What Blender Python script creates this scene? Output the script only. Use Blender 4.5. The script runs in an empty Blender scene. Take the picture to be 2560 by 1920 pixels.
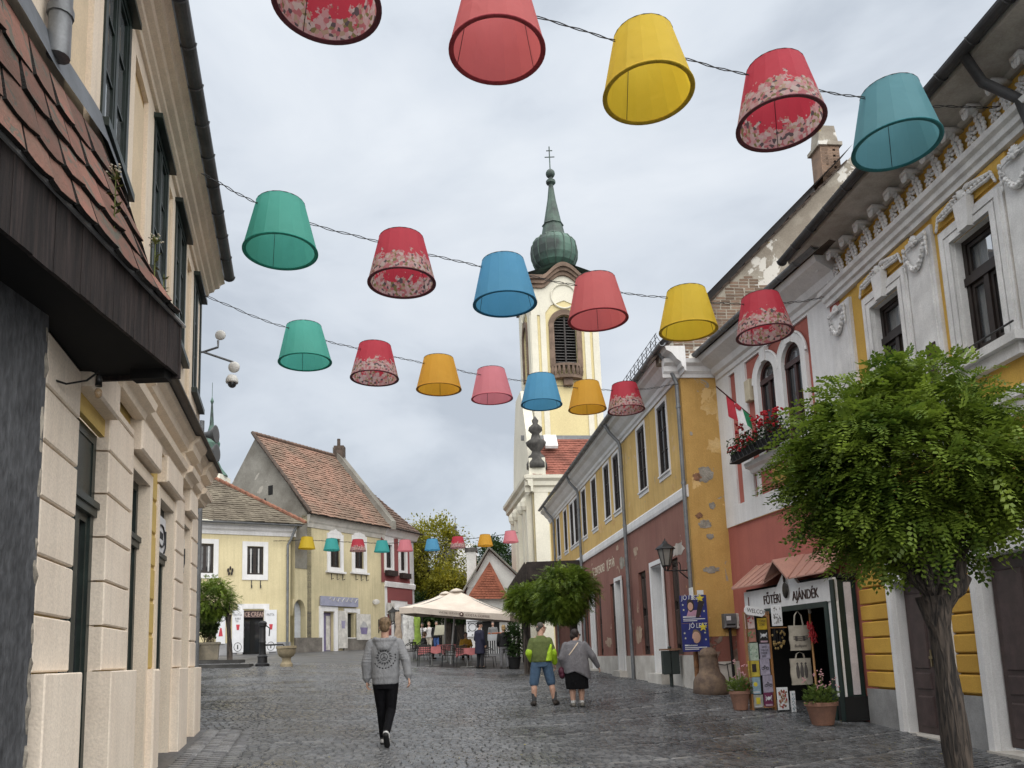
import bpy, bmesh, math, random
import numpy as np
from mathutils import Vector, Matrix
SC = bpy.context.scene
COL = SC.collection
R = math.radians
# ---------------- camera (slightly rolled phone lens with vertical shift, eye 1.5 m) ----------------
F, PITCH, ROLL, PPY, EYE = 2000.0, R(8.5225), R(2.1427), 1337.08, 1.5
cw = Vector((0, math.cos(PITCH), math.sin(PITCH)))
cu0 = Vector((0, -math.sin(PITCH), math.cos(PITCH)))
cr0 = Vector((1, 0, 0))
cu = cu0*math.cos(ROLL) + cr0*math.sin(ROLL)
cr = cr0*math.cos(ROLL) - cu0*math.sin(ROLL)
cam = bpy.data.cameras.new('camera'); camo = bpy.data.objects.new('camera', cam); COL.objects.link(camo)
m = Matrix((cr, cu, -cw)).transposed().to_4x4(); m.translation = (0, 0, EYE)
camo.matrix_world = m
cam.sensor_width = 36; cam.lens = 36*F/2560; cam.shift_y = (PPY-960)/2560; cam.clip_end = 3000; cam.clip_start = 0.05
SC.camera = camo
# ---------------- overcast sky ----------------
W = bpy.data.worlds.new('World'); SC.world = W; W.use_nodes = True
nt = W.node_tree; nt.nodes.clear()
N = nt.nodes.new; Lk = nt.links.new
out = N('ShaderNodeOutputWorld'); bg = N('ShaderNodeBackground')
tc = N('ShaderNodeTexCoord'); mp = N('ShaderNodeMapping'); mp.inputs['Scale'].default_value = (1.1, 1.1, 2.6)
mp.inputs['Rotation'].default_value = (0.15, 0.2, 0.6)
n1 = N('ShaderNodeTexNoise'); n1.inputs['Scale'].default_value = 2.1; n1.inputs['Detail'].default_value = 7; n1.inputs['Roughness'].default_value = .52; n1.inputs['Distortion'].default_value = .35
rp = N('ShaderNodeValToRGB'); rp.color_ramp.elements[0].position = .38; rp.color_ramp.elements[0].color = (.166, .182, .203, 1)
rp.color_ramp.elements[1].position = .66; rp.color_ramp.elements[1].color = (.248, .261, .277, 1)
e = rp.color_ramp.elements.new(.5); e.color = (.214, .230, .250, 1)
sky = N('ShaderNodeTexSky'); sky.sky_type = 'NISHITA'; sky.sun_disc = False; sky.sun_elevation = R(54); sky.sun_rotation = R(158)
ss = N('ShaderNodeMixRGB'); ss.blend_type = 'MULTIPLY'; ss.inputs[0].default_value = 1; ss.inputs[2].default_value = (.07, .07, .07, 1)
mx = N('ShaderNodeMixRGB'); mx.inputs[0].default_value = .05
sp = N('ShaderNodeSeparateXYZ'); gr = N('ShaderNodeMapRange')   # overcast sky: brighter towards the zenith
gr.inputs['From Min'].default_value = 0; gr.inputs['From Max'].default_value = 1; gr.inputs['To Min'].default_value = .88; gr.inputs['To Max'].default_value = 1.12
Lk(tc.outputs['Generated'], mp.inputs[0]); Lk(mp.outputs[0], n1.inputs['Vector']); Lk(n1.outputs['Fac'], rp.inputs[0])
Lk(sky.outputs[0], ss.inputs[1]); Lk(rp.outputs[0], mx.inputs[1]); Lk(ss.outputs[0], mx.inputs[2])
Lk(tc.outputs['Generated'], sp.inputs[0]); Lk(sp.outputs['Z'], gr.inputs['Value'])
Lk(mx.outputs[0], bg.inputs['Color']); Lk(gr.outputs[0], bg.inputs['Strength']); Lk(bg.outputs[0], out.inputs['Surface'])
sun = bpy.data.lights.new('sun', 'SUN'); suno = bpy.data.objects.new('sun', sun); COL.objects.link(suno)
sun.energy = 1.5; sun.angle = R(110); sun.color = (1, .96, .9)
suno.rotation_euler = (R(36), 0, R(22))      # high, behind the camera
SC.view_settings.view_transform = 'Standard'; SC.view_settings.look = 'None'; SC.view_settings.gamma = 1
SC.view_settings.exposure = 1.75; SC.view_settings.use_curve_mapping = False
SC.cycles.max_bounces = 6; SC.cycles.diffuse_bounces = 3; SC.cycles.transparent_max_bounces = 8
random.seed(7); NR = np.random.RandomState(5)
# ---------------- helpers ----------------
EYEP = Vector((0, 0, EYE))
def ray(x, y): return cw*F + cr*(x-1280) - cu*(y-PPY)
def atY(x, y, Y):
    d = ray(x, y); return EYEP + d*(Y/d.y)
def atZ(x, y, z):
    d = ray(x, y); return EYEP + d*((z-EYE)/d.z)
def V(*a): return Vector(a)
class Fr:                                   # a facade: u along it, d out of it, z up
    def __init__(s, o, u, n):
        s.o = Vector((o[0], o[1], 0)); s.u = Vector((u[0], u[1], 0)).normalized()
        s.n = Vector((-s.u.y, s.u.x, 0)); 
        if s.n.dot(Vector((n[0], n[1], 0))) < 0: s.n = -s.n
    def P(s, u, d, z): return s.o + s.u*u + s.n*d + Vector((0, 0, z))
    def uz(s, x, y, d=0.0):
        q = ray(x, y); o = s.o + s.n*d
        p = EYEP + q*(s.n.dot(o-EYEP)/s.n.dot(q))
        return (p-o).dot(s.u), p.z
    def rect(s, x0, y0, x1, y1, d=0.0):     # two opposite corners in the photo -> u0,u1,z0,z1
        a, b = s.uz(x0, y0, d), s.uz(x1, y1, d)
        return min(a[0], b[0]), max(a[0], b[0]), min(a[1], b[1]), max(a[1], b[1])
WORLD = Fr((0, 0), (1, 0), (0, -1))
def ident(u, d, z): return Vector((u, d, z))
MATS = {}
def _n(nt, t): return nt.nodes.new(t)
def M(name, col, rough=.8, var=.12, scale=2.0, bump=.0, bscale=60, col2=None, lo=.4, hi=.65, rnd=0.0, metal=0, spec=.4, fine=.06, patches=None, stretch=None, emit=None, streak=0.0, folds=0.0):
    """procedural material: base colour with large blotches, fine grain, optional flaked patches and per-object tint"""
    if name in MATS: return MATS[name]
    m = bpy.data.materials.new(name); m.use_nodes = True; MATS[name] = m
    nt = m.node_tree; b = nt.nodes['Principled BSDF']; L = nt.links.new
    b.inputs['Roughness'].default_value = rough; b.inputs['Metallic'].default_value = metal; b.inputs['Specular IOR Level'].default_value = spec
    tc = _n(nt, 'ShaderNodeTexCoord'); src = tc.outputs['Object']
    if stretch:
        mp = _n(nt, 'ShaderNodeMapping'); mp.inputs['Scale'].default_value = stretch; L(src, mp.inputs[0]); src = mp.outputs[0]
    c = col; c2 = col2 or tuple(max(0, x*(1-var*2.2)) for x in col)
    nz = _n(nt, 'ShaderNodeTexNoise'); nz.inputs['Scale'].default_value = scale; nz.inputs['Detail'].default_value = 6; nz.inputs['Roughness'].default_value = .62
    L(src, nz.inputs['Vector'])
    r = _n(nt, 'ShaderNodeValToRGB'); r.color_ramp.elements[0].position = lo; r.color_ramp.elements[1].position = hi
    r.color_ramp.elements[0].color = (*c2, 1); r.color_ramp.elements[1].color = (*c, 1)
    L(nz.outputs['Fac'], r.inputs[0]); cur = r.outputs[0]
    nf = _n(nt, 'ShaderNodeTexNoise'); nf.inputs['Scale'].default_value = bscale; nf.inputs['Detail'].default_value = 4
    L(src, nf.inputs['Vector'])
    if fine:
        mr = _n(nt, 'ShaderNodeMapRange'); mr.inputs['From Min'].default_value = .3; mr.inputs['From Max'].default_value = .7
        mr.inputs['To Min'].default_value = 1-fine*1.6; mr.inputs['To Max'].default_value = 1+fine*1.6
        L(nf.outputs['Fac'], mr.inputs['Value'])
        mu = _n(nt, 'ShaderNodeMixRGB'); mu.blend_type = 'MULTIPLY'; mu.inputs[0].default_value = 1
        L(cur, mu.inputs[1]); L(mr.outputs[0], mu.inputs[2]); cur = mu.outputs[0]
    if streak:                                   # rain streaks running down
        ms_ = _n(nt, 'ShaderNodeMapping'); ms_.inputs['Scale'].default_value = (5, 5, .22); L(tc.outputs['Object'], ms_.inputs[0])
        ns_ = _n(nt, 'ShaderNodeTexNoise'); ns_.inputs['Scale'].default_value = 1.4; ns_.inputs['Detail'].default_value = 6; ns_.inputs['Roughness'].default_value = .65; L(ms_.outputs[0], ns_.inputs['Vector'])
        rs_ = _n(nt, 'ShaderNodeMapRange'); rs_.inputs['From Min'].default_value = .34; rs_.inputs['From Max'].default_value = .56; rs_.inputs['To Min'].default_value = 1-streak*1.6; rs_.inputs['To Max'].default_value = 1.0; L(ns_.outputs['Fac'], rs_.inputs['Value'])
        mu3 = _n(nt, 'ShaderNodeMixRGB'); mu3.blend_type = 'MULTIPLY'; mu3.inputs[0].default_value = 1; L(cur, mu3.inputs[1]); L(rs_.outputs[0], mu3.inputs[2]); cur = mu3.outputs[0]
    hgt = nf.outputs['Fac']
    if patches:                              # list of (colour, noise scale, threshold, seed offset)
        for (pc, ps, th, off) in patches:
            mp2 = _n(nt, 'ShaderNodeMapping'); mp2.inputs['Location'].default_value = (off, off*.7, -off); L(tc.outputs['Object'], mp2.inputs[0])
            pn = _n(nt, 'ShaderNodeTexNoise'); pn.inputs['Scale'].default_value = ps; pn.inputs['Detail'].default_value = 8; pn.inputs['Roughness'].default_value = .55; pn.inputs['Distortion'].default_value = .6
            L(mp2.outputs[0], pn.inputs['Vector'])
            pr = _n(nt, 'ShaderNodeValToRGB'); pr.color_ramp.elements[0].position = th; pr.color_ramp.elements[1].position = th+.015
            L(pn.outputs['Fac'], pr.inputs[0])
            pm = _n(nt, 'ShaderNodeMixRGB'); L(pr.outputs[0], pm.inputs[0]); L(cur, pm.inputs[1]); pm.inputs[2].default_value = (*pc, 1); cur = pm.outputs[0]
            sb = _n(nt, 'ShaderNodeMath'); sb.operation = 'SUBTRACT'; L(hgt, sb.inputs[0]); L(pr.outputs[0], sb.inputs[1]); hgt = sb.outputs[0]
    if rnd:
        oi = _n(nt, 'ShaderNodeObjectInfo'); hs = _n(nt, 'ShaderNodeHueSaturation')
        m2 = _n(nt, 'ShaderNodeMapRange'); m2.inputs['To Min'].default_value = 1-rnd; m2.inputs['To Max'].default_value = 1+rnd
        L(oi.outputs['Random'], m2.inputs['Value']); L(m2.outputs[0], hs.inputs['Value']); L(cur, hs.inputs['Color']); cur = hs.outputs[0]
    L(cur, b.inputs['Base Color'])
    if bump:
        bp = _n(nt, 'ShaderNodeBump'); bp.inputs['Strength'].default_value = bump; bp.inputs['Distance'].default_value = .02
        L(hgt, bp.inputs['Height']); L(bp.outputs[0], b.inputs['Normal'])
        if folds:                                # broad cloth folds under the weave
            mf = _n(nt, 'ShaderNodeMapping'); mf.inputs['Scale'].default_value = (1, 1, .55); mf.inputs['Rotation'].default_value = (.3, .5, .2); L(tc.outputs['Object'], mf.inputs[0])
            ff = _n(nt, 'ShaderNodeTexNoise'); ff.inputs['Scale'].default_value = 9; ff.inputs['Detail'].default_value = 2; ff.inputs['Distortion'].default_value = 1.6; L(mf.outputs[0], ff.inputs['Vector'])
            b2 = _n(nt, 'ShaderNodeBump'); b2.inputs['Strength'].default_value = folds; b2.inputs['Distance'].default_value = .06; L(ff.outputs['Fac'], b2.inputs['Height']); L(b2.outputs[0], bp.inputs['Normal'])
    if emit: b.inputs['Emission Color'].default_value = (*emit[0], 1); b.inputs['Emission Strength'].default_value = emit[1]
    return m
def rootloc(o):
    while o is not None and o.parent is not None: o = o.parent
    return o.location.copy() if o is not None else Vector((0, 0, 0))
def tag(o, label=None, cat=None, group=None, kind=None):
    if label: o['label'] = label
    if cat: o['category'] = cat
    if group: o['group'] = group
    if kind: o['kind'] = kind
    return o
def thing(name, label, cat, loc=(0, 0, 0), rz=0, group=None):
    o = bpy.data.objects.new(name, None); COL.objects.link(o); o.location = loc; o.rotation_euler = (0, 0, rz); o.empty_display_size = .2
    return tag(o, label, cat, group)
def link(name, me, parent=None):
    o = bpy.data.objects.new(name, me); COL.objects.link(o)
    if parent is not None: o.parent = parent
    return o
class MB:
    def __init__(s): s.v = []; s.f = []
    def add(s, vs, fs):
        b = len(s.v); s.v.extend([Vector(q) for q in vs]); s.f.extend([tuple(i+b for i in f) for f in fs]); return s
    def box(s, u0, u1, d0, d1, z0, z1, P=ident):
        q = [P(u, d, z) for z in (z0, z1) for d in (d0, d1) for u in (u0, u1)]
        return s.add(q, [(0, 1, 3, 2), (4, 6, 7, 5), (0, 4, 5, 1), (2, 3, 7, 6), (0, 2, 6, 4), (1, 5, 7, 3)])
    def bev(s, u0, u1, d0, d1, z0, z1, b, P=ident):   # box whose front (d1) face is chamfered
        q = [P(u0, d0, z0), P(u1, d0, z0), P(u1, d0, z1), P(u0, d0, z1), P(u0, d1-b, z0), P(u1, d1-b, z0), P(u1, d1-b, z1), P(u0, d1-b, z1),
             P(u0+b, d1, z0+b), P(u1-b, d1, z0+b), P(u1-b, d1, z1-b), P(u0+b, d1, z1-b)]
        fs = [(0, 1, 2, 3), (8, 9, 10, 11)]
        for i in range(4):
            j = (i+1) % 4; fs += [(i, j, 4+j, 4+i), (4+i, 4+j, 8+j, 8+i)]
        return s.add(q, fs)
    def quad(s, *p): return s.add(p, [tuple(range(len(p)))])
    def prism(s, poly, d0, d1, P=ident):          # poly of (u,z)
        n = len(poly); q = [P(u, d0, z) for u, z in poly] + [P(u, d1, z) for u, z in poly]
        return s.add(q, [tuple(range(n)), tuple(range(2*n-1, n-1, -1))] + [(i, (i+1) % n, n+(i+1) % n, n+i) for i in range(n)])
    def run(s, prof, u0, u1, P=ident, m0=0.0, m1=0.0):   # moulding: profile of (d,z) run along u, mitre m*d at the ends
        n = len(prof); q = [P(u0+m0*d, d, z) for d, z in prof] + [P(u1+m1*d, d, z) for d, z in prof]
        return s.add(q, [tuple(range(n)), tuple(range(2*n-1, n-1, -1))] + [(i, (i+1) % n, n+(i+1) % n, n+i) for i in range(n)])
    def tube(s, pts, r, n=8, r1=None, cap=True, sq=1.0):
        pts = [Vector(p) for p in pts]; k = len(pts)
        rs = r if isinstance(r, (list, tuple)) else [r + ((r1 if r1 is not None else r)-r)*i/max(1, k-1) for i in range(k)]
        b = len(s.v); up = None
        for i, p in enumerate(pts):
            t = (pts[min(i+1, k-1)]-pts[max(i-1, 0)]).normalized()
            if up is None:
                a = Vector((0, 0, 1)) if abs(t.z) < .9 else Vector((1, 0, 0)); up = t.cross(a).normalized()
            up = (up - t*up.dot(t))
            if up.length < 1e-5: up = t.orthogonal()
            up.normalize(); w = t.cross(up)
            for j in range(n):
                a = 2*math.pi*j/n; s.v.append(p + up*(math.cos(a)*rs[i]) + w*(math.sin(a)*rs[i]*sq))
        for i in range(k-1):
            for j in range(n):
                s.f.append((b+i*n+j, b+i*n+(j+1) % n, b+(i+1)*n+(j+1) % n, b+(i+1)*n+j))
        if cap: s.f.append(tuple(b+j for j in range(n))); s.f.append(tuple(b+(k-1)*n+j for j in reversed(range(n))))
        return s
    def lathe(s, prof, c, n=24, P=None, sx=1.0, sy=1.0, rot=0.0):   # prof (r,z) about the vertical through c
        c = Vector(c); b = len(s.v); k = len(prof)
        for r, z in prof:
            for j in range(n):
                a = 2*math.pi*j/n+rot; s.v.append(c+Vector((math.cos(a)*r*sx, math.sin(a)*r*sy, z)))
        for i in range(k-1):
            for j in range(n): s.f.append((b+i*n+j, b+i*n+(j+1) % n, b+(i+1)*n+(j+1) % n, b+(i+1)*n+j))
        if prof[0][0] > 1e-4: s.f.append(tuple(b+j for j in reversed(range(n))))
        if prof[-1][0] > 1e-4: s.f.append(tuple(b+(k-1)*n+j for j in range(n)))
        return s
    def ell(s, c, rx, ry=None, rz=None, n=10, k=6, M3=None):
        ry = ry or rx; rz = rz or rx; c = Vector(c); b = len(s.v)
        for i in range(k+1):
            th = math.pi*i/k
            for j in range(n):
                a = 2*math.pi*j/n; q = Vector((rx*math.sin(th)*math.cos(a), ry*math.sin(th)*math.sin(a), rz*math.cos(th)))
                if M3 is not None: q = M3 @ q
                s.v.append(c+q)
        for i in range(k):
            for j in range(n): s.f.append((b+i*n+j, b+i*n+(j+1) % n, b+(i+1)*n+(j+1) % n, b+(i+1)*n+j))
        return s
    def mesh(s, name, loc=Vector((0, 0, 0))):
        me = bpy.data.meshes.new(name); me.from_pydata([tuple(q-loc) for q in s.v], [], s.f); me.update(); return me
    def build(s, name, mat, parent=None, smooth=False, loc=None, bevel=0, label=None, auto=None):
        l = Vector(loc) if loc is not None else rootloc(parent)
        me = s.mesh(name, l); me.materials.append(mat)
        if smooth:
            me.polygons.foreach_set('use_smooth', [True]*len(me.polygons))
            if auto:
                try: me.set_sharp_from_angle(angle=R(auto))
                except Exception: pass
        o = link(name, me, parent)
        if loc is not None: o.location = l
        if bevel:
            b = o.modifiers.new('bevel', 'BEVEL'); b.width = bevel; b.segments = 2; b.limit_method = 'ANGLE'
        if label: o['label'] = label
        return o
def wall(u0, u1, z0, z1, holes, P, d=0.0, reveal=.25, top=None):
    """wall sheet with rectangular openings and their reveals; holes are (u0,u1,z0,z1)"""
    b = MB(); us = sorted(set([u0, u1]+[x for h in holes for x in h[:2] if u0 < x < u1])); zs = sorted(set([z0, z1]+[x for h in holes for x in h[2:4] if z0 < x < z1]))
    for i in range(len(us)-1):
        for j in range(len(zs)-1):
            um, zm = (us[i]+us[i+1])/2, (zs[j]+zs[j+1])/2
            if any(h[0] < um < h[1] and h[2] < zm < h[3] for h in holes): continue
            b.quad(P(us[i], d, zs[j]), P(us[i+1], d, zs[j]), P(us[i+1], d, zs[j+1]), P(us[i], d, zs[j+1]))
    for h in holes:
        a, c, e, g = max(h[0], u0), min(h[1], u1), max(h[2], z0), min(h[3], z1); rv = h[4] if len(h) > 4 else reveal
        b.quad(P(a, d, e), P(a, d-rv, e), P(a, d-rv, g), P(a, d, g)); b.quad(P(c, d, e), P(c, d-rv, e), P(c, d-rv, g), P(c, d, g))
        if g < z1 or h[3] <= z1: b.quad(P(a, d, g), P(a, d-rv, g), P(c, d-rv, g), P(c, d, g))
        if h[2] >= z0: b.quad(P(a, d, e), P(a, d-rv, e), P(c, d-rv, e), P(c, d, e))
    b.quad(P(u0, d, z0), P(u0, d-.45, z0), P(u0, d-.45, z1), P(u0, d, z1)); b.quad(P(u1, d, z0), P(u1, d-.45, z0), P(u1, d-.45, z1), P(u1, d, z1))
    for i in range(len(us)-1):
        um = (us[i]+us[i+1])/2
        if not any(h[0] < um < h[1] and h[3] >= z1-1e-6 for h in holes): b.quad(P(us[i], d, z1), P(us[i], d-.45, z1), P(us[i+1], d-.45, z1), P(us[i+1], d, z1))
    return b
def frame_ring(b, u0, u1, z0, z1, t, d0, d1, P, tb=None):
    tb = t if tb is None else tb
    b.box(u0, u0+t, d0, d1, z0, z1, P); b.box(u1-t, u1, d0, d1, z0, z1, P)
    b.box(u0+t, u1-t, d0, d1, z1-t, z1, P)
    if tb > 0: b.box(u0+t, u1-t, d0, d1, z0, z0+tb, P)
    return b
def copy_tree(o, parent=None):
    c = o.copy(); COL.objects.link(c); c.parent = parent
    for ch in list(o.children): copy_tree(ch, c)
    return c
def txt(s, size, o, right, up, mat, parent, name='lettering', ext=.004, align='LEFT', sx=1.0, shear=0, space=1.0, width=None):
    cu_ = bpy.data.curves.new(name, 'FONT'); cu_.body = s; cu_.size = size; cu_.extrude = ext; cu_.align_x = align; cu_.shear = shear; cu_.space_character = space; cu_.resolution_u = 3
    ob = bpy.data.objects.new('tmp', cu_); COL.objects.link(ob)
    bpy.context.view_layer.update()
    me = bpy.data.meshes.new_from_object(ob.evaluated_get(bpy.context.evaluated_depsgraph_get())); bpy.data.objects.remove(ob)
    right = Vector(right).normalized(); up = Vector(up).normalized(); nn = right.cross(up); o = Vector(o); l = rootloc(parent)
    if width:
        xs_ = [v.co.x for v in me.vertices]; sx = width/(max(xs_)-min(xs_))
    for v in me.vertices: v.co = o + right*(v.co.x*sx) + up*v.co.y + nn*v.co.z - l
    me.materials.clear(); me.materials.append(mat); me.name = name
    return link(name, me, parent)
def tilted_tiles(b, A, B, C, D, nw, nh, rnd=.01, thick=.025, lift=.03, skip=.0, rs=None):
    """individual roof tiles on the quad A(lower left) B(lower right) C(upper right) D(upper left)"""
    rs = rs or random
    A, B, C, D = map(Vector, (A, B, C, D)); nn = (B-A).cross(D-A).normalized()
    if nn.z < 0: nn = -nn
    for j in range(nh):
        for i in range(-1 if j % 2 else 0, nw):
            if rs.random() < skip: continue
            off = .5 if j % 2 else 0
            s0, s1 = max(0, (i+off+.03)/nw), min(1, (i+off+.97)/nw)
            if s1 <= s0: continue
            t0, t1 = j/nh - .25/nh, (j+1)/nh
            def pt(s_, t_): 
                lo = A.lerp(B, s_); hi = D.lerp(C, s_); return lo.lerp(hi, t_)
            h = lift + rs.uniform(-rnd, rnd); e = rs.uniform(-.08, .08)/nh
            a, c_, d_, f_ = pt(s0, t0+e)+nn*h, pt(s1, t0+e)+nn*(h+rs.uniform(-rnd, rnd)*.5), pt(s1, t1)+nn*.004, pt(s0, t1)+nn*.004
            b.add([a, c_, d_, f_, a-nn*thick, c_-nn*thick], [(0, 1, 2, 3), (0, 4, 5, 1), (0, 3, 4), (1, 5, 2)])
    return b
# ---------------- ground ----------------
GB = [(4.4, 19, 18, 0.191), (-1, 31.5, 50, -0.188), (-8.5, 29, 50, 0.177), (0, 4, 32, 0.071), (-5, 11.5, 18, -0.052), (1, 16.5, 32, -0.132)]
def gz(x, y):
    x = min(max(x, -20), 9); y = min(max(y, -2), 52)
    return -.16381 - .04628*x + .04119*y - .00093*x*x - .00002*x*y - .00005*y*y + sum(h*math.exp(-((x-a)**2+(y-b)**2)/s) for a, b, s, h in GB)
def G(x, y, dz=0): return V(x, y, gz(x, y)+dz)
def onG(px, py):                             # pixel -> point on the paving
    d = ray(px, py); lo, hi = 2.0, 120.0
    for _ in range(50):
        t = (lo+hi)/2; p = EYEP + d*(t/d.y)
        if p.z > gz(p.x, p.y): lo = t
        else: hi = t
    return EYEP + d*(lo/d.y)
R1 = Fr((4.3, 19), (-.105, 1), (-1, 0)); R2p = Fr((6.2, 14), (-.2, 1), (-1, 0)); R2o = Fr((6.2, 14), (.09, -1), (-1, 0))
LF = Fr((-5.31, 13.5), (.255, -1), (1, 0))
RE = Fr((4.3, 19), (1, .105), (0, -1))       # end wall of the ochre house, facing the camera
def stone_mat(name, c1, c2, rough=.42, bumps=.25, joints=False):
    m = bpy.data.materials.new(name); m.use_nodes = True; nt = m.node_tree; b = nt.nodes['Principled BSDF']; L = nt.links.new
    g = _n(nt, 'ShaderNodeNewGeometry'); oi = _n(nt, 'ShaderNodeObjectInfo'); ad = _n(nt, 'ShaderNodeMath'); ad.operation = 'ADD'; fr = _n(nt, 'ShaderNodeMath'); fr.operation = 'FRACT'
    L(g.outputs['Random Per Island'], ad.inputs[0]); L(oi.outputs['Random'], ad.inputs[1]); L(ad.outputs[0], fr.inputs[0])
    nz = _n(nt, 'ShaderNodeTexNoise'); nz.inputs['Scale'].default_value = .55; nz.inputs['Detail'].default_value = 5; L(g.outputs['Position'], nz.inputs['Vector'])
    nf = _n(nt, 'ShaderNodeTexNoise'); nf.inputs['Scale'].default_value = 45; nf.inputs['Detail'].default_value = 4; L(g.outputs['Position'], nf.inputs['Vector'])
    mix = _n(nt, 'ShaderNodeMixRGB'); mix.inputs[1].default_value = (*c1, 1); mix.inputs[2].default_value = (*c2, 1); L(fr.outputs[0], mix.inputs[0])
    cur = mix.outputs[0]
    if joints:
        vo = _n(nt, 'ShaderNodeTexVoronoi'); vo.feature = 'DISTANCE_TO_EDGE'; vo.inputs['Scale'].default_value = 8; L(g.outputs['Position'], vo.inputs['Vector'])
        vr = _n(nt, 'ShaderNodeValToRGB'); vr.color_ramp.elements[0].color = (*c1, 1); vr.color_ramp.elements[1].color = (*c2, 1); vr.color_ramp.elements[1].position = .12; L(vo.outputs['Distance'], vr.inputs[0]); cur = vr.outputs[0]
    mr = _n(nt, 'ShaderNodeMapRange'); mr.inputs['From Min'].default_value = .3; mr.inputs['From Max'].default_value = .7; mr.inputs['To Min'].default_value = .6; mr.inputs['To Max'].default_value = 1.4; L(nz.outputs['Fac'], mr.inputs['Value'])
    mu = _n(nt, 'ShaderNodeMixRGB'); mu.blend_type = 'MULTIPLY'; mu.inputs[0].default_value = 1; L(cur, mu.inputs[1]); L(mr.outputs[0], mu.inputs[2])
    m2 = _n(nt, 'ShaderNodeMapRange'); m2.inputs['From Min'].default_value = .3; m2.inputs['From Max'].default_value = .7; m2.inputs['To Min'].default_value = .75; m2.inputs['To Max'].default_value = 1.25; L(nf.outputs['Fac'], m2.inputs['Value'])
    mu2 = _n(nt, 'ShaderNodeMixRGB'); mu2.blend_type = 'MULTIPLY'; mu2.inputs[0].default_value = 1; L(mu.outputs[0], mu2.inputs[1]); L(m2.outputs[0], mu2.inputs[2])
    L(mu2.outputs[0], b.inputs['Base Color'])
    rr = _n(nt, 'ShaderNodeMapRange'); rr.inputs['From Min'].default_value = .35; rr.inputs['From Max'].default_value = .65; rr.inputs['To Min'].default_value = rough-.14; rr.inputs['To Max'].default_value = rough+.16; L(nz.outputs['Fac'], rr.inputs['Value']); L(rr.outputs[0], b.inputs['Roughness'])
    bp = _n(nt, 'ShaderNodeBump'); bp.inputs['Strength'].default_value = bumps; bp.inputs['Distance'].default_value = .01; L(nf.outputs['Fac'], bp.inputs['Height']); L(bp.outputs[0], b.inputs['Normal'])
    return m
SETT = stone_mat('wet basalt setts', (.046, .048, .052), (.118, .121, .126), .29, .16)
BAND = stone_mat('pale band stones', (.085, .085, .087), (.165, .162, .158), .38)
JOINT = stone_mat('paving bed', (.05, .05, .05), (.085, .085, .088), .5, .3, joints=True)
xs = [-300, -120, -60, -40, -30] + list(np.arange(-24, 14.1, 1.0)) + [20, 30, 60, 120, 300]
ys = [-60, -20, -8] + list(np.arange(-4, 56.1, 1.0)) + [70, 100, 160, 260, 400]
gb = MB(); gb.v = [V(x, y, gz(x, y)-.012) for y in ys for x in xs]; nx = len(xs)
gb.f = [(j*nx+i, j*nx+i+1, (j+1)*nx+i+1, (j+1)*nx+i) for j in range(len(ys)-1) for i in range(nx-1)]
pav = gb.build('pavement', JOINT, smooth=True); tag(pav, kind='structure')
pav['label'] = 'wet grey cobbled paving of the sloping square'
def kx(x):
    s = min(1, max(0, (x+1.5)/5.0)); return .22 + .5*s*s*(3-2*s)
KT = [0.0]; 
for i in range(1, 601): KT.append(KT[-1] + kx(-30+(i-.5)*.1)*.1)
K0 = KT[300]
def K(x):
    q = (min(max(x, -29.9), 29.8)+30)*10; i = int(q); return KT[i] + (KT[i+1]-KT[i])*(q-i) - K0
def lx(y): return -5.31 + .255*(13.5-y) + .35 if y < 13.1 else -40
def rx(y):
    if y < 14: return 6.2 + .09*(14-y) - .02
    if y < 18.9: return 6.2 - .2*(y-14) - .02
    return 4.3 - .105*(y-19) - .05
def sett_geo(x, y, l, w, ang, h=.012, sk=0):
    ca, sa = math.cos(ang), math.sin(ang); o = []
    for k, (dl, dw, dz) in enumerate(((-.5, -.5, -.02), (.5, -.5, -.02), (.5, .5, -.02), (-.5, .5, -.02), (-.39, -.37, h), (.39, -.37, h), (.39, .37, h), (-.39, .37, h))):
        a, b = dl*l*random.uniform(.94, 1.04), dw*w*random.uniform(.92, 1.05)
        px_, py_ = x+a*ca-b*sa, y+a*sa+b*ca
        o.append(V(px_, py_, gz(px_, py_)+dz+random.uniform(-.003, .003)*(k > 3)))
    return o
SF = [(4, 5, 6, 7), (0, 1, 5, 4), (1, 2, 6, 5), (2, 3, 7, 6), (3, 0, 4, 7)]
cand = []; bandc = []
t = 2.0; row = 0
while t < 34:
    isb = row % 13 == (row//13*5) % 3; wd = .14 if isb else random.uniform(.102, .12)
    x = -16.0
    while x < 7.6:
        l = random.uniform(.26, .42) if isb else random.uniform(.10, .155)
        xm = x + l/2; y = t + K(xm) + random.uniform(-.006, .006); ang = math.atan(kx(xm)); x += l*math.cos(ang)
        if y < 6.0 or y > 31 or xm < lx(y)+.50*(y < 13.1) or xm > rx(y) or abs(xm) > .72*y+.6: continue
        if isb and random.random() < .12: continue
        (bandc if isb else cand).append((xm, y, l*.91, wd*.89, ang))
    t += wd; row += 1
def inframe(x, y): 
    v = V(x, y, gz(x, y))-EYEP; z = v.dot(cw); px_ = 1280+F*v.dot(cr)/z; py_ = PPY-F*v.dot(cu)/z
    return 5 < px_ < 2555 and py_ < 1915
cand.sort(key=lambda c: c[1]); near = [c for c in cand if inframe(c[0], c[1])][:240]; ns = set(near)
sb = MB()
for c in cand:
    if c in ns: continue
    sb.add(sett_geo(*c), SF)
tag(sb.build('setts', SETT, pav), kind='stuff')
bb = MB()
for c in bandc: bb.add(sett_geo(*c, h=.009), SF)
tag(bb.build('band_stones', BAND, pav), kind='stuff')
svar = []
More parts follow.
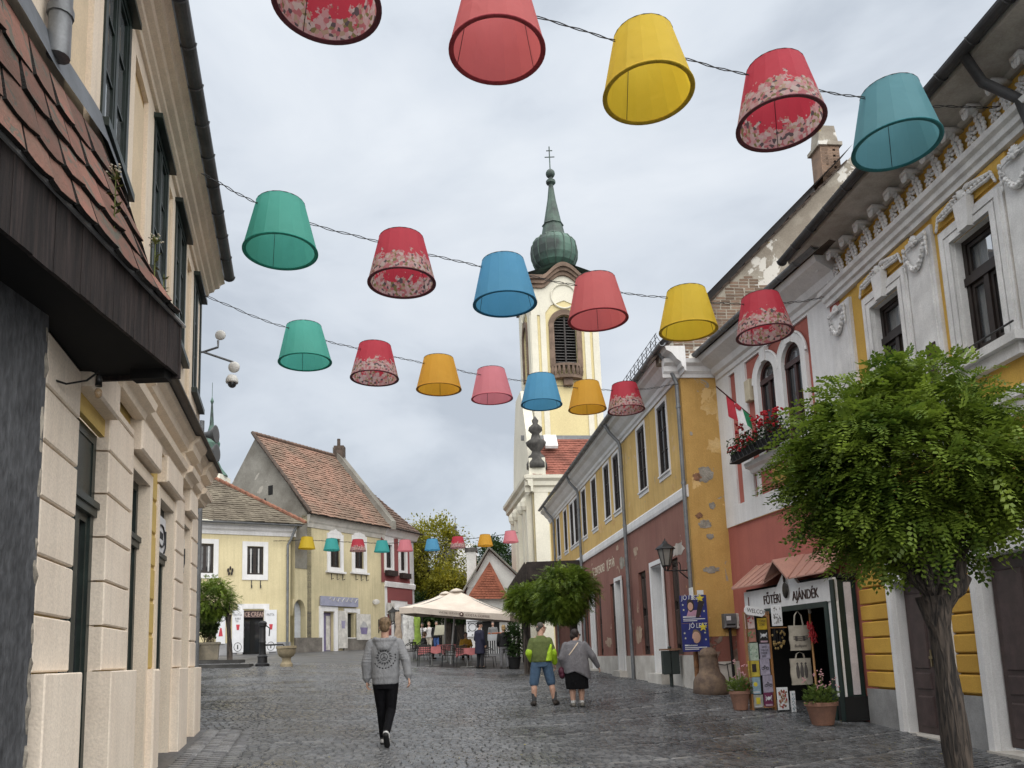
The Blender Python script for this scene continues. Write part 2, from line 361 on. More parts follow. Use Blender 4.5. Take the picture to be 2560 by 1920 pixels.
for i in range(8):
    q = MB(); ox, oy = 0, 9; vv = sett_geo(ox, oy, .12, .1, 0); q.add([p-V(0, 9, gz(0, 9)) for p in vv], SF); me = q.mesh('sett'); me.materials.append(SETT); svar.append(me)
for i, (x, y, l, w, a) in enumerate(near):
    o = link('sett', svar[i % 8], pav); o.location = (x, y, gz(x, y)); o.rotation_euler = (-.0, .0, a); o.scale = (l/.12, w/.1, 1)
# larger kerb-side stones along the cream house
PALE = stone_mat('grey kerb stones', (.10, .10, .105), (.20, .2, .2), .45)
kb = []
for i in range(4):
    q = MB(); q.add([p-V(0, 9, gz(0, 9)) for p in sett_geo(0, 9, .2, .17, 0, .014)], SF); me = q.mesh('paving_stone'); me.materials.append(PALE); kb.append(me)
nk = 0
y = 6.2
while y < 13.0:
    for c in range(4):
        xx = lx(y) + .09 + c*.185 - .12
        w_ = random.uniform(.14, .19); o = link('paving_stone', kb[nk % 4], pav); o.location = (xx+random.uniform(-.006, .006), y+(c % 2)*.07, gz(xx, y)); o.rotation_euler = (0, 0, -.25); o.scale = (.9, w_/.2, 1); nk += 1
        if nk > 290: break
    y += .16
# fallen yellow leaves
LEAFY = M('fallen leaf', (.42, .36, .10), .7, .1, rnd=.3)
fl = MB()
for i in range(150):
    p = onG(random.uniform(1700, 2500), random.uniform(1800, 1915)) if i < 110 else onG(random.uniform(600, 1700), random.uniform(1760, 1915))
    a = random.uniform(0, 6.3); s = random.uniform(.012, .024); u_ = V(math.cos(a), math.sin(a), random.uniform(-.2, .2))*s; w_ = V(-math.sin(a), math.cos(a), 0)*s*.5; p = p+V(0, 0, .018)
    fl.quad(p-u_, p-w_, p+u_, p+w_)
tag(fl.build('fallen_leaves', LEAFY), 'small yellow leaves scattered over the wet setts', 'leaves', kind='stuff')
# ---------------- shared building materials ----------------
WHITE = M('white lime paint', (.74, .735, .735), .85, .06, 1.3, .12, 70, col2=(.66, .655, .65), streak=.06)
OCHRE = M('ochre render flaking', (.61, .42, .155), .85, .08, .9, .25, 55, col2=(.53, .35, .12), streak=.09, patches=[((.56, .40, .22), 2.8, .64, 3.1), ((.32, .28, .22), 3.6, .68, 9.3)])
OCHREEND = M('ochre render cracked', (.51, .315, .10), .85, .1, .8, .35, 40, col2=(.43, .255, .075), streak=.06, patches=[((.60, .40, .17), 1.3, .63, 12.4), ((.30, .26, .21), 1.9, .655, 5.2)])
MAROON = M('red brown render flaking', (.262, .128, .10), .85, .1, .7, .2, 60, col2=(.225, .10, .08), streak=.09, patches=[((.40, .30, .22), 1.9, .685, 7.7), ((.42, .25, .10), 1.6, .70, 2.2)])
PLIN = M('pale worn plinth', (.60, .575, .53), .85, .18, 1.4, .3, 50, col2=(.44, .41, .37), patches=[((.33, .30, .26), 1.4, .68, 1.2)])
GUT = M('zinc gutter', (.20, .21, .22), .5, .15, 3, .08, 40, metal=.35)
GUTD = M('dark old gutter', (.055, .055, .058), .6, .2, 3, .2, 30)
DARKWOOD = M('dark brown joinery', (.03, .021, .018), .5, .2, 6, .1, 80)
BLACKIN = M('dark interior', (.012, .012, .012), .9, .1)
BRICK = M('old weathered brick', (.27, .18, .125), .9, .15, 3, .4, 45, col2=(.17, .12, .09), rnd=.35)
MORT = M('weathered plaster and mortar', (.40, .37, .31), .9, .2, 1.2, .5, 30, col2=(.24, .21, .17), patches=[((.62, .60, .55), 1.1, .58, 4.1), ((.36, .27, .08), 1.6, .66, 8.1)])
ROOFD = M('dark old roof tile', (.10, .075, .06), .9, .2, 4, .3, 30)
def glass_mat(name, col=(.02, .022, .025), a=.25):
    m = bpy.data.materials.new(name); m.use_nodes = True; nt = m.node_tree; b = nt.nodes['Principled BSDF']; L = nt.links.new
    b.inputs['Base Color'].default_value = (*col, 1); b.inputs['Roughness'].default_value = .04; b.inputs['Specular IOR Level'].default_value = .7
    tc = _n(nt, 'ShaderNodeTexCoord'); nz = _n(nt, 'ShaderNodeTexNoise'); nz.inputs['Scale'].default_value = 3; L(tc.outputs['Object'], nz.inputs['Vector'])
    bp = _n(nt, 'ShaderNodeBump'); bp.inputs['Strength'].default_value = .05; bp.inputs['Distance'].default_value = .05; L(nz.outputs['Fac'], bp.inputs['Height']); L(bp.outputs[0], b.inputs['Normal'])
    if a:
        tr = _n(nt, 'ShaderNodeBsdfTransparent'); ms = _n(nt, 'ShaderNodeMixShader'); ms.inputs[0].default_value = a; out = nt.nodes['Material Output']
        L(tr.outputs[0], ms.inputs[1]); L(b.outputs[0], ms.inputs[2]); L(ms.outputs[0], out.inputs['Surface'])
    return m
GLASS = glass_mat('window glass', a=0); GLASSC = glass_mat('clear window glass', (.10, .11, .12), .42)
CURT = M('net curtain', (.62, .62, .60), .9, .1, 8, stretch=(6, 6, .4), col2=(.40, .41, .42))
def casement(parent, fr, u0, u1, z0, z1, d, fm, bars=(2, 3), t=.05, glass=None, curtain=False, name='window', outer=.06):
    """a window: frame with sashes and glazing bars, panes and curtain as sub-parts"""
    P = fr.P; b = MB(); frame_ring(b, u0, u1, z0, z1, outer, d-.06, d+.02, P)
    nu, nz_ = bars; iu0, iu1, iz0, iz1 = u0+outer, u1-outer, z0+outer, z1-outer
    for i in range(1, nu):
        uu = iu0+(iu1-iu0)*i/nu; b.box(uu-t*.6, uu+t*.6, d-.05, d+.012, iz0, iz1, P)
    for k in range(nu):
        a, c = iu0+(iu1-iu0)*k/nu, iu0+(iu1-iu0)*(k+1)/nu
        frame_ring(b, a+t*.6*(k > 0), c-t*.6*(k < nu-1), iz0, iz1, t*.55, d-.045, d+.004, P)
        for j in range(1, nz_):
            zz = iz0+(iz1-iz0)*j/nz_; b.box(a+t, c-t, d-.04, d-.004, zz-.013, zz+.013, P)
    o = b.build(name, fm, parent)
    MB().quad(P(iu0, d-.025, iz0), P(iu1, d-.025, iz0), P(iu1, d-.025, iz1), P(iu0, d-.025, iz1)).build('pane', glass or GLASS, o)
    if curtain:
        for (a, c) in ((iu0, iu0+(iu1-iu0)*.32), (iu1-(iu1-iu0)*.34, iu1)):
            q = MB(); n = 14
            for i in range(n):
                ua, ub = a+(c-a)*i/n, a+(c-a)*(i+1)/n; da, db = d-.13-.02*math.sin(i*2.1), d-.13-.02*math.sin((i+1)*2.1)
                q.quad(P(ua, da, iz0), P(ub, db, iz0), P(ub, db, iz1), P(ua, da, iz1))
            q.build('curtain', CURT, o, smooth=True)
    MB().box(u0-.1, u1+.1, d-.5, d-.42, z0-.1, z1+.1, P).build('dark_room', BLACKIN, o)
    return o
def cyl_gutter(b, fr, u0, u1, d, z, r=.075, fall=0.0):
    n = 9
    prof = [(d+r*math.cos(math.pi+math.pi*i/(n-1)), z+r*math.sin(math.pi+math.pi*i/(n-1))) for i in range(n)] + [(d+(r-.012)*math.cos(2*math.pi-math.pi*i/(n-1)), z+(r-.012)*math.sin(2*math.pi-math.pi*i/(n-1))) for i in range(n)]
    b.run(prof, u0, u1, fr.P); k = u0
    while k < u1:
        b.tube([fr.P(k, d+(r+.006)*math.cos(a), z+(r+.006)*math.sin(a)) for a in [math.pi+math.pi*i/8 for i in range(9)]], .011, 5); k += .62
    return b
def downpipe(parent, fr, pts, r=.05, mat=GUT, name='downpipe'):
    b = MB().tube([fr.P(*p) for p in pts], r, 12)
    a, c = Vector(fr.P(*pts[-2])), Vector(fr.P(*pts[-1])); L_ = (c-a).length; k = .6
    while k < L_-.2:
        p = a.lerp(c, k/L_); b.tube([p-V(0, 0, .03), p+V(0, 0, .03)], r+.012, 12); k += 1.9
    return b.build(name, mat, parent, smooth=True, auto=40)

# ================= OCHRE HOUSE (right, along the street) =================
oh = thing('ochre_house', 'long ochre and red-brown two-storey house with peeling plaster and dark windows', 'house', (4.3, 19, 0))
P = R1.P; UE = 22.0
wins = [1.32, 3.48, 6.75, 8.22, 10.45, 12.5, 14.3, 15.35, 17.0, 19.1]
wh = [(u, u+.84, 6.1, 7.98, .08) for u in wins]
wall(0, UE, 5.39, 8.25, wh, P).build('wall', OCHRE, oh)
gw = [(1.2, 1.98), (4.3, 5.15), (8.3, 9.05), (10.65, 11.35), (13.2, 13.9), (16.0, 16.7)]; ni = [(2.45, 3.5), (7.15, 7.95), (11.7, 12.3), (14.6, 15.3)]
gh = [(a, b, 1.36, 3.8, .2) for a, b in gw] + [(a, b, .3, 3.78, .32) for a, b in ni]
wall(0, UE, 1.33, 5.12, gh, P).build('wall', MAROON, oh)
wall(-.0, UE, -.6, 1.33, [(a, b, .85, 1.4, .36) for a, b in ni], P, d=.05).build('plinth', PLIN, oh)
MB().run([(0, 5.12), (.05, 5.12), (.07, 5.2), (.07, 5.36), (.02, 5.42), (0, 5.42)], -.02, UE, P).build('string_course', WHITE, oh)
for (a, b_, z0, z1, rv) in wh:
    q = MB(); frame_ring(q, a-.10, b_+.10, z0-.15, z1+.10, .10, 0, .02, P, .15)
    q.box(a, a+.004, -.05, 0, z0, z1, P); q.box(b_-.004, b_, -.05, 0, z0, z1, P); q.box(a, b_, -.05, 0, z1-.004, z1, P); q.box(a-.1, b_+.1, -.05, .06, z0-.04, z0+.004, P)
    q.build('window_surround', WHITE, oh)
    casement(oh, R1, a, b_, z0, z1, -.03, DARKWOOD, (2, 3))
for a, b_ in gw:
    o = casement(oh, R1, a+.03, b_-.03, 1.36, 3.78, -.1, DARKWOOD, (2, 1), t=.08, outer=.09, name='shuttered_window')
    q = MB()
    for s in (0, 1):
        ua = a+.12+s*((b_-a)/2-.05); ub = ua+(b_-a)/2-.18
        for zz in (1.6, 2.7): q.bev(ua, ub, -.1, -.06, zz, zz+.9, .03, P)
    q.build('shutter_panel', M('brown shutter', (.05, .03, .025), .5, .2, 6), o)
for a, b_ in ni:
    q = MB(); frame_ring(q, a-.12, b_+.12, .85, 3.92, .12, .052, .08, P, 0)
    q.box(a, a+.004, -.32, .05, .85, 3.78, P); q.box(b_-.004, b_, -.32, .05, .85, 3.78, P); q.box(a, b_, -.32, .05, 3.776, 3.78, P); q.box(a-.1, b_+.1, -.33, -.322, .6, 3.9, P)
    n_ = q.build('doorway_surround', WHITE, oh)
    MB().box(a+.02, b_-.02, -.32, -.28, .88, 3.7, P).build('white_door', M('pale door', (.52, .54, .56), .7, .08), n_)
    MB().box(a-.16, b_+.16, .052, .3, .45, .86, P).build('step', PLIN, oh)
cor = [(0, 7.98+.14), (.04, 8.12), (.05, 8.2), (.10, 8.24), (.12, 8.34), (.22, 8.42), (.34, 8.58), (.46, 8.64), (.50, 8.74), (0, 8.74)]
MB().run(cor, -.5, UE, P).build('cornice', WHITE, oh)
cyl_gutter(MB(), R1, -.55, UE-.3, .58, 8.80, .08).build('gutter', GUT, oh)
downpipe(oh, R1, [(-.05, .50, 8.72), (-.05, .38, 8.5), (-.05, .2, 8.15), (-.05, .12, 7.95), (-.05, .12, 2.6), ])
downpipe(oh, R1, [(-.05, .12, 2.6), (-.05, .12, .45)], .058, M('rusty pipe', (.26, .12, .05), .8, .25, 7, .3, 60, col2=(.12, .06, .03)))
for uu in (5.95, 13.45, 20.2): downpipe(oh, R1, [(uu+.15, .55, 8.72), (uu+.12, .42, 8.45), (uu, .16, 8.1), (uu, .12, 7.9), (uu, .12, .5)], .055)
# end wall facing the camera, its gable in bare brick, coping and roof
Pe = RE.P
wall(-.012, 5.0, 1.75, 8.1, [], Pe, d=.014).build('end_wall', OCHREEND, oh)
wall(-.02, 5.0, -.6, 1.16, [], Pe, d=.062).build('end_plinth', PLIN, oh)
wall(-.006, 5.0, 1.16, 1.75, [], Pe, d=.006).build('bare_stone_band', M('bare rubble band', (.24, .19, .15), .9, .2, 2.5, .8, 18, col2=(.15, .10, .08), patches=[((.20, .08, .06), 1.3, .55, 2.0)]), oh)
MB().run([(0, 8.1), (.05, 8.1), (.06, 8.18), (.12, 8.24), (.14, 8.36), (.24, 8.42), (.26, 8.52), (0, 8.56)], -.45, 2.2, Pe).build('end_cornice', WHITE, oh)
g0 = RE.uz(1775, 755); g1 = RE.uz(2090, 430); sl = (g1[1]-g0[1])/(g1[0]-g0[0])
def gab(u): return g0[1] + sl*(u-g0[0])
ua_, ub_ = -.5, 5.2
MB().prism([(ua_, 8.5), (ub_, 8.5), (ub_, gab(ub_)), (ua_, gab(ua_))], -.3, -.02, Pe).build('gable', MORT, oh)
bm_ = []
for i in range(5):
    q = MB(); q.bev(-.115, .115, 0, .03, -.03, .03, .008); me = q.mesh('brick'); me.materials.append(BRICK); bm_.append(me)
rowz = 8.55; nb = 0
ang_e = math.atan2(RE.u.y, RE.u.x)
while rowz < 13.6 and nb < 230:
    uu = ua_ + (.13 if int(rowz*100) % 2 else 0)
    while uu < 3.6:
        if gab(uu) > rowz+.12 and gab(uu)-rowz < 2.2+.0*uu:
            pk = math.sin(uu*1.7+rowz*1.1)+math.sin(uu*.6-rowz*1.9+1)
            if (uu < 1.9 and pk > -1.1) or (uu >= 1.9 and pk > .9):
                o = link('brick', random.choice(bm_), oh); p = Pe(uu+random.uniform(-.012, .012), -.015, rowz+random.uniform(-.006, .006))
                o.location = p-oh.location; o.rotation_euler = (0, random.uniform(-.03, .03), ang_e); nb += 1
        uu += .26
    rowz += .083
cop = MB(); k = 0.0; n_ = 26
for i in range(n_):
    a, c = ua_-.2+(5.6)*i/n_, ua_-.2+5.6*(i+1.15)/n_; h = random.uniform(.0, .05)
    cop.prism([(a, gab(a)-.04+h), (c, gab(c)-.02+h*.4), (c, gab(c)+.03+h*.4), (a, gab(a)+.05+h)], -.36, .05, Pe)
cop.build('coping', ROOFD, oh)
MB().add([P(-.3, .62, 8.86), P(UE, .62, 8.86), P(UE, -5.0, 8.86+5.6*sl), P(-.3, -5.0, 8.86+5.6*sl)], [(0, 1, 2, 3)]).build('roof', ROOFD, oh)
q = MB()
for i in range(12):                          # snow guard wires along the eave
    uu = .2+i*.42; q.tube([P(uu, .5, 8.95), P(uu+.05, .5, 9.33)], .012, 5); q.tube([P(uu, .5, 9.33), P(uu+.2, .2, 9.0)], .008, 5)
for zz in (9.08, 9.2, 9.32): q.tube([P(.1, .5, zz), P(5.0, .5, zz)], .008, 5)
q.build('snow_guard', GUTD, oh)
def flake(fr, x0, y0, x1, y1, d, mat, seed, parent=oh, name='plaster_patch'):
    a, b_, c, e = fr.rect(x0, y1, x1, y0, d); rs = random.Random(seed); n = 22; pts = []
    for k in range(n):
        t = 2*math.pi*k/n; r = rs.uniform(.62, 1.05); pts.append(((a+b_)/2+(b_-a)/2*r*math.cos(t), (c+e)/2+(e-c)/2*r*math.sin(t)))
    MB().prism(pts, d-.004, d, fr.P).build(name, mat, parent)
    q = MB()                                   # curled paint rim round the loss
    for k in range(n):
        if rs.random() < .75: q.tube([fr.P(*p_[:1], d+.002, p_[1]) for p_ in (pts[k], pts[(k+1) % n])], .008, 4)
    return pts
BEIG = M('beige undercoat patch', (.44, .35, .27), .9, .2, 5, .5, 30, col2=(.33, .22, .16)); BARE = M('bare grey plaster patch', (.34, .315, .275), .95, .25, 5, .8, 30, col2=(.20, .18, .15)); PALEO = M('paler peeled ochre', (.60, .42, .20), .9, .2, 4, .5, 30, col2=(.52, .33, .12)); BRKP = M('exposed brick patch', (.30, .155, .09), .9, .25, 6, .7, 30)
for i, (x0, y0, x1, y1, mt) in enumerate(((1752, 992, 1800, 1040, PALEO), (1790, 1022, 1826, 1068, PALEO), (1762, 1092, 1830, 1142, PALEO), (1740, 1164, 1784, 1212, BARE), (1732, 1180, 1754, 1204, BRKP), (1772, 1254, 1790, 1275, BARE), (1738, 1280, 1758, 1298, BRKP), (1744, 1298, 1782, 1322, BARE), (1766, 1332, 1786, 1351, BARE), (1756, 1414, 1800, 1434, BARE), (1724, 1078, 1732, 1090, BARE))):
    flake(RE, x0, y0, x1, y1, .019+.0005*i, mt, 50+i)
for i, (x0, y0, x1, y1, mt) in enumerate(((1583, 1362, 1594, 1394, BEIG), (1590, 1560, 1606, 1612, BEIG), (1548, 1386, 1562, 1430, BARE), (1676, 1345, 1712, 1400, M('whitish patch', (.52, .47, .42), .9, .15, 4)), (1514, 1590, 1530, 1620, BEIG), (1540, 1360, 1546, 1380, BEIG))):
    flake(R1, x0, y0, x1, y1, .006+.0005*i, mt, 80+i)
for i, (x0, y0, x1, y1) in enumerate(((1496, 1300, 1508, 1340), (1530, 1290, 1538, 1318), (1678, 1205, 1686, 1230))): flake(R1, x0, y0, x1, y1, .006, PALEO, 95+i)
# chimney on the gable
cx = RE.uz(2090, 420); ch = MB(); u0_, u1_ = RE.uz(2066, 400)[0], RE.uz(2114, 400)[0]; zt = RE.uz(2090, 350)[1]; zb = gab(u0_)-.2
chim = MB().box(u0_, u1_, -.75, -.25, zb, zt, Pe).build('chimney', BRICK, oh)
MB().box(u0_-.07, u1_+.07, -.82, -.18, zt, zt+.10, Pe).prism([(u0_-.02, zt+.1), (u1_+.02, zt+.1), (u1_-.06, zt+.62), (u0_+.06, zt+.62)], -.72, -.28, Pe).build('chimney_cap', MORT, chim)
for j in range(int((zt-zb)/.085)):
    for i in range(3):
        uu = u0_+.12+i*.2-(.1 if j % 2 else 0)
        if u0_+.02 < uu-.09 or True:
            o = link('brick', random.choice(bm_), chim); o.location = Pe(min(max(uu, u0_+.1), u1_-.1), -.245, zb+.05+j*.085)-oh.location; o.rotation_euler = (0, 0, ang_e); o.scale = (.8, 1, 1)
# painted lettering on the wall
LET = M('faded cream paint', (.66, .60, .48), .85, .2, 9, col2=(.42, .33, .24), lo=.3, hi=.5)
txt('S', .58, P(11.85, .004, 4.30), -R1.u, (0, 0, 1), LET, oh, sx=.8, ext=.002)
txt('ZENTENDREI', .42, P(11.5, .004, 4.36), -R1.u, (0, 0, 1), LET, oh, sx=.72, ext=.002)
txt('K', .58, P(9.35, .004, 4.30), -R1.u, (0, 0, 1), LET, oh, sx=.8, ext=.002)
txt('ÉPTÁR', .42, P(9.0, .004, 4.36), -R1.u, (0, 0, 1), LET, oh, sx=.74, ext=.002)
MB().box(-.34, -.09, .17, .19, 2.62, 2.9, P).build('street_name_plate', M('enamel plate', (.68, .7, .7), .4, .05), oh)
MB().box(-.02, .13, .16, .18, 2.64, 2.84, RE.P).build('name_plate', M('enamel plate', (.68, .7, .7), .4, .05), oh); txt('Fő tér', .055, RE.P(-.005, .183, 2.71), RE.u, (0, 0, 1), M('plate ink', (.02, .02, .03), .6), oh, ext=.001)

# ================= PINK HOUSE =================
ph = thing('pink_house', 'narrow white and pinkish-red house with paired arched windows above a gift shop', 'house', R2p.P(2.3, 0, 0))
P = R2p.P
ROSE = M('pinkish red render', (.40, .13, .10), .85, .06, .8, .12, 60, col2=(.35, .11, .088), streak=.06)
wall(.28, 6.2, 4.32, 8.05, [(1.06, 3.7, 4.77, 7.93, .05), (4.2, 4.5, 4.76, 7.9, .05)], P, reveal=.05).build('wall', WHITE, ph)
aw = [(1.38, 2.10), (2.42, 3.14)]
wall(1.0, 3.75, 4.7, 8.0, [(a, b, 5.52, 7.62, .12) for a, b in aw]+[(2.2, 3.45, 4.9, 5.3, .03)], P, d=-.05).build('red_panel', ROSE, ph)
MB().box(4.15, 4.55, -.1, -.05, 4.7, 7.95, P).build('red_strip', ROSE, ph)
wall(.28, 6.2, -.6, 4.32, [(.95, 4.05, -.6, 2.55, .3)], P, d=-.03).build('wall', ROSE, ph)
MB().box(.28, 4.72, 0, .03, 4.32, 4.77, P).build('white_band', WHITE, ph)
MB().box(.0, .29, -.05, .012, -.6, 8.0, P).build('red_pilaster', ROSE, ph)
for a, b_ in aw:
    m_ = (a+b_)/2; r_ = (b_-a)/2; zs = 7.62-r_
    arc = [(m_+r_*math.cos(math.pi*i/14), zs+r_*math.sin(math.pi*i/14)) for i in range(15)]
    arcO = [(m_+(r_+.17)*math.cos(math.pi*i/14), zs+(r_+.17)*math.sin(math.pi*i/14)) for i in range(15)]
    q = MB()
    for i in range(14): q.prism([arc[i], arc[i+1], arcO[i+1], arcO[i]], -.05, .035, P)
    q.box(a-.17, a, -.05, .035, 5.5, zs, P); q.box(b_, b_+.17, -.05, .035, 5.5, zs, P)
    for i in range(14):                      # outer bead
        o0 = (m_+(r_+.2)*math.cos(math.pi*i/14), zs+(r_+.2)*math.sin(math.pi*i/14)); o1 = (m_+(r_+.2)*math.cos(math.pi*(i+1)/14), zs+(r_+.2)*math.sin(math.pi*(i+1)/14))
        q.tube([P(o0[0], .02, o0[1]), P(o1[0], .02, o1[1])], .028, 6)
    q.prism([(m_-.09, zs+r_), (m_+.09, zs+r_), (m_+.12, zs+r_+.3), (m_-.12, zs+r_+.3)], -.04, .07, P)
    q.build('arched_surround', WHITE, ph)
    q = MB()                                 # spandrels closing the square opening above the arch
    for sgn in (1, -1):
        for i in range(7):
            c0, c1 = (arc[i], arc[i+1]) if sgn > 0 else (arc[14-i], arc[13-i])
            q.prism([c0, (m_+sgn*r_, 7.63) if i == 6 else (m_+sgn*r_, 7.63), c1], -.12, -.05, P)
    q.build('spandrel', ROSE, ph)
    w_ = MB(); w_.box(a, a+.07, -.13, -.06, 5.52, zs, P); w_.box(b_-.07, b_, -.13, -.06, 5.52, zs, P); w_.box(a, b_, -.14, -.04, zs-.09, zs+.02, P); w_.box(m_-.04, m_+.04, -.12, -.06, 5.52, zs-.09, P); w_.box(a, b_, -.13, -.06, 5.52, 5.62, P)
    for i in range(14):
        i0 = [(m_+(r_-.07)*math.cos(math.pi*k/14), zs+(r_-.07)*math.sin(math.pi*k/14)) for k in (i, i+1)]; w_.prism([i0[0], i0[1], arc[i+1], arc[i]], -.13, -.06, P)
    wo = w_.build('arched_window', M('red brown joinery', (.055, .022, .02), .45, .2, 6), ph)
    MB().quad(*[P(u_, -.1, z_) for u_, z_ in ((a+.05, 5.55), (b_-.05, 5.55), (b_-.05, zs-.05), (a+.05, zs-.05))]).build('pane', GLASS, wo)
    MB().add([P(u_, -.1, z_) for u_, z_ in [(m_+(r_-.05)*math.cos(math.pi*k/14), zs+(r_-.05)*math.sin(math.pi*k/14)) for k in range(15)]], [tuple(range(15))]).build('fanlight', GLASSC, wo)
    MB().box(a-.1, b_+.1, -.5, -.45, 5.4, 7.7, P).build('blind', CURT if False else M('pale blind', (.5, .55, .62), .8), wo)
MB().run([(-.05, 5.3), (.1, 5.3), (.14, 5.38), (.24, 5.42), (.26, 5.52), (-.05, 5.54)], 1.2, 3.6, P).run([(-.05, 4.77), (.02, 4.77), (.02, 5.3), (-.05, 5.3)], 2.12, 2.2, P).run([(-.05, 4.77), (.02, 4.77), (.02, 5.3), (-.05, 5.3)], 3.45, 3.53, P).build('window_sill', WHITE, ph)
MB().run([(0, 7.98), (.04, 8.0), (.05, 8.1), (.12, 8.14), (.16, 8.28), (.3, 8.36), (.46, 8.44), (.5, 8.56), (0, 8.56)], -.1, 5.1, P).build('cornice', WHITE, ph)
cyl_gutter(MB(), R2p, -.3, 5.0, .6, 8.62, .075).build('gutter', GUT, ph)
MB().box(-.6, 6.2, -6, .5, 8.57, 8.62, P).build('eave_board', ROOFD, ph)
MB().add([P(-.6, .62, 8.66), P(5.0, .62, 8.66), P(5.0, -5, 12.4), P(-.6, -5, 12.4)], [(0, 1, 2, 3)]).build('roof', ROOFD, ph)
MB().bev(3.4, 3.62, -.05, .1, 6.95, 7.45, .02, P).build('alarm_box', M('cream plastic', (.52, .46, .34), .6, .1), ph)

# ================= ORNATE HOUSE =================
orn = thing('ornate_house', 'white and yellow house with stucco garlands, rosette frieze and brown doors', 'house', R2o.P(2, 0, 0))
P = R2o.P
YEL = M('warm yellow render', (.64, .40, .085), .85, .06, .9, .15, 60, col2=(.55, .335, .07), streak=.06)
STUC = M('white stucco', (.79, .785, .775), .85, .08, 2.2, .15, 60, col2=(.62, .615, .61), streak=.06)
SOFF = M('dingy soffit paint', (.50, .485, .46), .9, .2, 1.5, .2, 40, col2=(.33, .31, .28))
EU = 7.0
ow = [(1.07, 1.92), (3.25, 4.1), (5.43, 6.28)]
wall(-.3, EU, 2.66, 7.98, [(a, b, 5.38, 7.1, .22) for a, b in ow], P).build('wall', YEL, orn)
dz = [(.78, 2.14, -.5, 2.44), (2.92, 4.5, -.5, 2.6)]
wall(-.3, EU, .68, 2.66, dz, P, reveal=.3).build('wall', M('yellow render in joints', (.36, .20, .035), .9, .1), orn)
wall(-.3, EU, -.6, .69, [(a-.12, b+.12, c, e) for a, b, c, e in dz], P, d=.06).build('plinth', M('grey cement plinth', (.34, .34, .34), .85, .15, 2, .25, 40, col2=(.24, .24, .24)), orn)
blk = M('yellow rusticated block', (.60, .36, .065), .85, .08, 1.1, .2, 60, col2=(.50, .29, .05), rnd=.07)
for a, b_ in ((-.28, .64), (2.24, 2.78), (4.66, 5.3)):
    zz = .72
    while zz < 2.6:
        MB().bev(a, b_, 0, .05, zz, zz+.262, .018, P).build('block', blk, orn); zz += .285
for (a, b_, c, e) in dz:
    q = MB(); frame_ring(q, a-.12, b_+.12, -.4, e+.12, .12, 0, .09, P, 0); q.box(a-.2, b_+.2, 0, .07, e+.122, e+.42, P); q.box(a, a+.01, -.2, .0, -.4, e, P); q.box(b_-.01, b_, -.2, 0, -.4, e, P); q.box(a, b_, -.2, 0, e-.01, e, P); q.build('door_surround', WHITE, orn)
BRN = M('brown painted door', (.075, .05, .048), .5, .15, 5, .1, 60)
for (a, b_, c, e) in dz:
    mid = (a+b_)/2
    do = MB().box(a, b_, -.22, -.16, .02, e, P).build('door', BRN, orn)
    q = MB()
    for s0, s1 in ((a+.05, mid-.02), (mid+.02, b_-.05)):
        q.box(s0, s1, -.16, -.13, .04, e-.03, P)
        for z0_, z1_ in ((.14, .62), (.72, .98), (1.04, e-.2)): 
            q.bev(s0+.1, s1-.1, -.13, -.105, z0_, z1_, .02, P)
    q.build('door_leaf', BRN, do)
    MB().box(mid-.07, mid+.02, -.12, -.08, 1.2, 1.24, P).box(mid-.05, mid-.02, -.13, -.09, 1.08, 1.34, P).build('door_handle', M('brass', (.4, .33, .2), .35, metal=.8), do)
    MB().box(a-.1, b_+.1, -.25, .14, -.5, .03 if a < 2 else -.02, P).build('threshold', PLIN, orn)
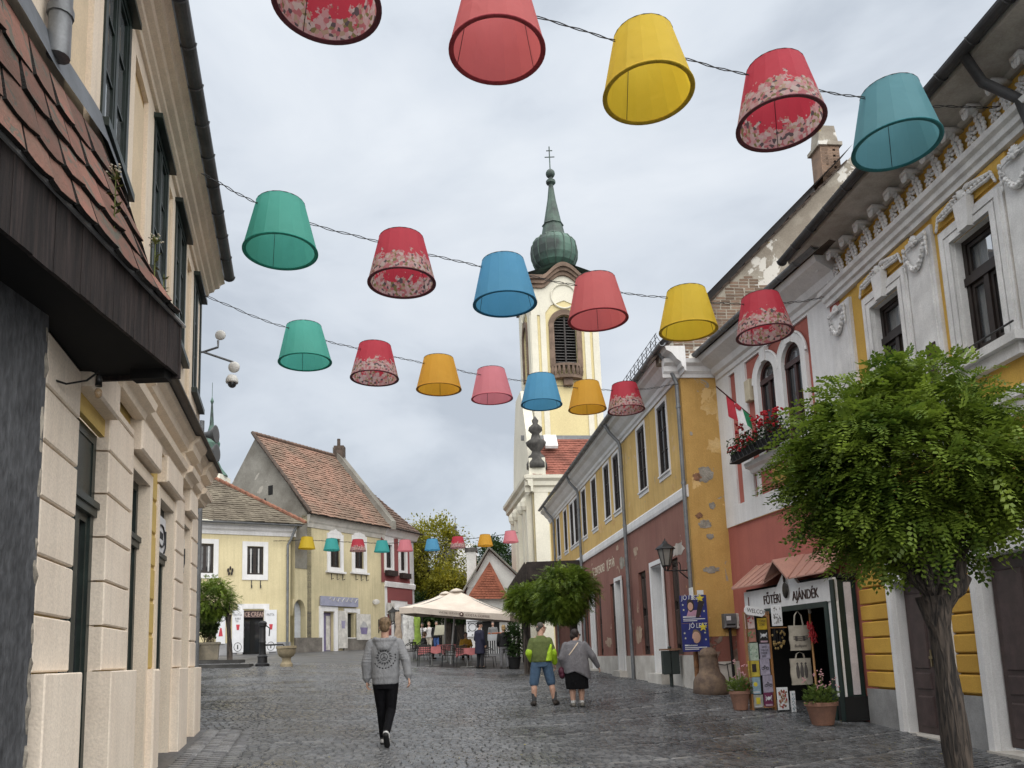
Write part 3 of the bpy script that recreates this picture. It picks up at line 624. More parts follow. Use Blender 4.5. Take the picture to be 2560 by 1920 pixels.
# vent grille over the door
q = MB(); frame_ring(q, 3.3, 3.75, 2.83, 2.98, .02, .072, .09, P)
for i in range(5): q.box(3.33+i*.085, 3.36+i*.085, .072, .085, 2.83, 2.98, P)
q.build('vent_grille', BLACKIN, orn)
for a, b_ in ((-.3, .42), (2.2, 2.85), (4.4, 5.05)):                   # white pilasters
    MB().box(a, b_, 0, .06, 4.75, 7.62, P).box(a+.08, b_-.08, .06, .085, 4.9, 7.5, P).build('pilaster', STUC, orn)
MB().run([(0, 4.3), (.06, 4.3), (.08, 4.45), (.14, 4.5), (.14, 4.62), (0, 4.66)], -.3, EU, P).build('string_course', STUC, orn)
for a, b_ in ow:
    q = MB(); frame_ring(q, a-.25, b_+.25, 5.3, 7.36, .25, 0, .06, P, 0); frame_ring(q, a-.2, b_+.2, 5.3, 7.3, .08, .06, .085, P, 0); frame_ring(q, a-.09, b_+.09, 5.3, 7.19, .09, .07, .085, P, 0)
    m_ = (a+b_)/2; q.prism([(m_-.1, 7.08), (m_+.1, 7.08), (m_+.15, 7.5), (m_-.15, 7.5)], .05, .16, P)
    q.box(a, a+.008, -.18, 0, 5.38, 7.1, P); q.box(b_-.008, b_, -.18, 0, 5.38, 7.1, P); q.box(a, b_, -.18, 0, 7.092, 7.1, P); q.box(a-.34, b_+.34, 0, .22, 5.18, 5.3, P); q.box(a-.26, b_+.26, 0, .12, 5.02, 5.18, P); q.build('window_surround', STUC, orn)
    w_ = MB(); frame_ring(w_, a, b_, 5.38, 7.1, .08, -.2, -.1, P); w_.box(a, b_, -.2, -.07, 6.42, 6.54, P); w_.box(m_-.045, m_+.045, -.19, -.09, 5.38, 6.42, P)
    frame_ring(w_, a+.09, b_-.09, 6.55, 7.01, .05, -.18, -.12, P); frame_ring(w_, a+.09, m_-.05, 5.47, 6.41, .05, -.18, -.12, P); frame_ring(w_, m_+.05, b_-.09, 5.47, 6.41, .05, -.18, -.12, P)
    wo = w_.build('window', DARKWOOD, orn)
    MB().quad(P(a+.05, -.15, 5.4), P(b_-.05, -.15, 5.4), P(b_-.05, -.15, 7.05), P(a+.05, -.15, 7.05)).build('pane', GLASSC, wo)
    for c0, c1 in ((a+.05, a+.36), (b_-.40, b_-.05)):
        q = MB(); n_ = 12
        for i in range(n_): 
            x0, x1 = c0+(c1-c0)*i/n_, c0+(c1-c0)*(i+1)/n_; y0, y1 = -.22-.02*math.sin(i*1.9), -.22-.02*math.sin(i*1.9+1.9)
            q.quad(P(x0, y0, 5.4), P(x1, y1, 5.4), P(x1, y1, 7.05), P(x0, y0, 7.05))
        q.build('curtain', CURT, wo, smooth=True)
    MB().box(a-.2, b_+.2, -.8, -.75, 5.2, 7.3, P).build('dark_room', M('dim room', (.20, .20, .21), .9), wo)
    MB().box(a-.36, b_+.36, 0, .04, 7.44, 7.72, P).build('garland_panel', YEL, orn)
# entablature and eaves
MB().run([(0, 7.74), (.09, 7.74), (.10, 7.82), (.15, 7.84), (.16, 7.92), (.22, 7.95), (.24, 8.02), (.06, 8.05), (0, 8.05)], -.34, EU, P).build('architrave', STUC, orn)
MB().box(-.3, EU, -.1, .06, 8.05, 8.5, P).build('frieze', YEL, orn)
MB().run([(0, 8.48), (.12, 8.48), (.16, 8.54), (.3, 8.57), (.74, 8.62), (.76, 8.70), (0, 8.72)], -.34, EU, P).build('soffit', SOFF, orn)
cyl_gutter(MB(), R2o, -.4, EU, .84, 8.72, .09).build('gutter', GUTD, orn)
MB().add([P(-.3, .86, 8.78), P(EU, .86, 8.78), P(EU, -5, 12.6), P(-.3, -5, 12.6)], [(0, 1, 2, 3)]).build('roof', ROOFD, orn)
MB().tube([P(4.95, .8, 8.66), P(4.95, .6, 8.3), P(5.0, .2, 8.05), P(5.05, .15, 7.7), P(5.05, .15, 3)], .06, 10).build('downpipe', GUTD, orn, smooth=True)
# stucco ornament: rosette, acanthus bracket, garland, leaf spray (shared meshes)
def ori(u, d, z): return R2o.u*u + R2o.n*d + V(0, 0, z)
def orn_mesh(name, fn):
    b = MB(); fn(b); me = b.mesh(name); me.materials.append(STUC); me.polygons.foreach_set('use_smooth', [True]*len(me.polygons)); return me
def mrot(a, tilt=0): return Matrix(((R2o.u.x, R2o.n.x, 0), (R2o.u.y, R2o.n.y, 0), (0, 0, 1))) @ Matrix.Rotation(a, 3, 'Y')
def f_ros(b):
    for k in range(8):
        a = k*math.pi/4; b.ell(ori(.075*math.cos(a), .02, .095*math.sin(a)), .055, .028, .026, 7, 4, mrot(-a))
    for k in range(6):
        a = k*math.pi/3+.3; b.ell(ori(.032*math.cos(a), .045, .04*math.sin(a)), .03, .022, .018, 6, 4, mrot(-a))
    b.ell(ori(0, .06, 0), .022, .02, .022, 6, 4)
def f_bra(b):
    for k in range(6):
        z = -.19+k*.07; d_ = .05+.10*(k/5)**2; w_ = .05+.045*math.sin(k/5*math.pi)
        for s in (-1, 1): b.ell(ori(s*w_*.6, d_, z), w_*.62, .035, .05, 7, 4, mrot(s*.5))
        b.ell(ori(0, d_+.03, z), .025, .03, .05, 6, 4)
    b.ell(ori(0, .22, .2), .09, .10, .05, 8, 5, mrot(0)); b.box(-.1, .1, 0, .34, .2, .27, lambda u, d, z: ori(u, d, z))
    for s in (-1, 0, 1): b.ell(ori(s*.05, .32, .13), .035, .03, .08, 6, 4, mrot(s*.3))
def f_gar(b):
    for i in range(15):
        t_ = i/14; u_ = -.27+.54*t_; z = -.02-.40*math.sin(math.pi*t_)**.8; r_ = .028+.02*math.sin(math.pi*t_)
        b.ell(ori(u_, .04, z), r_, r_*.9, r_, 7, 5); b.ell(ori(u_+.02, .07, z+.02*math.sin(i*2.3)), r_*.5, r_*.5, r_*.5, 6, 4)
    for s in (-1, 1):
        for k in range(5): b.ell(ori(s*.28, .03, .0-k*.075), .034-.004*k, .025, .05, 6, 4)
    for k in range(9):
        a = math.pi*(k/8); b.ell(ori(.06*math.cos(a), .05, -.02+.075*math.sin(a)), .065, .03, .02, 7, 4, mrot(-a))
    b.ell(ori(0, .05, -.02), .04, .04, .04, 7, 5); b.tube([ori(-.27, .03, -.02), ori(-.05, .03, -.0), ori(.05, .03, 0), ori(.27, .03, -.02)], .012, 5)
def f_spr(b):
    b.ell(ori(0, .06, .0), .075, .06, .085, 8, 5)
    for s in (-1, 1):
        for k in range(7):
            u_ = s*(.06+k*.075); a = s*(.5-.12*k)
            for t_ in (-1, 1): b.ell(ori(u_, .045, .02+t_*(.06-.004*k)-.01*k), .085, .03, .022, 7, 4, mrot(-(a*t_)))
            b.ell(ori(u_, .05, -.02), .04, .03, .03, 6, 4)
        for k in range(4): b.ell(ori(s*(.57+.02*k), .05, -.02-.05*k), .05, .025, .02, 6, 4, mrot(s*(.9+.1*k)))
mr_, mb_, mg_, ms_ = orn_mesh('rosette', f_ros), orn_mesh('bracket', f_bra), orn_mesh('festoon', f_gar), orn_mesh('leaf_spray', f_spr)
base = orn.location
for i in range(15):
    uu = -.1+i*.48
    if uu > 6.6: break
    o = link('bracket', mb_, orn); o.location = P(uu, .06, 8.29)-base; o.scale = (.82, .82, .82)
    o = link('rosette', mr_, orn); o.location = P(uu+.24, .065, 8.27)-base
for uu in (.06, 2.52, 4.72): o = link('festoon', mg_, orn); o.location = P(uu, .09, 7.5)-base
for a, b_ in ow: o = link('leaf_spray', ms_, orn); o.location = P((a+b_)/2, .05, 7.58)-base
MB().tube([P(2.58, .06, 5.55), P(2.58, .5, 5.55)], .02, 6).box(2.48, 2.7, .06, .1, 5.3, 5.85, P).build('iron_bracket', M('rusty iron', (.06, .035, .03), .7, .2), orn)
MB().tube([P(3.0, .25, 5.36), P(4.6, .35, 5.34)], .014, 6).build('sill_bar', GUTD, orn)
# ================= CREAM HOUSE (left) =================
ch_ = thing('cream_house', 'cream house with rusticated pilasters, green framed windows and dark gutter', 'house', LF.P(4, 0, 0))
def PL(u, d, z):                              # the upper storey of this old house is out of level
    k = min(1, max(0, (z-4.7)/1.0)); return LF.P(u, d, z + .085*(u-3)*k)
class LFrame:
    u = LF.u; n = LF.n
    P = staticmethod(PL)
CREAM = M('cream render', (.82, .71, .575), .85, .05, 1.0, .12, 60, col2=(.77, .655, .52), streak=.06)
CREAM2 = M('pale cream render', (.82, .72, .60), .85, .05, .7, .2, 45, col2=(.74, .635, .52), streak=.06)
BUFF = M('buff recessed render', (.62, .44, .22), .85, .06, 1.0, .1, 60)
YELB = M('yellow recessed render', (.62, .44, .14), .85, .08, 1.2, .12, 60)
GREEN = M('dark green joinery', (.018, .030, .026), .4, .2, 5, .06, 60)
LU = 12.0
lw = [(.65, 1.5), (2.42, 3.36), (4.0, 4.95), (6.3, 7.3), (8.6, 9.6)]
wall(.5, LU, 4.55, 8.2, [(a, b, 5.95, 7.82, .07) for a, b in lw]+[(a, b, 5.3, 7.75, .05) for a, b in ((1.75, 2.2), (3.55, 3.85), (5.3, 6.0), (7.6, 8.3))], PL, reveal=.06).build('wall', CREAM, ch_)
MB().box(.6, LU, -.5, -.055, 5.2, 7.8, PL).build('recess_back', BUFF, ch_)
for a, b_ in ((1.83, 2.2), (3.6, 3.85), (5.42, 6.0), (7.7, 8.3)): MB().box(a, b_, -.055, -.02, 5.25, 7.55, PL).build('pilaster_strip', M('light cream', (.72, .58, .40), .85, .05), ch_)
for a, b_ in lw:
    o = casement(ch_, LFrame, a, b_, 5.95, 7.82, .0, GREEN, (2, 3), t=.07, outer=.085, name='green_window', glass=glass_mat('bright window glass', (.10, .11, .115), 0) if a == lw[0][0] else bpy.data.materials['bright window glass'])
    MB().box(a-.05, b_+.05, .0, .1, 7.82, 7.88, PL).build('window_head', GREEN, o); MB().box(a-.04, b_+.04, 0, .09, 5.87, 5.95, PL).build('window_sill', GREEN, o)
ops = [(1.28, 1.9), (2.8, 3.85), (4.5, 5.45), (6.58, 7.55)]
LC = 8.42
wall(.5, LC, -.5, 4.3, [(a, b, -.5, 3.62, .16) for a, b in ops[:3]]+[(6.46, 7.66, -.5, 3.62, .05)], PL, d=-.03).build('wall', YELB, ch_)
gl = MB
for i, (a, b_) in enumerate(ops):
    if i < 3:
        q = MB(); frame_ring(q, a-.14, b_+.14, -.3, 3.74, .14, -.04, .0, PL, 0)
        q.box(a, a+.006, -.2, -.0, -.3, 3.62, PL); q.box(b_-.006, b_, -.2, 0, -.3, 3.62, PL); q.box(a, b_, -.2, 0, 3.612, 3.62, PL); q.build('opening_surround', CREAM, ch_)
    dd = -.17 if i < 3 else -.13
    b = MB(); frame_ring(b, a, b_, .2, 3.62, .1, dd-.06, dd+.04, PL, .1); b.box(a, b_, dd-.05, dd+.07, 2.86, 2.98, PL); b.box(a, b_, dd-.05, dd+.09, 2.93, 2.99, PL)
    m_ = (a+b_)/2; b.box(m_-.05, m_+.05, dd-.05, dd+.03, .2, 2.86, PL)
    for s0, s1 in ((a+.1, m_-.05), (m_+.05, b_-.1)):
        frame_ring(b, s0, s1, .3, 2.86, .07, dd-.05, dd+.02, PL); b.bev(s0+.07, s1-.07, dd-.05, dd, .37, 1.0, .03, PL)
    if i == 3: b.box(a+.08, b_-.08, dd-.05, dd+.03, 3.0, 3.55, PL)
    o = b.build('shop_door', GREEN, ch_)
    MB().quad(PL(a+.1, dd-.02, 1.0), PL(b_-.1, dd-.02, 1.0), PL(b_-.1, dd-.02, 3.55), PL(a+.1, dd-.02, 3.55)).build('pane', GLASS, o)
    MB().box(a-.0, b_+.0, -.2, .06, -.5, .28, PL).build('door_step', PLIN, ch_)
def quoin(a, b_, zt):
    z = 1.50
    while z < zt-.1:
        h = min(.40, zt-z); MB().bev(a, b_, -.14, .02, z, z+h-.018, .012, PL).build('rusticated_block', CREAM2, ch_); z += .40
for a, b_ in ((.55, 1.2), (2.0, 2.72), (5.55, 6.56), (7.56, 8.4)):
    quoin(a, b_, 4.0); MB().bev(a-.03, b_+.03, -.16, .11, -.5, 1.49, .01, PL).build('pedestal', CREAM2, ch_)
z = 1.5
while z < 3.7:                                 # narrow grooved strip between the openings
    MB().bev(4.03, 4.32, -.05, -.01, z, z+.37, .015, PL).build('rusticated_block', YELB, ch_); z += .4
MB().bev(3.99, 4.37, -.05, .08, -.5, 1.49, .02, PL).build('pedestal', CREAM2, ch_)
for a, b_ in ((1.22, 1.98), (2.75, 3.95), (4.4, 5.53), (6.58, 7.54)):
    MB().bev(a, b_, -.03, .1, 3.78, 4.12, .02, PL).build('frieze_block', CREAM2, ch_)
for (a, b_, pr) in ((.45, 7.2, -.05), (.46, 1.24, .01), (1.98, 2.74, .01), (5.5, 6.58, .01)):
    d_ = pr; e_ = .004*(pr > 0)
    MB().run([(0, 4.1), (.1+d_, 4.1+e_), (.12+d_, 4.17), (.2+d_, 4.2), (.22+d_, 4.27), (.12+d_, 4.3), (.1+d_, 4.46), (.2+d_, 4.5), (.22+d_, 4.6), (.28+d_, 4.64), (.30+d_, 4.7+e_), (0, 4.74+e_)], a, b_, PL).build('string_cornice', CREAM, ch_)
MB().run([(0, 4.745), (.33, 4.715), (.37, 4.70), (.37, 4.72), (0, 4.80)], .4, 7.2, PL).build('lead_flashing', M('dark flashing', (.09, .085, .08), .6, .15), ch_)
MB().run([(0, 7.97), (.04, 7.97), (.05, 8.03), (.10, 8.06), (.11, 8.11), (.18, 8.14), (.20, 8.19), (.27, 8.21), (.29, 8.27), (.36, 8.31), (0, 8.31)], .45, LU, PL).build('cornice', CREAM, ch_)
cyl_gutter(MB(), LFrame, .6, LU, .44, 8.37, .09).build('gutter', M('dark grey gutter', (.095, .10, .105), .5, .2, 2, .06, 30, metal=.3), ch_)
MB().add([PL(.5, .5, 8.43), PL(LU, .5, 8.43), PL(LU, -5, 11.5), PL(.5, -5, 11.5)], [(0, 1, 2, 3)]).build('roof', ROOFD, ch_)
Fe = Fr(tuple(LF.P(.5, 0, 0))[:2], (-LF.n.x, -LF.n.y), (-LF.u.x, -LF.u.y))
wall(0, 7, -.5, 7.9, [], Fe.P).build('end_wall', CREAM, ch_)
# round downpipe near the roof junction
downpipe(ch_, LFrame, [(8.78, .1, 8.1), (8.78, .1, 5.40)], .075)
# small sign boards hung in two doorways
SIGNW = M('white sign enamel', (.70, .71, .73), .5, .05); SIGNB = M('dark sign print', (.03, .03, .035), .6)
for i, (u_, z_) in enumerate(((3.3, 3.2), (1.62, 3.2))):
    r_ = [MB().box(u_-.34, u_+.34, -.10, -.08, z_-.26, z_+.26, PL).build('hanging_sign', SIGNW, None, loc=PL(u_, -.09, z_))][0]
    tag(r_, ['white enamel shop sign hung in the farther doorway of the cream house', 'white enamel shop sign hung in the nearer doorway of the cream house'][1-i], 'sign')
    txt('antik', .2, PL(u_+.25, -.276, z_-.02), -LF.u, (0, 0, 1), SIGNB, r_, ext=.001) if False else None
    q = MB()
    for k in range(16):
        a0, a1 = 2*math.pi*k/16, 2*math.pi*(k+1)/16
        q.tube([PL(u_+.24*math.cos(a0), -.072, z_+.14*math.sin(a0)), PL(u_+.24*math.cos(a1), -.072, z_+.14*math.sin(a1))], .012, 5)
    for k in range(5): q.box(u_-.14+k*.06, u_-.11+k*.06, -.08, -.074, z_-.04, z_+.05, PL)
    q.tube([PL(u_-.3, -.072, z_+.1), PL(u_-.3, -.072, z_-.12), PL(u_-.2, -.072, z_-.2)], .014, 5)
    q.build('sign_emblem', SIGNB, r_)

# ================= DARK LEAN-TO AT THE LEFT EDGE =================
FASC = M('charred black boards', (.034, .024, .022), .75, .3, 4, .3, 30, stretch=(8, 8, .5), col2=(.009, .007, .007), rnd=.3)
BLK = M('black soffit boards', (.006, .006, .006), .9, .2)
TILE = M('old red plain tile', (.225, .098, .072), .85, .15, 3, .35, 50, col2=(.15, .085, .062), rnd=.3, patches=[((.10, .09, .07), 6, .57, 3.3)])
TILEE = M('black tile edge', (.02, .018, .016), .95, .3, 8, .6, 60)  # near-black colour on the tile edges and the deck beneath
EX, EY1, EZ, EZB = -2.7, 6.35, 4.33, 3.88
lt = thing('dark_lean_to', 'dark lean-to at the left edge with black board fascia and mossy red roof tiles', 'lean-to', (-3.1, 4.6, 0))
wb = MB(); wb.add([V(-3.10, y_, z_) for y_ in (2.0, 5.16) for z_ in (-.5, 4.1)], [(0, 1, 3, 2)]); wb.add([V(x_, 5.16, z_) for x_ in (-3.1, -3.6) for z_ in (-.5, 4.1)], [(0, 1, 3, 2)])
wb.build('rough_wall', M('dark rough stucco', (.085, .088, .094), .9, .2, 3, 1.0, 26, stretch=(1, 1, .4), col2=(.045, .047, .051), fine=.2), lt)
q = MB(); 
q.tube([V(-3.115+random.uniform(-.012, .012), 5.15+random.uniform(-.015, .01), -.4+i*.07) for i in range(64)], [random.uniform(.012, .03) for i in range(64)], 6)
q.build('crumbling_edge', M('pale plaster edge', (.40, .36, .30), .9, .3, 5, .6, 30), lt)
y = 2.6; n_ = 0
while y < EY1-.02:
    w_ = min(random.uniform(.085, .125), EY1-y)
    MB().box(EX-.03, EX+random.uniform(-.004, .004), y, y+w_-.003, EZB+random.uniform(-.003, .003), EZ-.01+.028*(EY1-y), ident).build('fascia_board', FASC, lt); y += w_
MB().box(EX-.9, EX+.004, EY1-.03, EY1, EZB-.02, EZ-.005).build('end_board', FASC, lt)
MB().box(-3.6, EX-.03, 2.6, EY1-.03, EZB+.02, EZB+.06).box(EX-.34, EX-.06, EY1-.16, EY1-.04, EZB-.06, EZB+.02).build('soffit', BLK, lt)
MB().tube([V(EX+.01, 2.6, EZ+.028*(EY1-2.6)), V(EX+.01, EY1+.03, EZ)], .018, 6).build('drip_edge', M('bare drip edge', (.42, .42, .42), .4, .1, metal=.4), lt)
# roof surface: ruled from the eave to the flashing line on the cream wall
jun = [LF.uz(*p, .03) for p in ((-230, -420), (-100, -190), (35, 20), (116, 158), (174, 238), (249, 345), (301, 478))] + [(5.95, 5.45), (5.78, 4.75)]
jp = [LF.P(u_, .03, z_) for u_, z_ in jun]
ey = [2.9, 3.5, 4.1, 4.5, 4.85, 5.3, 5.75, 6.1, 6.36]
ep = [V(EX+.02, y_, EZ+.012+.028*(EY1-y_)) for y_ in ey]
def surf(s, t):                               # s along, t up
    s = min(max(s, 0), .9999)*(len(ep)-1); i = int(s); k = s-i
    return ep[i].lerp(ep[i+1], k).lerp(jp[i].lerp(jp[i+1], k), t)
sb_ = MB(); NS, NT = 40, 10
for j in range(NT+1):
    for i in range(NS+1): sb_.v.append(surf(i/NS, j/NT)-V(0, 0, .02))
sb_.f = [(j*(NS+1)+i, j*(NS+1)+i+1, (j+1)*(NS+1)+i+1, (j+1)*(NS+1)+i) for j in range(NT) for i in range(NS)]
sb_.build('roof_deck', TILEE, lt)
rows = 4
for j in range(rows):
    ncol = 12
    for i in range(ncol):
        s0 = (i+(.5 if j % 2 else 0)+.03)/ncol; s1 = s0+.94/ncol
        if s1 > .93: continue
        t0, t1 = (j-.3)/rows*.93+.01, (j+1.05)/rows*.93
        A, B_, C_, D_ = surf(s0, max(t0, -.02)), surf(s1, max(t0, -.02)), surf(s1, t1), surf(s0, t1)
        nn = (B_-A).cross(D_-A).normalized(); nn = nn if nn.x > 0 else -nn; h = .045+random.uniform(-.008, .014); tl = random.uniform(-.02, .02)
        mA, mB = A.lerp(B_, .3)-(D_-A)*(.06+tl), A.lerp(B_, .7)-(D_-A)*(.06-tl)
        top = [A+nn*h, mA+nn*h, mB+nn*h, B_+nn*(h+random.uniform(-.01, .01)), C_+nn*.012, D_+nn*.012]
        lo_ = [p-nn*.034 for p in top[:4]]
        b = MB(); b.add(top+lo_, [(0, 1, 2, 3, 4, 5), (0, 6, 7, 1), (1, 7, 8, 2), (2, 8, 9, 3), (0, 5, 6), (3, 9, 4)])
        o = b.build('roof_tile', TILE, lt); o.data.materials.append(TILEE)
        for k in range(1, 6): o.data.polygons[k].material_index = 1
# lead flashing strip up the cream wall
fb = MB(); k0 = len(jun)
for i in range(NS+1):
    s = i/NS*(k0-1); a = int(min(s, k0-2)); k = s-a; u_ = jun[a][0]+(jun[a+1][0]-jun[a][0])*k; z_ = jun[a][1]+(jun[a+1][1]-jun[a][1])*k
    du, dz_ = jun[a+1][0]-jun[a][0], jun[a+1][1]-jun[a][1]; L_ = math.hypot(du, dz_); nu_, nz_ = dz_/L_, -du/L_
    if nz_ < 0 or (abs(nz_) < .2 and nu_ > 0): nu_, nz_ = -nu_, -nz_
    fb.v += [LF.P(u_, .10, z_-.03), LF.P(u_+nu_*.24, .035, z_+nz_*.24)]
fb.f = [(2*i, 2*i+1, 2*i+3, 2*i+2) for i in range(NS)]
fb.build('lead_flashing', M('grey lead flashing', (.15, .165, .185), .6, .12, 2, .08, 20), lt, smooth=True)
# bare bulb hung under the soffit
bp_ = atY(246, 972, 5.9)
lb = thing('light_bulb', 'bare filament bulb with black socket hanging under the dark canopy', 'light bulb', bp_)
MB().tube([bp_+V(0, 0, .1), bp_+V(0, 0, .02)], .022, 10, .026).build('socket', M('black plastic', (.012, .012, .012), .4), lb, smooth=True)
MB().ell(bp_-V(0, 0, .035), .03, .03, .042, 12, 8).build('bulb_glass', glass_mat('amber bulb glass', (.35, .22, .10), .5), lb, smooth=True)
c0 = atY(120, 945, 5.5)
MB().tube([c0, c0.lerp(bp_+V(0, 0, .1), .35)-V(0, 0, .05), c0.lerp(bp_+V(0, 0, .1), .75)-V(0, 0, .03), bp_+V(0, 0, .14), bp_+V(0, 0, .09)], .008, 6).build('cable', M('black cable', (.012, .012, .012), .6), lb)
# weeds rooted in the tiles
WEED = M('weed green', (.16, .19, .05), .8, .2, 9, rnd=.2); WFL = M('dry weed flower', (.55, .50, .40), .8)
def weed(p, h, label, fl=True, lean=(.0, .0)):
    w = thing('weed', label, 'weed', p, group='weeds growing on the tiled roof'); st = MB(); lf = MB(); fw = MB(); rs = random.Random(int(h*1000))
    pts = [p + V(lean[0]*t*t, lean[1]*t*t, h*t) for t in (0, .25, .5, .75, 1)]; st.tube(pts, .006, 5, .003)
    for i in range(12):
        t = rs.uniform(.1, .95); a = rs.uniform(0, 6.28); q = p+V(lean[0]*t*t, lean[1]*t*t, h*t); l = rs.uniform(.03, .07); d = V(math.cos(a), math.sin(a), rs.uniform(-.2, .6))*l; s = V(-math.sin(a), math.cos(a), 0)*l*.22
        lf.add([q, q+d*.5+s, q+d, q+d*.5-s], [(0, 1, 2, 3)])
    if fl:
        for i in range(16):
            q = pts[-1]+V(rs.uniform(-.06, .06), rs.uniform(-.06, .06), rs.uniform(-.05, .04)); st.tube([pts[-1]-V(0, 0, .06), q], .002, 4); fw.ell(q, .009, .009, .006, 6, 4)
        tag(fw.build('flower_heads', WFL, w), kind='stuff')
    st.build('stem', WEED, w); lf.build('leaves', WEED, w)
weed(surf(.60, .12)+V(0, 0, .03), .46, 'tall flowering weed sprouting from the middle of the red tiles')
weed(surf(.79, .10)+V(0, 0, .03), .40, 'flowering weed at the far end of the tiles beside the flashing')
weed(surf(.84, .06)+V(0, 0, .03), .20, 'short leafless-topped green weed low on the tiles near the flashing', False)
# ================= HOUSES AT THE BACK OF THE SQUARE =================
PALEY = M('pale yellow render', (.63, .55, .34), .88, .07, .5, .12, 30, col2=(.56, .485, .295), streak=.06)
PALEY2 = M('stained pale yellow render', (.60, .525, .335), .88, .12, .45, .15, 25, col2=(.48, .425, .27), streak=.09, patches=[((.40, .36, .26), .7, .68, 2.5)])
GREYPL = M('bare grey plaster', (.27, .26, .23), .92, .25, .45, .3, 12, col2=(.15, .14, .12), patches=[((.36, .34, .30), .6, .62, 5.0), ((.11, .10, .09), .5, .66, 9.4)])
RTILE = M('faded red roof tile', (.32, .185, .135), .9, .2, .5, .3, 14, col2=(.195, .135, .10), patches=[((.10, .085, .07), 1.3, .66, 3.0)])
GTILE = M('mossy grey brown tile', (.185, .16, .12), .9, .25, .9, .3, 12, col2=(.11, .092, .068))
BTILE = M('brown weathered tile', (.165, .105, .08), .9, .25, .9, .3, 12, col2=(.10, .07, .055))
STONE = M('rubble base', (.18, .165, .145), .92, .25, 1.5, .7, 8, col2=(.10, .09, .08))
BASEG = M('grey base paint', (.30, .30, .31), .85, .1)
pA = atY(725, 1632, 45.7); H1 = Fr((pA.x, pA.y), (-4.8, -2.7), (.4, -1)); h1z = pA.z
h1 = thing('pale_yellow_house', 'pale yellow two-storey house with white window surrounds and ice cream shop', 'house', (pA.x, pA.y, 0))
P = H1.P; q1 = lambda *a: H1.rect(*a)
ze = H1.uz(620, 1338)[1]                         # underside of cornice
wd = [q1(537, 1365, 658, 1437)[:0] or q1(618, 1366, 658, 1437), q1(492, 1359, 533, 1433)]
dr = q1(607, 1526, 659, 1632)
for k, (a, b_) in enumerate([(wd[1][0]+3.0, wd[1][1]+3.0)]): wd.append((a, b_, wd[1][2], wd[1][3]))
wall(0, 14, -.5, ze+.2, [(*w_, .15) for w_ in wd]+[(*dr[:2], h1z-1, dr[3], .35)], P).build('wall', PALEY, h1)
for w_ in wd:
    q = MB(); frame_ring(q, w_[0]-.26, w_[1]+.26, w_[2]-.3, w_[3]+.28, .26, 0, .05, P, .3); q.build('window_surround', WHITE, h1)
    casement(h1, H1, *w_, -.1, DARKWOOD, (2, 3), t=.07, outer=.09, curtain=False)
    o_ = MB().box(w_[0]+.2, w_[0]+.28, -.09, -.085, w_[2]+.1, w_[3]-.1, P).box(w_[1]-.26, w_[1]-.19, -.09, -.085, w_[2]+.1, w_[3]-.1, P).build('curtain_edge', CURT, h1)
    q = MB()
    for uu in (w_[0]+.15, w_[1]-.25): q.tube([P(uu, .02, w_[2]-.32), P(uu, .02, w_[2]-.75), P(uu, .15, w_[2]-.75), P(uu, .15, w_[2]-.6)], .025, 5)
    q.build('flower_box_bracket', GUTD, h1)
MB().run([(0, ze), (.06, ze), (.1, ze+.2), (.22, ze+.3), (.26, ze+.5), (.45, ze+.62), (0, ze+.62)], -.3, 14, P).build('cornice', WHITE, h1)
cyl_gutter(MB(), H1, -.5, 14, .6, ze+.62, .1).build('gutter', GUT, h1)
MB().box(-.02, dr[0]-.3, 0, .05, -.5, h1z+.62, P).box(dr[1]+.3, 14, 0, .05, -.5, h1z+.62, P).build('base_band', BASEG, h1)
downpipe(h1, H1, [(-.2, .5, ze+.5), (.05, .2, ze-.25), (.18, .12, ze-.5), (.18, .12, h1z)], .07)
q = MB(); frame_ring(q, dr[0]-.28, dr[1]+.28, h1z, dr[3]+.36, .28, 0, .06, P, 0); q.build('door_surround', WHITE, h1)
do = MB().box(dr[0], dr[1], -.3, -.25, h1z, dr[3]-.42, P).build('glazed_door', GLASS, h1)
q = MB(); frame_ring(q, dr[0], (dr[0]+dr[1])/2, h1z, dr[3]-.4, .12, -.25, -.2, P); frame_ring(q, (dr[0]+dr[1])/2, dr[1], h1z, dr[3]-.4, .12, -.25, -.2, P); q.build('door_frame', BLK, do)
MB().box((dr[0]+dr[1])/2+.45, dr[1]-.12, -.2, -.19, h1z+.9, h1z+1.5, P).build('door_notice', SIGNW, do)
sg = MB().box(dr[0], dr[1], -.2, -.1, dr[3]-.4, dr[3], P).build('sign_board', M('dark red sign', (.09, .06, .06), .6), h1)
txt('ICE CREAM', .38, P(dr[1]-.06, -.09, dr[3]-.34), -H1.u, (0, 0, 1), M('warm sign letters', (.62, .45, .38), .6), sg, sx=.62, ext=.01)
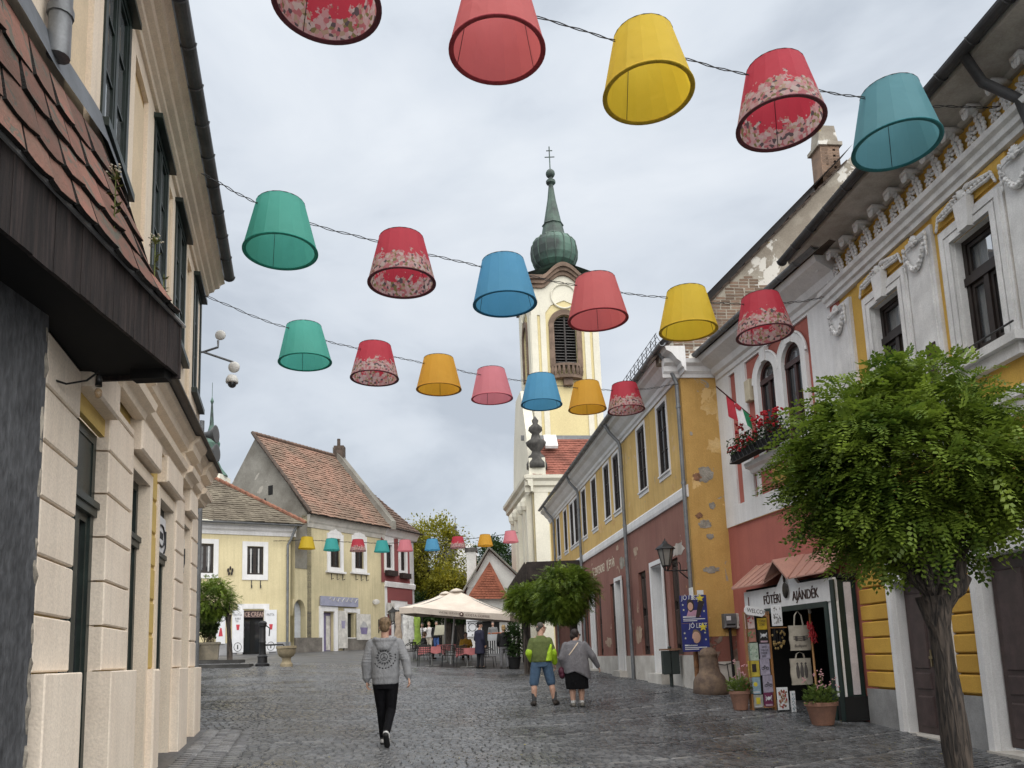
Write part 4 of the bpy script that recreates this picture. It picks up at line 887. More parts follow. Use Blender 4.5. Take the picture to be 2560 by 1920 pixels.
for (xa, xb, lab) in ((580, 607, 'left white open shutter with drink advert beside the ice cream door'), (662, 690, 'right white open shutter with advert beside the ice cream door')):
    r_ = H1.rect(xa, 1526, xb, 1632); t_ = MB().box(r_[0], r_[1], .07, .13, h1z+.1, dr[3]+.02, P).build('advert_shutter', SIGNW, None, loc=P(r_[0], .1, h1z)); tag(t_, lab, 'shutter', 'open shutters of the ice cream shop')
    w_ = r_[1]-r_[0]; z0 = h1z+.1; hh = dr[3]-z0
    txt('FRUTTA', .19, P(r_[1]-.08, .132, z0+hh*.86), -H1.u, (0, 0, 1), SIGNB, t_, sx=.6, ext=.002)
    if xa == 580: txt('BUBBLE\n TEA', .15, P(r_[1]-.14, .132, z0+hh*.78), -H1.u, (0, 0, 1), SIGNB, t_, sx=.6, ext=.002)
    MB().prism([(r_[0]+w_*.40, z0+hh*.53), (r_[1]-w_*.40, z0+hh*.53), (r_[1]-w_*.34, z0+hh*.66), (r_[0]+w_*.34, z0+hh*.66)], .13, .136, P).build('drink_print', M('red drink print', (.55, .05, .07), .6), t_)
    q = MB()
    for k in range(12):
        a0, a1 = 2*math.pi*k/12, 2*math.pi*(k+1)/12; cx_ = (r_[0]+r_[1])/2
        q.tube([P(cx_+.2*math.cos(a0), .134, z0+hh*.13+.24*math.sin(a0)), P(cx_+.2*math.cos(a1), .134, z0+hh*.13+.24*math.sin(a1))], .014, 4)
    q.box(cx_-.03, cx_+.03, .13, .14, z0+hh*.08, z0+hh*.18, P).build('round_logo', SIGNB, t_)
r_ = H1.rect(540, 1555, 562, 1607)
ad = MB().box(r_[0], r_[1], .06, .1, h1z+.6, h1z+2.6, P).build('wall_poster', SIGNW, None, loc=P(r_[0], .08, h1z+.6)); tag(ad, 'white advert poster with red drink on the yellow wall behind the planter tree', 'poster')
MB().prism([(r_[0]+.35, h1z+1.0), (r_[1]-.35, h1z+1.0), (r_[1]-.28, h1z+1.45), (r_[0]+.28, h1z+1.45)], .1, .106, P).build('drink_print', M('red drink print', (.55, .05, .07), .6), ad)
q = MB(); cx_ = (r_[0]+r_[1])/2
for k in range(12):
    a0, a1 = 2*math.pi*k/12, 2*math.pi*(k+1)/12; q.tube([P(cx_+.3*math.cos(a0), .104, h1z+2.1+.3*math.sin(a0)), P(cx_+.3*math.cos(a1), .104, h1z+2.1+.3*math.sin(a1))], .016, 4)
q.build('round_logo', SIGNB, ad)
st_ = H1.uz(575, 1428); s_ = MB()
for k in range(5):
    a = k*2*math.pi/5+.3; s_.ell(P(st_[0]+.12*math.cos(a), .1, st_[1]+.16*math.sin(a)), .06, .05, .12, 6, 4)
tag(s_.build('wall_ornament', DARKWOOD, None, loc=P(st_[0], .1, st_[1])), 'small dark star-shaped ornament hung on the pale yellow wall', 'ornament')
# hipped roof of mossy tiles
rz = ze+.7; A = P(-.7, .65, rz); B_ = P(14, .65, rz); top = H1.uz(520, 1200, -3.2); C_ = P(14, -3.6, rz+3.3); D_ = P(3.9, -3.6, rz+3.3)
rb = MB(); tilted_tiles(rb, B_, A, D_, C_, 44, 22, .02, .03, .05); 
deck = MB().add([A, B_, C_, D_], [(0, 1, 2, 3)]).add([A, P(-.7, -9, rz), D_], [(0, 1, 2)]).build('roof', GTILE, h1)
tag(rb.build('roof_tiles', GTILE, deck), kind='stuff')
q = MB(); k = 18
for i in range(k):
    a_, b2 = A.lerp(D_, i/k), A.lerp(D_, (i+1.15)/k); q.tube([a_+V(0, 0, .05), b2+V(0, 0, .10)], .12, 7)
tag(q.build('hip_tiles', M('red hip tile', (.27, .12, .075), .9, .2, 2), deck), kind='stuff')

# ---- tall gabled house ----
pB = atY(736, 1636, 46.2); H2 = Fr((pB.x, pB.y), (3.4, 5.8), (1, -1)); h2z = pB.z
h2 = thing('gabled_yellow_house', 'tall yellow house with bare grey gable and steep red tile roof', 'house', (pB.x, pB.y, 0))
P = H2.P; L2 = H2.uz(962, 1500)[0]
e2 = H2.uz(790, 1290)[1]
w2 = [H2.rect(825, 1345, 850, 1420), H2.rect(886, 1350, 909, 1423)]
nic = H2.rect(729, 1498, 765, 1605); shd = H2.rect(806, 1530, 834, 1630); shw = H2.rect(866, 1533, 885, 1596)
gapx = H2.rect(729, 1340, 767, 1423)
uG = H2.uz(768, 1290)[0]
wall(0, uG, -.5, e2-.3, [(nic[0]+.1, min(nic[1], uG-.05), nic[2], nic[3], .45)], P).build('connecting_wall', PALEY2, h2)
wall(uG, L2, -.5, e2, [(*w_, .2) for w_ in w2]+[(shd[0], shd[1], h2z-.5, shd[3], .35), (*shw, .3)], P).build('wall', PALEY2, h2)
MB().prism([(nic[0]+.1+(nic[1]-nic[0]-.1)*t_, nic[3]-.95*(1-math.sqrt(max(0, 1-(2*t_-1)**2)))) for t_ in [i/16 for i in range(17)]]+[(nic[1], nic[3]+.02), (nic[0]+.1, nic[3]+.02)], -.4, -.003, P).build('niche_arch', PALEY2, h2)
MB().box(nic[0]-.2, nic[1]+.2, -.5, -.44, nic[2]-.2, nic[3]+.2, P).build('niche_back', M('bluish white wash', (.55, .58, .62), .85, .08), h2)
MB().box(-.03, shd[0]-.15, 0, .14, -.5, h2z+.95, P).box(shd[1]+.8, L2, 0, .14, -.5, h2z+.9, P).build('rubble_base', STONE, h2)
MB().box(.02, gapx[1], .01, .03, gapx[2], gapx[3]+1.0, P).build('bare_patch', GREYPL, h2)
for w_ in w2:
    q = MB(); frame_ring(q, w_[0]-.28, w_[1]+.28, w_[2]-.25, w_[3]+.3, .28, 0, .06, P, .25); q.box(w_[0]-.4, w_[1]+.4, 0, .18, w_[2]-.36, w_[2]-.24, P)
    m_ = (w_[0]+w_[1])/2
    q.prism([(m_-.6, w_[3]+.28), (m_+.6, w_[3]+.28), (m_+.45, w_[3]+.45), (m_+.15, w_[3]+.5), (m_, w_[3]+.62), (m_-.15, w_[3]+.5), (m_-.45, w_[3]+.45)], 0, .07, P)
    q.build('window_surround', WHITE, h2); casement(h2, H2, *w_, -.12, DARKWOOD, (2, 3), t=.07, outer=.09)
    q = MB()
    for k in range(3): q.tube([P(w_[0]+.1+k*.5, .02, w_[2]-.4), P(w_[0]+.1+k*.5, .02, w_[2]-.75), P(w_[0]+.1+k*.5, .2, w_[2]-.7)], .025, 5)
    q.build('flower_box_bracket', GUTD, h2)
MB().run([(0, e2-.75), (.05, e2-.75), (.08, e2-.5), (.15, e2-.4), (.2, e2-.2), (.3, e2), (0, e2)], uG, L2, P).build('cornice', M('dingy white', (.52, .50, .46), .85, .12), h2)
cyl_gutter(MB(), H2, uG-.1, L2+.1, .45, e2+.02, .09).build('gutter', GUTD, h2)
q = MB(); frame_ring(q, shd[0]-.3, shd[1]+.3, h2z, shd[3]+.35, .3, 0, .1, P, 0); frame_ring(q, shw[0]-.25, shw[1]+.5, shw[2]-.2, shw[3]+.3, .25, 0, .08, P); q.build('shopfront_surround', WHITE, h2)
lilac = M('lilac paint', (.20, .17, .30), .6, .1); lilw = M('distressed white', (.62, .60, .56), .7, .15, 3)
o_ = MB().box(shd[0], shd[1], -.3, -.25, h2z, shd[3], P).build('shop_door', lilac, h2); MB().box(shd[0]+.55, shd[1]-.08, -.25, -.22, h2z+.2, shd[3]-.2, P).build('door_leaf', lilw, o_)
MB().box(*shw[:2], -.28, -.25, *shw[2:], P).build('display_window', GLASS, h2)
r_ = H2.rect(842, 1530, 864, 1627); o_ = tag(MB().box(r_[0], r_[1], .12, .18, h2z+.3, shd[3]+.1, P).build('menu_shutter', lilw, None, loc=P(r_[0], .15, h2z)), 'white shutter with lilac menu panel beside the lilac shop door', 'shutter')
MB().prism([(r_[0]+.25, h2z+1.5), (r_[1]-.25, h2z+1.5), (r_[1]-.2, h2z+2.0), (r_[1]-.25, shd[3]-.5), (r_[0]+.25, shd[3]-.5), (r_[0]+.2, h2z+2.0)], .18, .187, P).build('menu_print', M('lilac print', (.30, .28, .40), .6), o_)
r_ = H2.rect(887, 1535, 922, 1600); o_ = tag(MB().box(r_[0], r_[1], .12, .18, r_[2], r_[3], P).build('cake_sign', lilw, None, loc=P(r_[0], .15, r_[2])), 'white board with a purple cupcake picture beside the shop window', 'sign')
w_ = r_[1]-r_[0]; hh = r_[3]-r_[2]
MB().prism([(r_[0]+w_*.3, r_[2]+hh*.22), (r_[1]-w_*.3, r_[2]+hh*.22), (r_[1]-w_*.22, r_[2]+hh*.48), (r_[0]+w_*.22, r_[2]+hh*.48)], .18, .187, P).build('cupcake_print', lilac, o_)
MB().prism([(r_[0]+w_*.2, r_[2]+hh*.48), (r_[1]-w_*.2, r_[2]+hh*.48), (r_[1]-w_*.35, r_[2]+hh*.66), (r_[0]+w_*.45, r_[2]+hh*.72)], .18, .186, P).build('cream_print', M('grey cream print', (.42, .42, .42), .6), o_)
r_ = H2.rect(797, 1491, 890, 1516); o_ = tag(MB().box(r_[0], r_[1], .08, .2, H2.uz(797, 1514)[1], H2.uz(797, 1490)[1], P).build('shop_fascia', M('lilac grey board', (.31, .32, .42), .6, .08), None, loc=P(r_[0], .1, r_[2])), 'lilac grey shop fascia board above the white shop door', 'sign')
zz = H2.uz(797, 1510)[1]
MB().tube([P(r_[0]+.7+k*.12, .205, zz+.3+.13*math.sin(k*1.9)) for k in range(22)], .025, 4).build('script_lettering', lilw, o_)
MB().ell(P(r_[0]+5.0, .205, zz+.3), .25, .05, .18, 8, 5).build('emblem', lilw, o_)
# wall lamp on the corner
lp = H2.uz(946, 1540); 
def lantern(p, right, n_, label, s=1.0, arm=.9, group=None):
    """wrought iron wall lantern; p on the wall, n_ outwards"""
    p = Vector(p); r = thing('wall_lantern', label, 'lantern', p, group=group); IR = M('black wrought iron', (.012, .012, .013), .5, .1); n_ = Vector(n_).normalized(); c = p+n_*arm
    b = MB().tube([p, c], .018*s, 6).tube([p-V(0, 0, .28*s), p+n_*arm*.25-V(0, 0, .16*s), p+n_*arm*.5-V(0, 0, .02*s)], .016*s, 6).tube([p-V(0, 0, .35*s), p+V(0, 0, .25*s)], .022*s, 6)
    b.tube([p+n_*arm*.45, p+n_*arm*.45+V(0, 0, .14*s), p+n_*arm*.5+V(0, 0, .2*s)], .012*s, 6)
    b.build('bracket', IR, r)
    h = .40*s; wb_, wt_ = .10*s, .19*s; q = MB(); cor_ = []
    for k in range(6):
        a = k*math.pi/3; d0 = V(math.cos(a), math.sin(a), 0); q.tube([c+d0*wb_+V(0, 0, .12*s), c+d0*wt_+V(0, 0, .12*s+h)], .012*s, 5); q.tube([c+d0*.03*s, c+d0*wb_+V(0, 0, .12*s)], .01*s, 5)
        d1 = V(math.cos(a+math.pi/3), math.sin(a+math.pi/3), 0); q.tube([c+d0*wb_+V(0, 0, .12*s), c+d1*wb_+V(0, 0, .12*s)], .012*s, 5)
    q.lathe([(wt_+.06*s, .12*s+h), (wt_+.03*s, .16*s+h), (.07*s, .26*s+h), (.05*s, .31*s+h), (.02*s, .33*s+h), (.0, .4*s+h)], c, 6); q.build('lantern_frame', IR, r)
    MB().lathe([(wb_-.005, .13*s), (wt_-.012, .115*s+h)], c, 6).build('lantern_glass', M('frosted lantern glass', (.22, .21, .19), .35, .1), r)
    return r
lantern(P(lp[0], 0, lp[1]-.6), H2.u, H2.n, 'black wrought iron lantern on the corner of the yellow gabled house', 1.5, 1.2)
# gable end and steep roof
pG = H2.P(uG, 0, 0); GE = Fr((pG.x, pG.y), (-5.8, 3.4), (-1, -1)); Pg = GE.P
ap = GE.uz(641, 1090); lo2 = GE.uz(540, 1215); e0 = e2+.05
half = ap[0]; slope = (ap[1]-e0)/half
MB().prism([(0, -.3), (2*half, -.3), (2*half, e0), (half, ap[1]), (0, e0)], -.35, 0, Pg).build('gable_wall', GREYPL, h2)
w_ = GE.rect(671, 1215, 682, 1236); MB().box(*w_[:2], .0, .02, *w_[2:], Pg).build('attic_window', BLACKIN, h2)
x_ = GE.uz(664, 1268); q = MB().box(x_[0]-.04, x_[0]+.04, .02, .08, x_[1]-.55, x_[1]+.55, Pg).box(x_[0]-.38, x_[0]+.38, .03, .07, x_[1]+.05, x_[1]+.13, Pg); q.build('iron_wall_cross', GUTD, h2)
wid = half
def rp2(u_, t_): return P(u_, .55-(wid+.55)*t_, e0-.05+(ap[1]-e0+.1)*t_)
deck = MB().add([rp2(uG-.25, 0), rp2(L2+.1, 0), rp2(L2+.1, 1), rp2(uG-.25, 1)], [(0, 1, 2, 3)]).build('roof', RTILE, h2)
tb = MB(); tilted_tiles(tb, rp2(uG-.25, 0), rp2(L2, 0), rp2(L2, 1), rp2(uG-.25, 1), 34, 30, .025, .035, .06, skip=.012)
tag(tb.build('roof_tiles', RTILE, deck), kind='stuff')
q = MB()
for i in range(16): a_, b2 = rp2(uG-.3, i/16), rp2(uG-.3, (i+1.1)/16); q.tube([a_+V(0, 0, .05), b2+V(0, 0, .1)], .11, 6)
tag(q.build('verge_tiles', ROOFD, deck), kind='stuff')
q = MB()
for i in range(22): q.tube([rp2(uG-.3+i*(L2-uG+.3)/22, 1)+V(0, 0, .06), rp2(uG-.3+(i+1.1)*(L2-uG+.3)/22, 1)+V(0, 0, .1)], .13, 6)
tag(q.build('ridge_tiles', BTILE, deck), kind='stuff')
# fire wall coping between the two roofs, with a small chimney
MB().add([rp2(L2, -.02), rp2(L2+.5, -.02), rp2(L2+.5, 1.03), rp2(L2, 1.03)]+[p+V(0, 0, .55) for p in (rp2(L2, -.02), rp2(L2+.5, -.02), rp2(L2+.5, 1.03), rp2(L2, 1.03))], [(0, 1, 2, 3), (4, 5, 6, 7), (0, 1, 5, 4), (1, 2, 6, 5), (2, 3, 7, 6), (3, 0, 4, 7)]).build('fire_wall', GREYPL, h2)
c_ = rp2(L2+.3, .97); MB().box(c_.x-.3, c_.x+.4, c_.y-.3, c_.y+.4, c_.z, c_.z+.95).tube([c_+V(0, 0, .9), c_+V(0, 0, 1.5)], .12, 8).build('chimney', ROOFD, h2)

# ---- red and white house beyond ----
pC = H2.P(L2, 0, 0); H3 = Fr((pC.x, pC.y), (1.5, 3.3), (1, -1)); P = H3.P
h3 = thing('red_white_house', 'dark red and white house with arched doorway beyond the yellow houses', 'house', (pC.x, pC.y, 0))
L3 = H3.uz(1036, 1500)[0]; e3 = H3.uz(1000, 1330)[1]; g3 = gz(pC.x, pC.y)
CRIM = M('dull crimson render', (.235, .07, .07), .85, .08, .6, .1, 30)
w3 = [H3.rect(964, 1360, 980, 1421), H3.rect(1000, 1366, 1014, 1428)]; ar = H3.rect(984, 1512, 1014, 1640)
wall(0, L3, -.5, e3, [(*w_, .2) for w_ in w3]+[(ar[0], ar[1], g3-1, ar[3]-.3, .4)], P).build('wall', WHITE, h3)
ms_z = H3.uz(990, 1462)[1]
q = MB(); q.box(.3, ar[0]-.35, .005, .03, g3+.9, ms_z-.2, P).box(ar[1]+.35, L3-.3, .005, .03, g3+.9, ms_z-.2, P).box(ar[0]-.35, ar[1]+.35, .005, .03, ar[3]+.3, ms_z-.2, P)
for w_ in w3: q.box(w_[0]-.55, w_[0]-.28, .005, .03, w_[2]-1.0, w_[3]+.5, P).box(w_[1]+.28, w_[1]+.5, .005, .03, w_[2]-1.0, w_[3]+.5, P).box(w_[0]-.25, w_[1]+.25, .005, .03, w_[2]-1.0, w_[2]-.35, P)
q.build('red_panel', CRIM, h3)
MB().run([(0, ms_z-.2), (.1, ms_z-.2), (.14, ms_z+.1), (0, ms_z+.2)], -.02, L3, P).build('string_course', WHITE, h3); MB().run([(0, e3-.5), (.1, e3-.45), (.3, e3-.1), (.4, e3), (0, e3)], -.02, L3+.3, P).build('cornice', WHITE, h3)
for w_ in w3: 
    q = MB(); frame_ring(q, w_[0]-.2, w_[1]+.2, w_[2]-.2, w_[3]+.2, .2, 0, .06, P); q.build('window_surround', WHITE, h3); casement(h3, H3, *w_, -.12, DARKWOOD, (2, 3), t=.08, outer=.1)
    MB().box(w_[0]-.2, w_[1]+.2, .06, .35, w_[2]-.55, w_[2]-.2, P).build('flower_trough', DARKWOOD, h3)
q = MB(); m_ = (ar[0]+ar[1])/2; r0 = (ar[1]-ar[0])/2
for i in range(12):
    a0, a1 = math.pi*i/12, math.pi*(i+1)/12; f_ = lambda a, r: (m_+r*math.cos(a), ar[3]-.3-r0*.0+ (r*math.sin(a))*.8-.6)
    q.prism([f_(a0, r0), f_(a1, r0), f_(a1, r0+.35), f_(a0, r0+.35)], 0, .08, P)
q.box(ar[0]-.35, ar[0], 0, .08, g3, ar[3]-.9, P); q.box(ar[1], ar[1]+.35, 0, .08, g3, ar[3]-.9, P); q.build('arched_surround', WHITE, h3)
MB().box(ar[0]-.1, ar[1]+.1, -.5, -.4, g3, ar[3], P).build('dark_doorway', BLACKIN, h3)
for s in (0, 1): MB().box(ar[0]-.9 if s == 0 else ar[1]+.1, ar[0]-.1 if s == 0 else ar[1]+.8, .09, .14, g3+2.3, ar[3]+.1, P).build('white_shutter', lilw, h3)
def rp3(u_, t_): return P(u_, .5-7.0*t_, e3+.0+6.3*t_)
deck = MB().add([rp3(.5, 0), rp3(L3+.3, 0), rp3(L3-.8, 1), rp3(.5, 1)], [(0, 1, 2, 3)]).add([rp3(L3+.3, 0), P(L3+.3, -12, e3), rp3(L3-.8, 1)], [(0, 1, 2)]).build('roof', BTILE, h3)
tb = MB(); tilted_tiles(tb, rp3(.5, 0), rp3(L3+.3, 0), rp3(L3-.8, 1), rp3(.5, 1), 26, 26, .025, .035, .06); tag(tb.build('roof_tiles', BTILE, deck), kind='stuff')
E3 = Fr(tuple(P(L3, 0, 0))[:2], (-H3.n.x, -H3.n.y), (H3.u.x, H3.u.y)); wall(0, 9, -.5, e3, [(1.0, 2.0, w3[1][2], w3[1][3], .2)], E3.P).build('end_wall', WHITE, h3)
cyl_gutter(MB(), H3, 0, L3+.4, .55, e3+.05, .09).build('gutter', GUTD, h3)
# ================= CHURCH =================
CHY = M('pale church yellow', (.66, .57, .31), .88, .06, .4, .1, 20, col2=(.60, .51, .28)); CHW = M('church off white', (.70, .67, .56), .88, .06, .4, .1, 20)
BSTN = M('brown weathered stone', (.22, .155, .115), .9, .2, 1.5, .3, 15); DSTN = M('dark grey stone', (.10, .095, .088), .9, .25, 2, .4, 15)
COP = M('green copper', (.075, .145, .112), .6, .3, .5, .2, 10, col2=(.026, .038, .034), lo=.42, hi=.6); COPD = M('dark copper', (.035, .045, .042), .6, .3, .9, .2, 10, col2=(.07, .115, .09))
church = thing('church', 'pale yellow baroque church with tall tower, green copper onion dome and louvred bell window', 'church', (3, 50, 0))
ang8 = R(8)
c0 = atY(1331, 900, 50.0); TF = Fr((c0.x, c0.y), (math.cos(ang8), math.sin(ang8)), (0, -1)); P = TF.P; TW = TF.uz(1500, 900)[0]
z_ = lambda y_: atY(1400, y_, 50.3).z
ztop, zbot = z_(722), z_(1230)
TB = TW
def tower_wall(fr, name):
    Pq = fr.P; wl = (TW/2-.75, TW/2+.75, z_(916), z_(815))
    wall(0, TW, zbot, ztop, [(wl[0], wl[1], wl[2], wl[3]+.75, .4)], Pq).build(name, CHY, church)
    q = MB(); 
    for a, b_ in ((0, .42), (TW-.42, TW), (.62, .98), (TW-.98, TW-.62)): q.box(a, b_, 0, .07, z_(1095), ztop, Pq)
    q.build('pilaster', CHW, church)
    # arched surround
    m_ = TW/2; r0 = .75; zs = wl[3]; q = MB(); f_ = lambda a, r: (m_+r*math.cos(a), zs+r*math.sin(a))
    for i in range(14): q.prism([f_(math.pi*i/14, r0), f_(math.pi*(i+1)/14, r0), f_(math.pi*(i+1)/14, r0+.36), f_(math.pi*i/14, r0+.36)], 0, .12, Pq)
    q.box(m_-r0-.34, m_-r0, 0, .12, wl[2]-.1, zs, Pq); q.box(m_+r0, m_+r0+.34, 0, .12, wl[2]-.1, zs, Pq); q.build('stone_surround', BSTN, church)
    q = MB()
    for sgn in (1, -1):
        for i in range(7): q.prism([f_(math.pi/2-sgn*(math.pi/2-math.pi*i/14), r0), (m_+sgn*r0, zs+r0+.01), f_(math.pi/2-sgn*(math.pi/2-math.pi*(i+1)/14), r0)], -.3, -.004, Pq)
    q.build('spandrel', CHY, church)
    o = MB().box(m_-r0-.1, m_+r0+.1, -.45, -.38, wl[2]-.1, zs+.85, Pq).build('belfry_opening', BLACKIN, church)
    z0 = wl[2]+.1; k = 0
    while z0 < zs+.7:
        hw = r0 if z0 < zs else math.sqrt(max(0, r0*r0-(z0-zs)**2))
        if hw > .15:
            for s in (-1, 1): MB().add([Pq(m_+s*.05, -.1, z0), Pq(m_+s*(hw-.02), -.1, z0), Pq(m_+s*(hw-.02), -.3, z0+.13), Pq(m_+s*.05, -.3, z0+.13), Pq(m_+s*.05, -.1, z0+.03), Pq(m_+s*(hw-.02), -.1, z0+.03)], [(0, 1, 2, 3), (0, 1, 5, 4), (4, 5, 2, 3)]).build('louvre_slat', M('grey louvre', (.13, .125, .12), .8, .15), o)
        z0 += .2
    MB().box(m_-.05, m_+.05, -.28, -.08, wl[2], zs+.7, Pq).build('louvre_post', DARKWOOD, o)
tower_wall(TF, 'tower_wall')
TS = Fr((c0.x, c0.y), (-math.sin(ang8), math.cos(ang8)), (-1, 0)); tower_wall(TS, 'tower_wall')
pr_ = P(TW, 0, 0); TR = Fr((pr_.x, pr_.y), (-math.sin(ang8), math.cos(ang8)), (1, 0)); wall(0, TW, zbot, ztop, [], TR.P).build('tower_wall', CHY, church)
m_ = TW/2
# upper white zone with roundel and arched brown cornice
for fr in (TF, TS):
    q = MB(); q.prism([(0, z_(790)), (m_-1.4, z_(790)), (m_-.9, z_(765)), (m_, z_(752)), (m_+.9, z_(765)), (m_+1.4, z_(790)), (TW, z_(790)), (TW, z_(722)), (0, z_(722))], .0, .06, fr.P); q.build('frieze_panel', CHW, church)
    q = MB(); rr = .85; zc = z_(742)
    for i in range(20):
        a0, a1 = 2*math.pi*i/20, 2*math.pi*(i+1)/20; q.tube([fr.P(m_+rr*math.cos(a0), .1, zc+rr*math.sin(a0)), fr.P(m_+rr*math.cos(a1), .1, zc+rr*math.sin(a1))], .06, 6)
    q.build('roundel', CHW, church)
    prof = [(-.12+(TW+.24)*i/24, 0) for i in range(25)]
    def hz(u_): 
        x = (u_-m_)/1.35; return .95*math.cos(min(1, abs(x))*math.pi/2)**1.2 if abs(x) < 1 else 0
    MB().prism([(0, z_(724)-.1)]+[(u_, z_(724)+hz(u_)+.3) for u_ in [TW*i/24 for i in range(25)]]+[(TW, z_(724)-.1)], -.3, .055, fr.P).build('pediment_panel', CHW, church)
    q = MB()
    for i in range(24):
        ua, ub = prof[i][0], prof[i+1][0]; za, zb_ = z_(724)+hz(ua), z_(724)+hz(ub)
        for (d0, d1, h0, h1) in ((0, .22, 0, .25), (0, .36, .25, .5), (0, .5, .5, .78)):
            q.prism([(ua, za+h0), (ub, zb_+h0), (ub, zb_+h1), (ua, za+h1)], d0, d1, fr.P)
    q.build('arched_cornice', BSTN, church)
# balcony under the belfry window
for fr in (TF,):
    q = MB(); zt, zb_ = z_(916), z_(950)
    for i in range(10):
        a0, a1 = math.pi*i/10, math.pi*(i+1)/10; f_ = lambda a, d: (m_-1.0*math.cos(a), .1+d*math.sin(a))
        (ua, da), (ub, db) = f_(a0, .5), f_(a1, .5)
        q.add([fr.P(ua, da, zb_), fr.P(ub, db, zb_), fr.P(ub, db, zb_+.22), fr.P(ua, da, zb_+.22), fr.P(ua, da, zt-.12), fr.P(ub, db, zt-.12), fr.P(ub, db, zt+.04), fr.P(ua, da, zt+.04)], [(0, 1, 2, 3), (4, 5, 6, 7)])
        q.tube([fr.P(ua, da-.04, zb_+.2), fr.P(ua, da-.04, (zt+zb_)/2), fr.P(ua, da-.04, zt-.1)], [.07, .12, .07], 6)
        q.add([fr.P(ua, da, zt+.04), fr.P(ub, db, zt+.04), fr.P(ub, 0, zt+.04), fr.P(ua, 0, zt+.04), fr.P(ua, da, zb_), fr.P(ub, db, zb_), fr.P(ub, 0, zb_), fr.P(ua, 0, zb_)], [(0, 1, 2, 3), (4, 5, 6, 7)])
    q.box(m_-.3, m_+.3, 0, .35, zb_-.45, zb_, fr.P); q.build('balcony', BSTN, church)
# roof: concave skirt, onion, spire, ball and cross
ax = P(TW/2, -TW/2, 0)
skirt = MB(); ns = 9
def sq(hw, z): return [V(ax.x, ax.y, z)+TF.u*(a*hw)+TF.n*(b_*hw) for a, b_ in ((-1, 1), (0, 1), (1, 1), (1, 0), (1, -1), (0, -1), (-1, -1), (-1, 0))]
rings = []
for i in range(ns+1):
    t = i/ns; hw = (TW/2+.5)*(1-t)**1.6*1+1.15*(1-(1-t)**1.6); zz = ztop+.75+ (z_(668)-ztop-.75)*t
    ring = sq(hw, zz)
    for k in (1, 3, 5, 7): ring[k] = ring[k]+V(0, 0, .95*(1-t)**2)
    rings.append(ring)
b0 = 0
for r_ in rings: skirt.v += r_
skirt.f = [(i*8+j, i*8+(j+1) % 8, (i+1)*8+(j+1) % 8, (i+1)*8+j) for i in range(ns) for j in range(8)]
skirt.build('skirt_roof', COP, church)
axp = lambda y_: atY(1395, y_, ax.y).z
on = MB().lathe([(1.05, axp(674)), (1.4, axp(665)), (1.58, axp(650)), (1.62, axp(632)), (1.55, axp(615)), (1.3, axp(603)), (1.0, axp(598)), (.86, axp(594))], V(ax.x, ax.y, 0), 16); on.build('onion_dome', COP, church)
q = MB()
for k in range(16):
    a = 2*math.pi*k/16; q.tube([V(ax.x+math.cos(a)*(r+.02), ax.y+math.sin(a)*(r+.02), axp(y_)) for r, y_ in ((1.05, 674), (1.4, 665), (1.58, 650), (1.62, 632), (1.55, 615), (1.3, 603), (1.0, 598))], .04, 5)
q.build('dome_rib', COPD, church)
MB().lathe([(.92, axp(594)), (.84, axp(590)), (.70, axp(566)), (.78, axp(564)), (.64, axp(560)), (.30, axp(500)), (.16, axp(462)), (.34, axp(458)), (.34, axp(452)), (.16, axp(448)), (.14, axp(443))], V(ax.x, ax.y, 0), 8).build('spire', COPD, church)
MB().ell(V(ax.x, ax.y, axp(434)), .33, .33, .33, 14, 10).build('gilt_ball', COPD, church, smooth=True)
zc = axp(425); MB().tube([V(ax.x, ax.y, zc), V(ax.x, ax.y, axp(366))], .045, 6).tube([V(ax.x-.22, ax.y, axp(376)), V(ax.x+.22, ax.y, axp(376))], .035, 6).tube([V(ax.x-.35, ax.y, axp(392)), V(ax.x+.35, ax.y, axp(392))], .035, 6).build('cross', COPD, church)
# nave in front of the tower
c1 = atY(1329, 1200, 47.5); NF = Fr((c1.x, c1.y), (math.cos(ang8), math.sin(ang8)), (0, -1)); NS_ = Fr((c1.x, c1.y), (-math.sin(ang8), math.cos(ang8)), (-1, 0)); P = NF.P
zn = NF.uz(1340, 1195)[1]
wall(0, 9, 0, zn, [], P).build('nave_wall', CHY, church); wall(0, 10, 0, zn, [(2.2, 3.0, zn-7.5, zn-4.2, .3), (6.5, 7.5, 0, 5, .5)], NS_.P).build('facade_wall', CHW, church)
q = MB()
for a in (.1, 1.5, 3.2): q.box(a, a+.85, 0, .1, 0, zn, P)
q.build('nave_pilaster', CHW, church)
for fr, l0, l1 in ((NF, -.45, 9), (NS_, -.45, 10)):
    MB().run([(0, zn-.9), (.12, zn-.9), (.14, zn-.6), (.3, zn-.5), (.32, zn-.25), (.5, zn-.1), (.52, zn+.1), (0, zn+.16)], l0, l1, fr.P).build('main_cornice', CHW, church)
for uu in (.8, 2.2, 4.6, 6.2): MB().box(uu, uu+.7, 0, .25, 0, zn-.9, NS_.P).ell(NS_.P(uu+.35, .3, zn-1.4), .3, .3, .45, 8, 5).build('facade_pilaster', CHW, church)
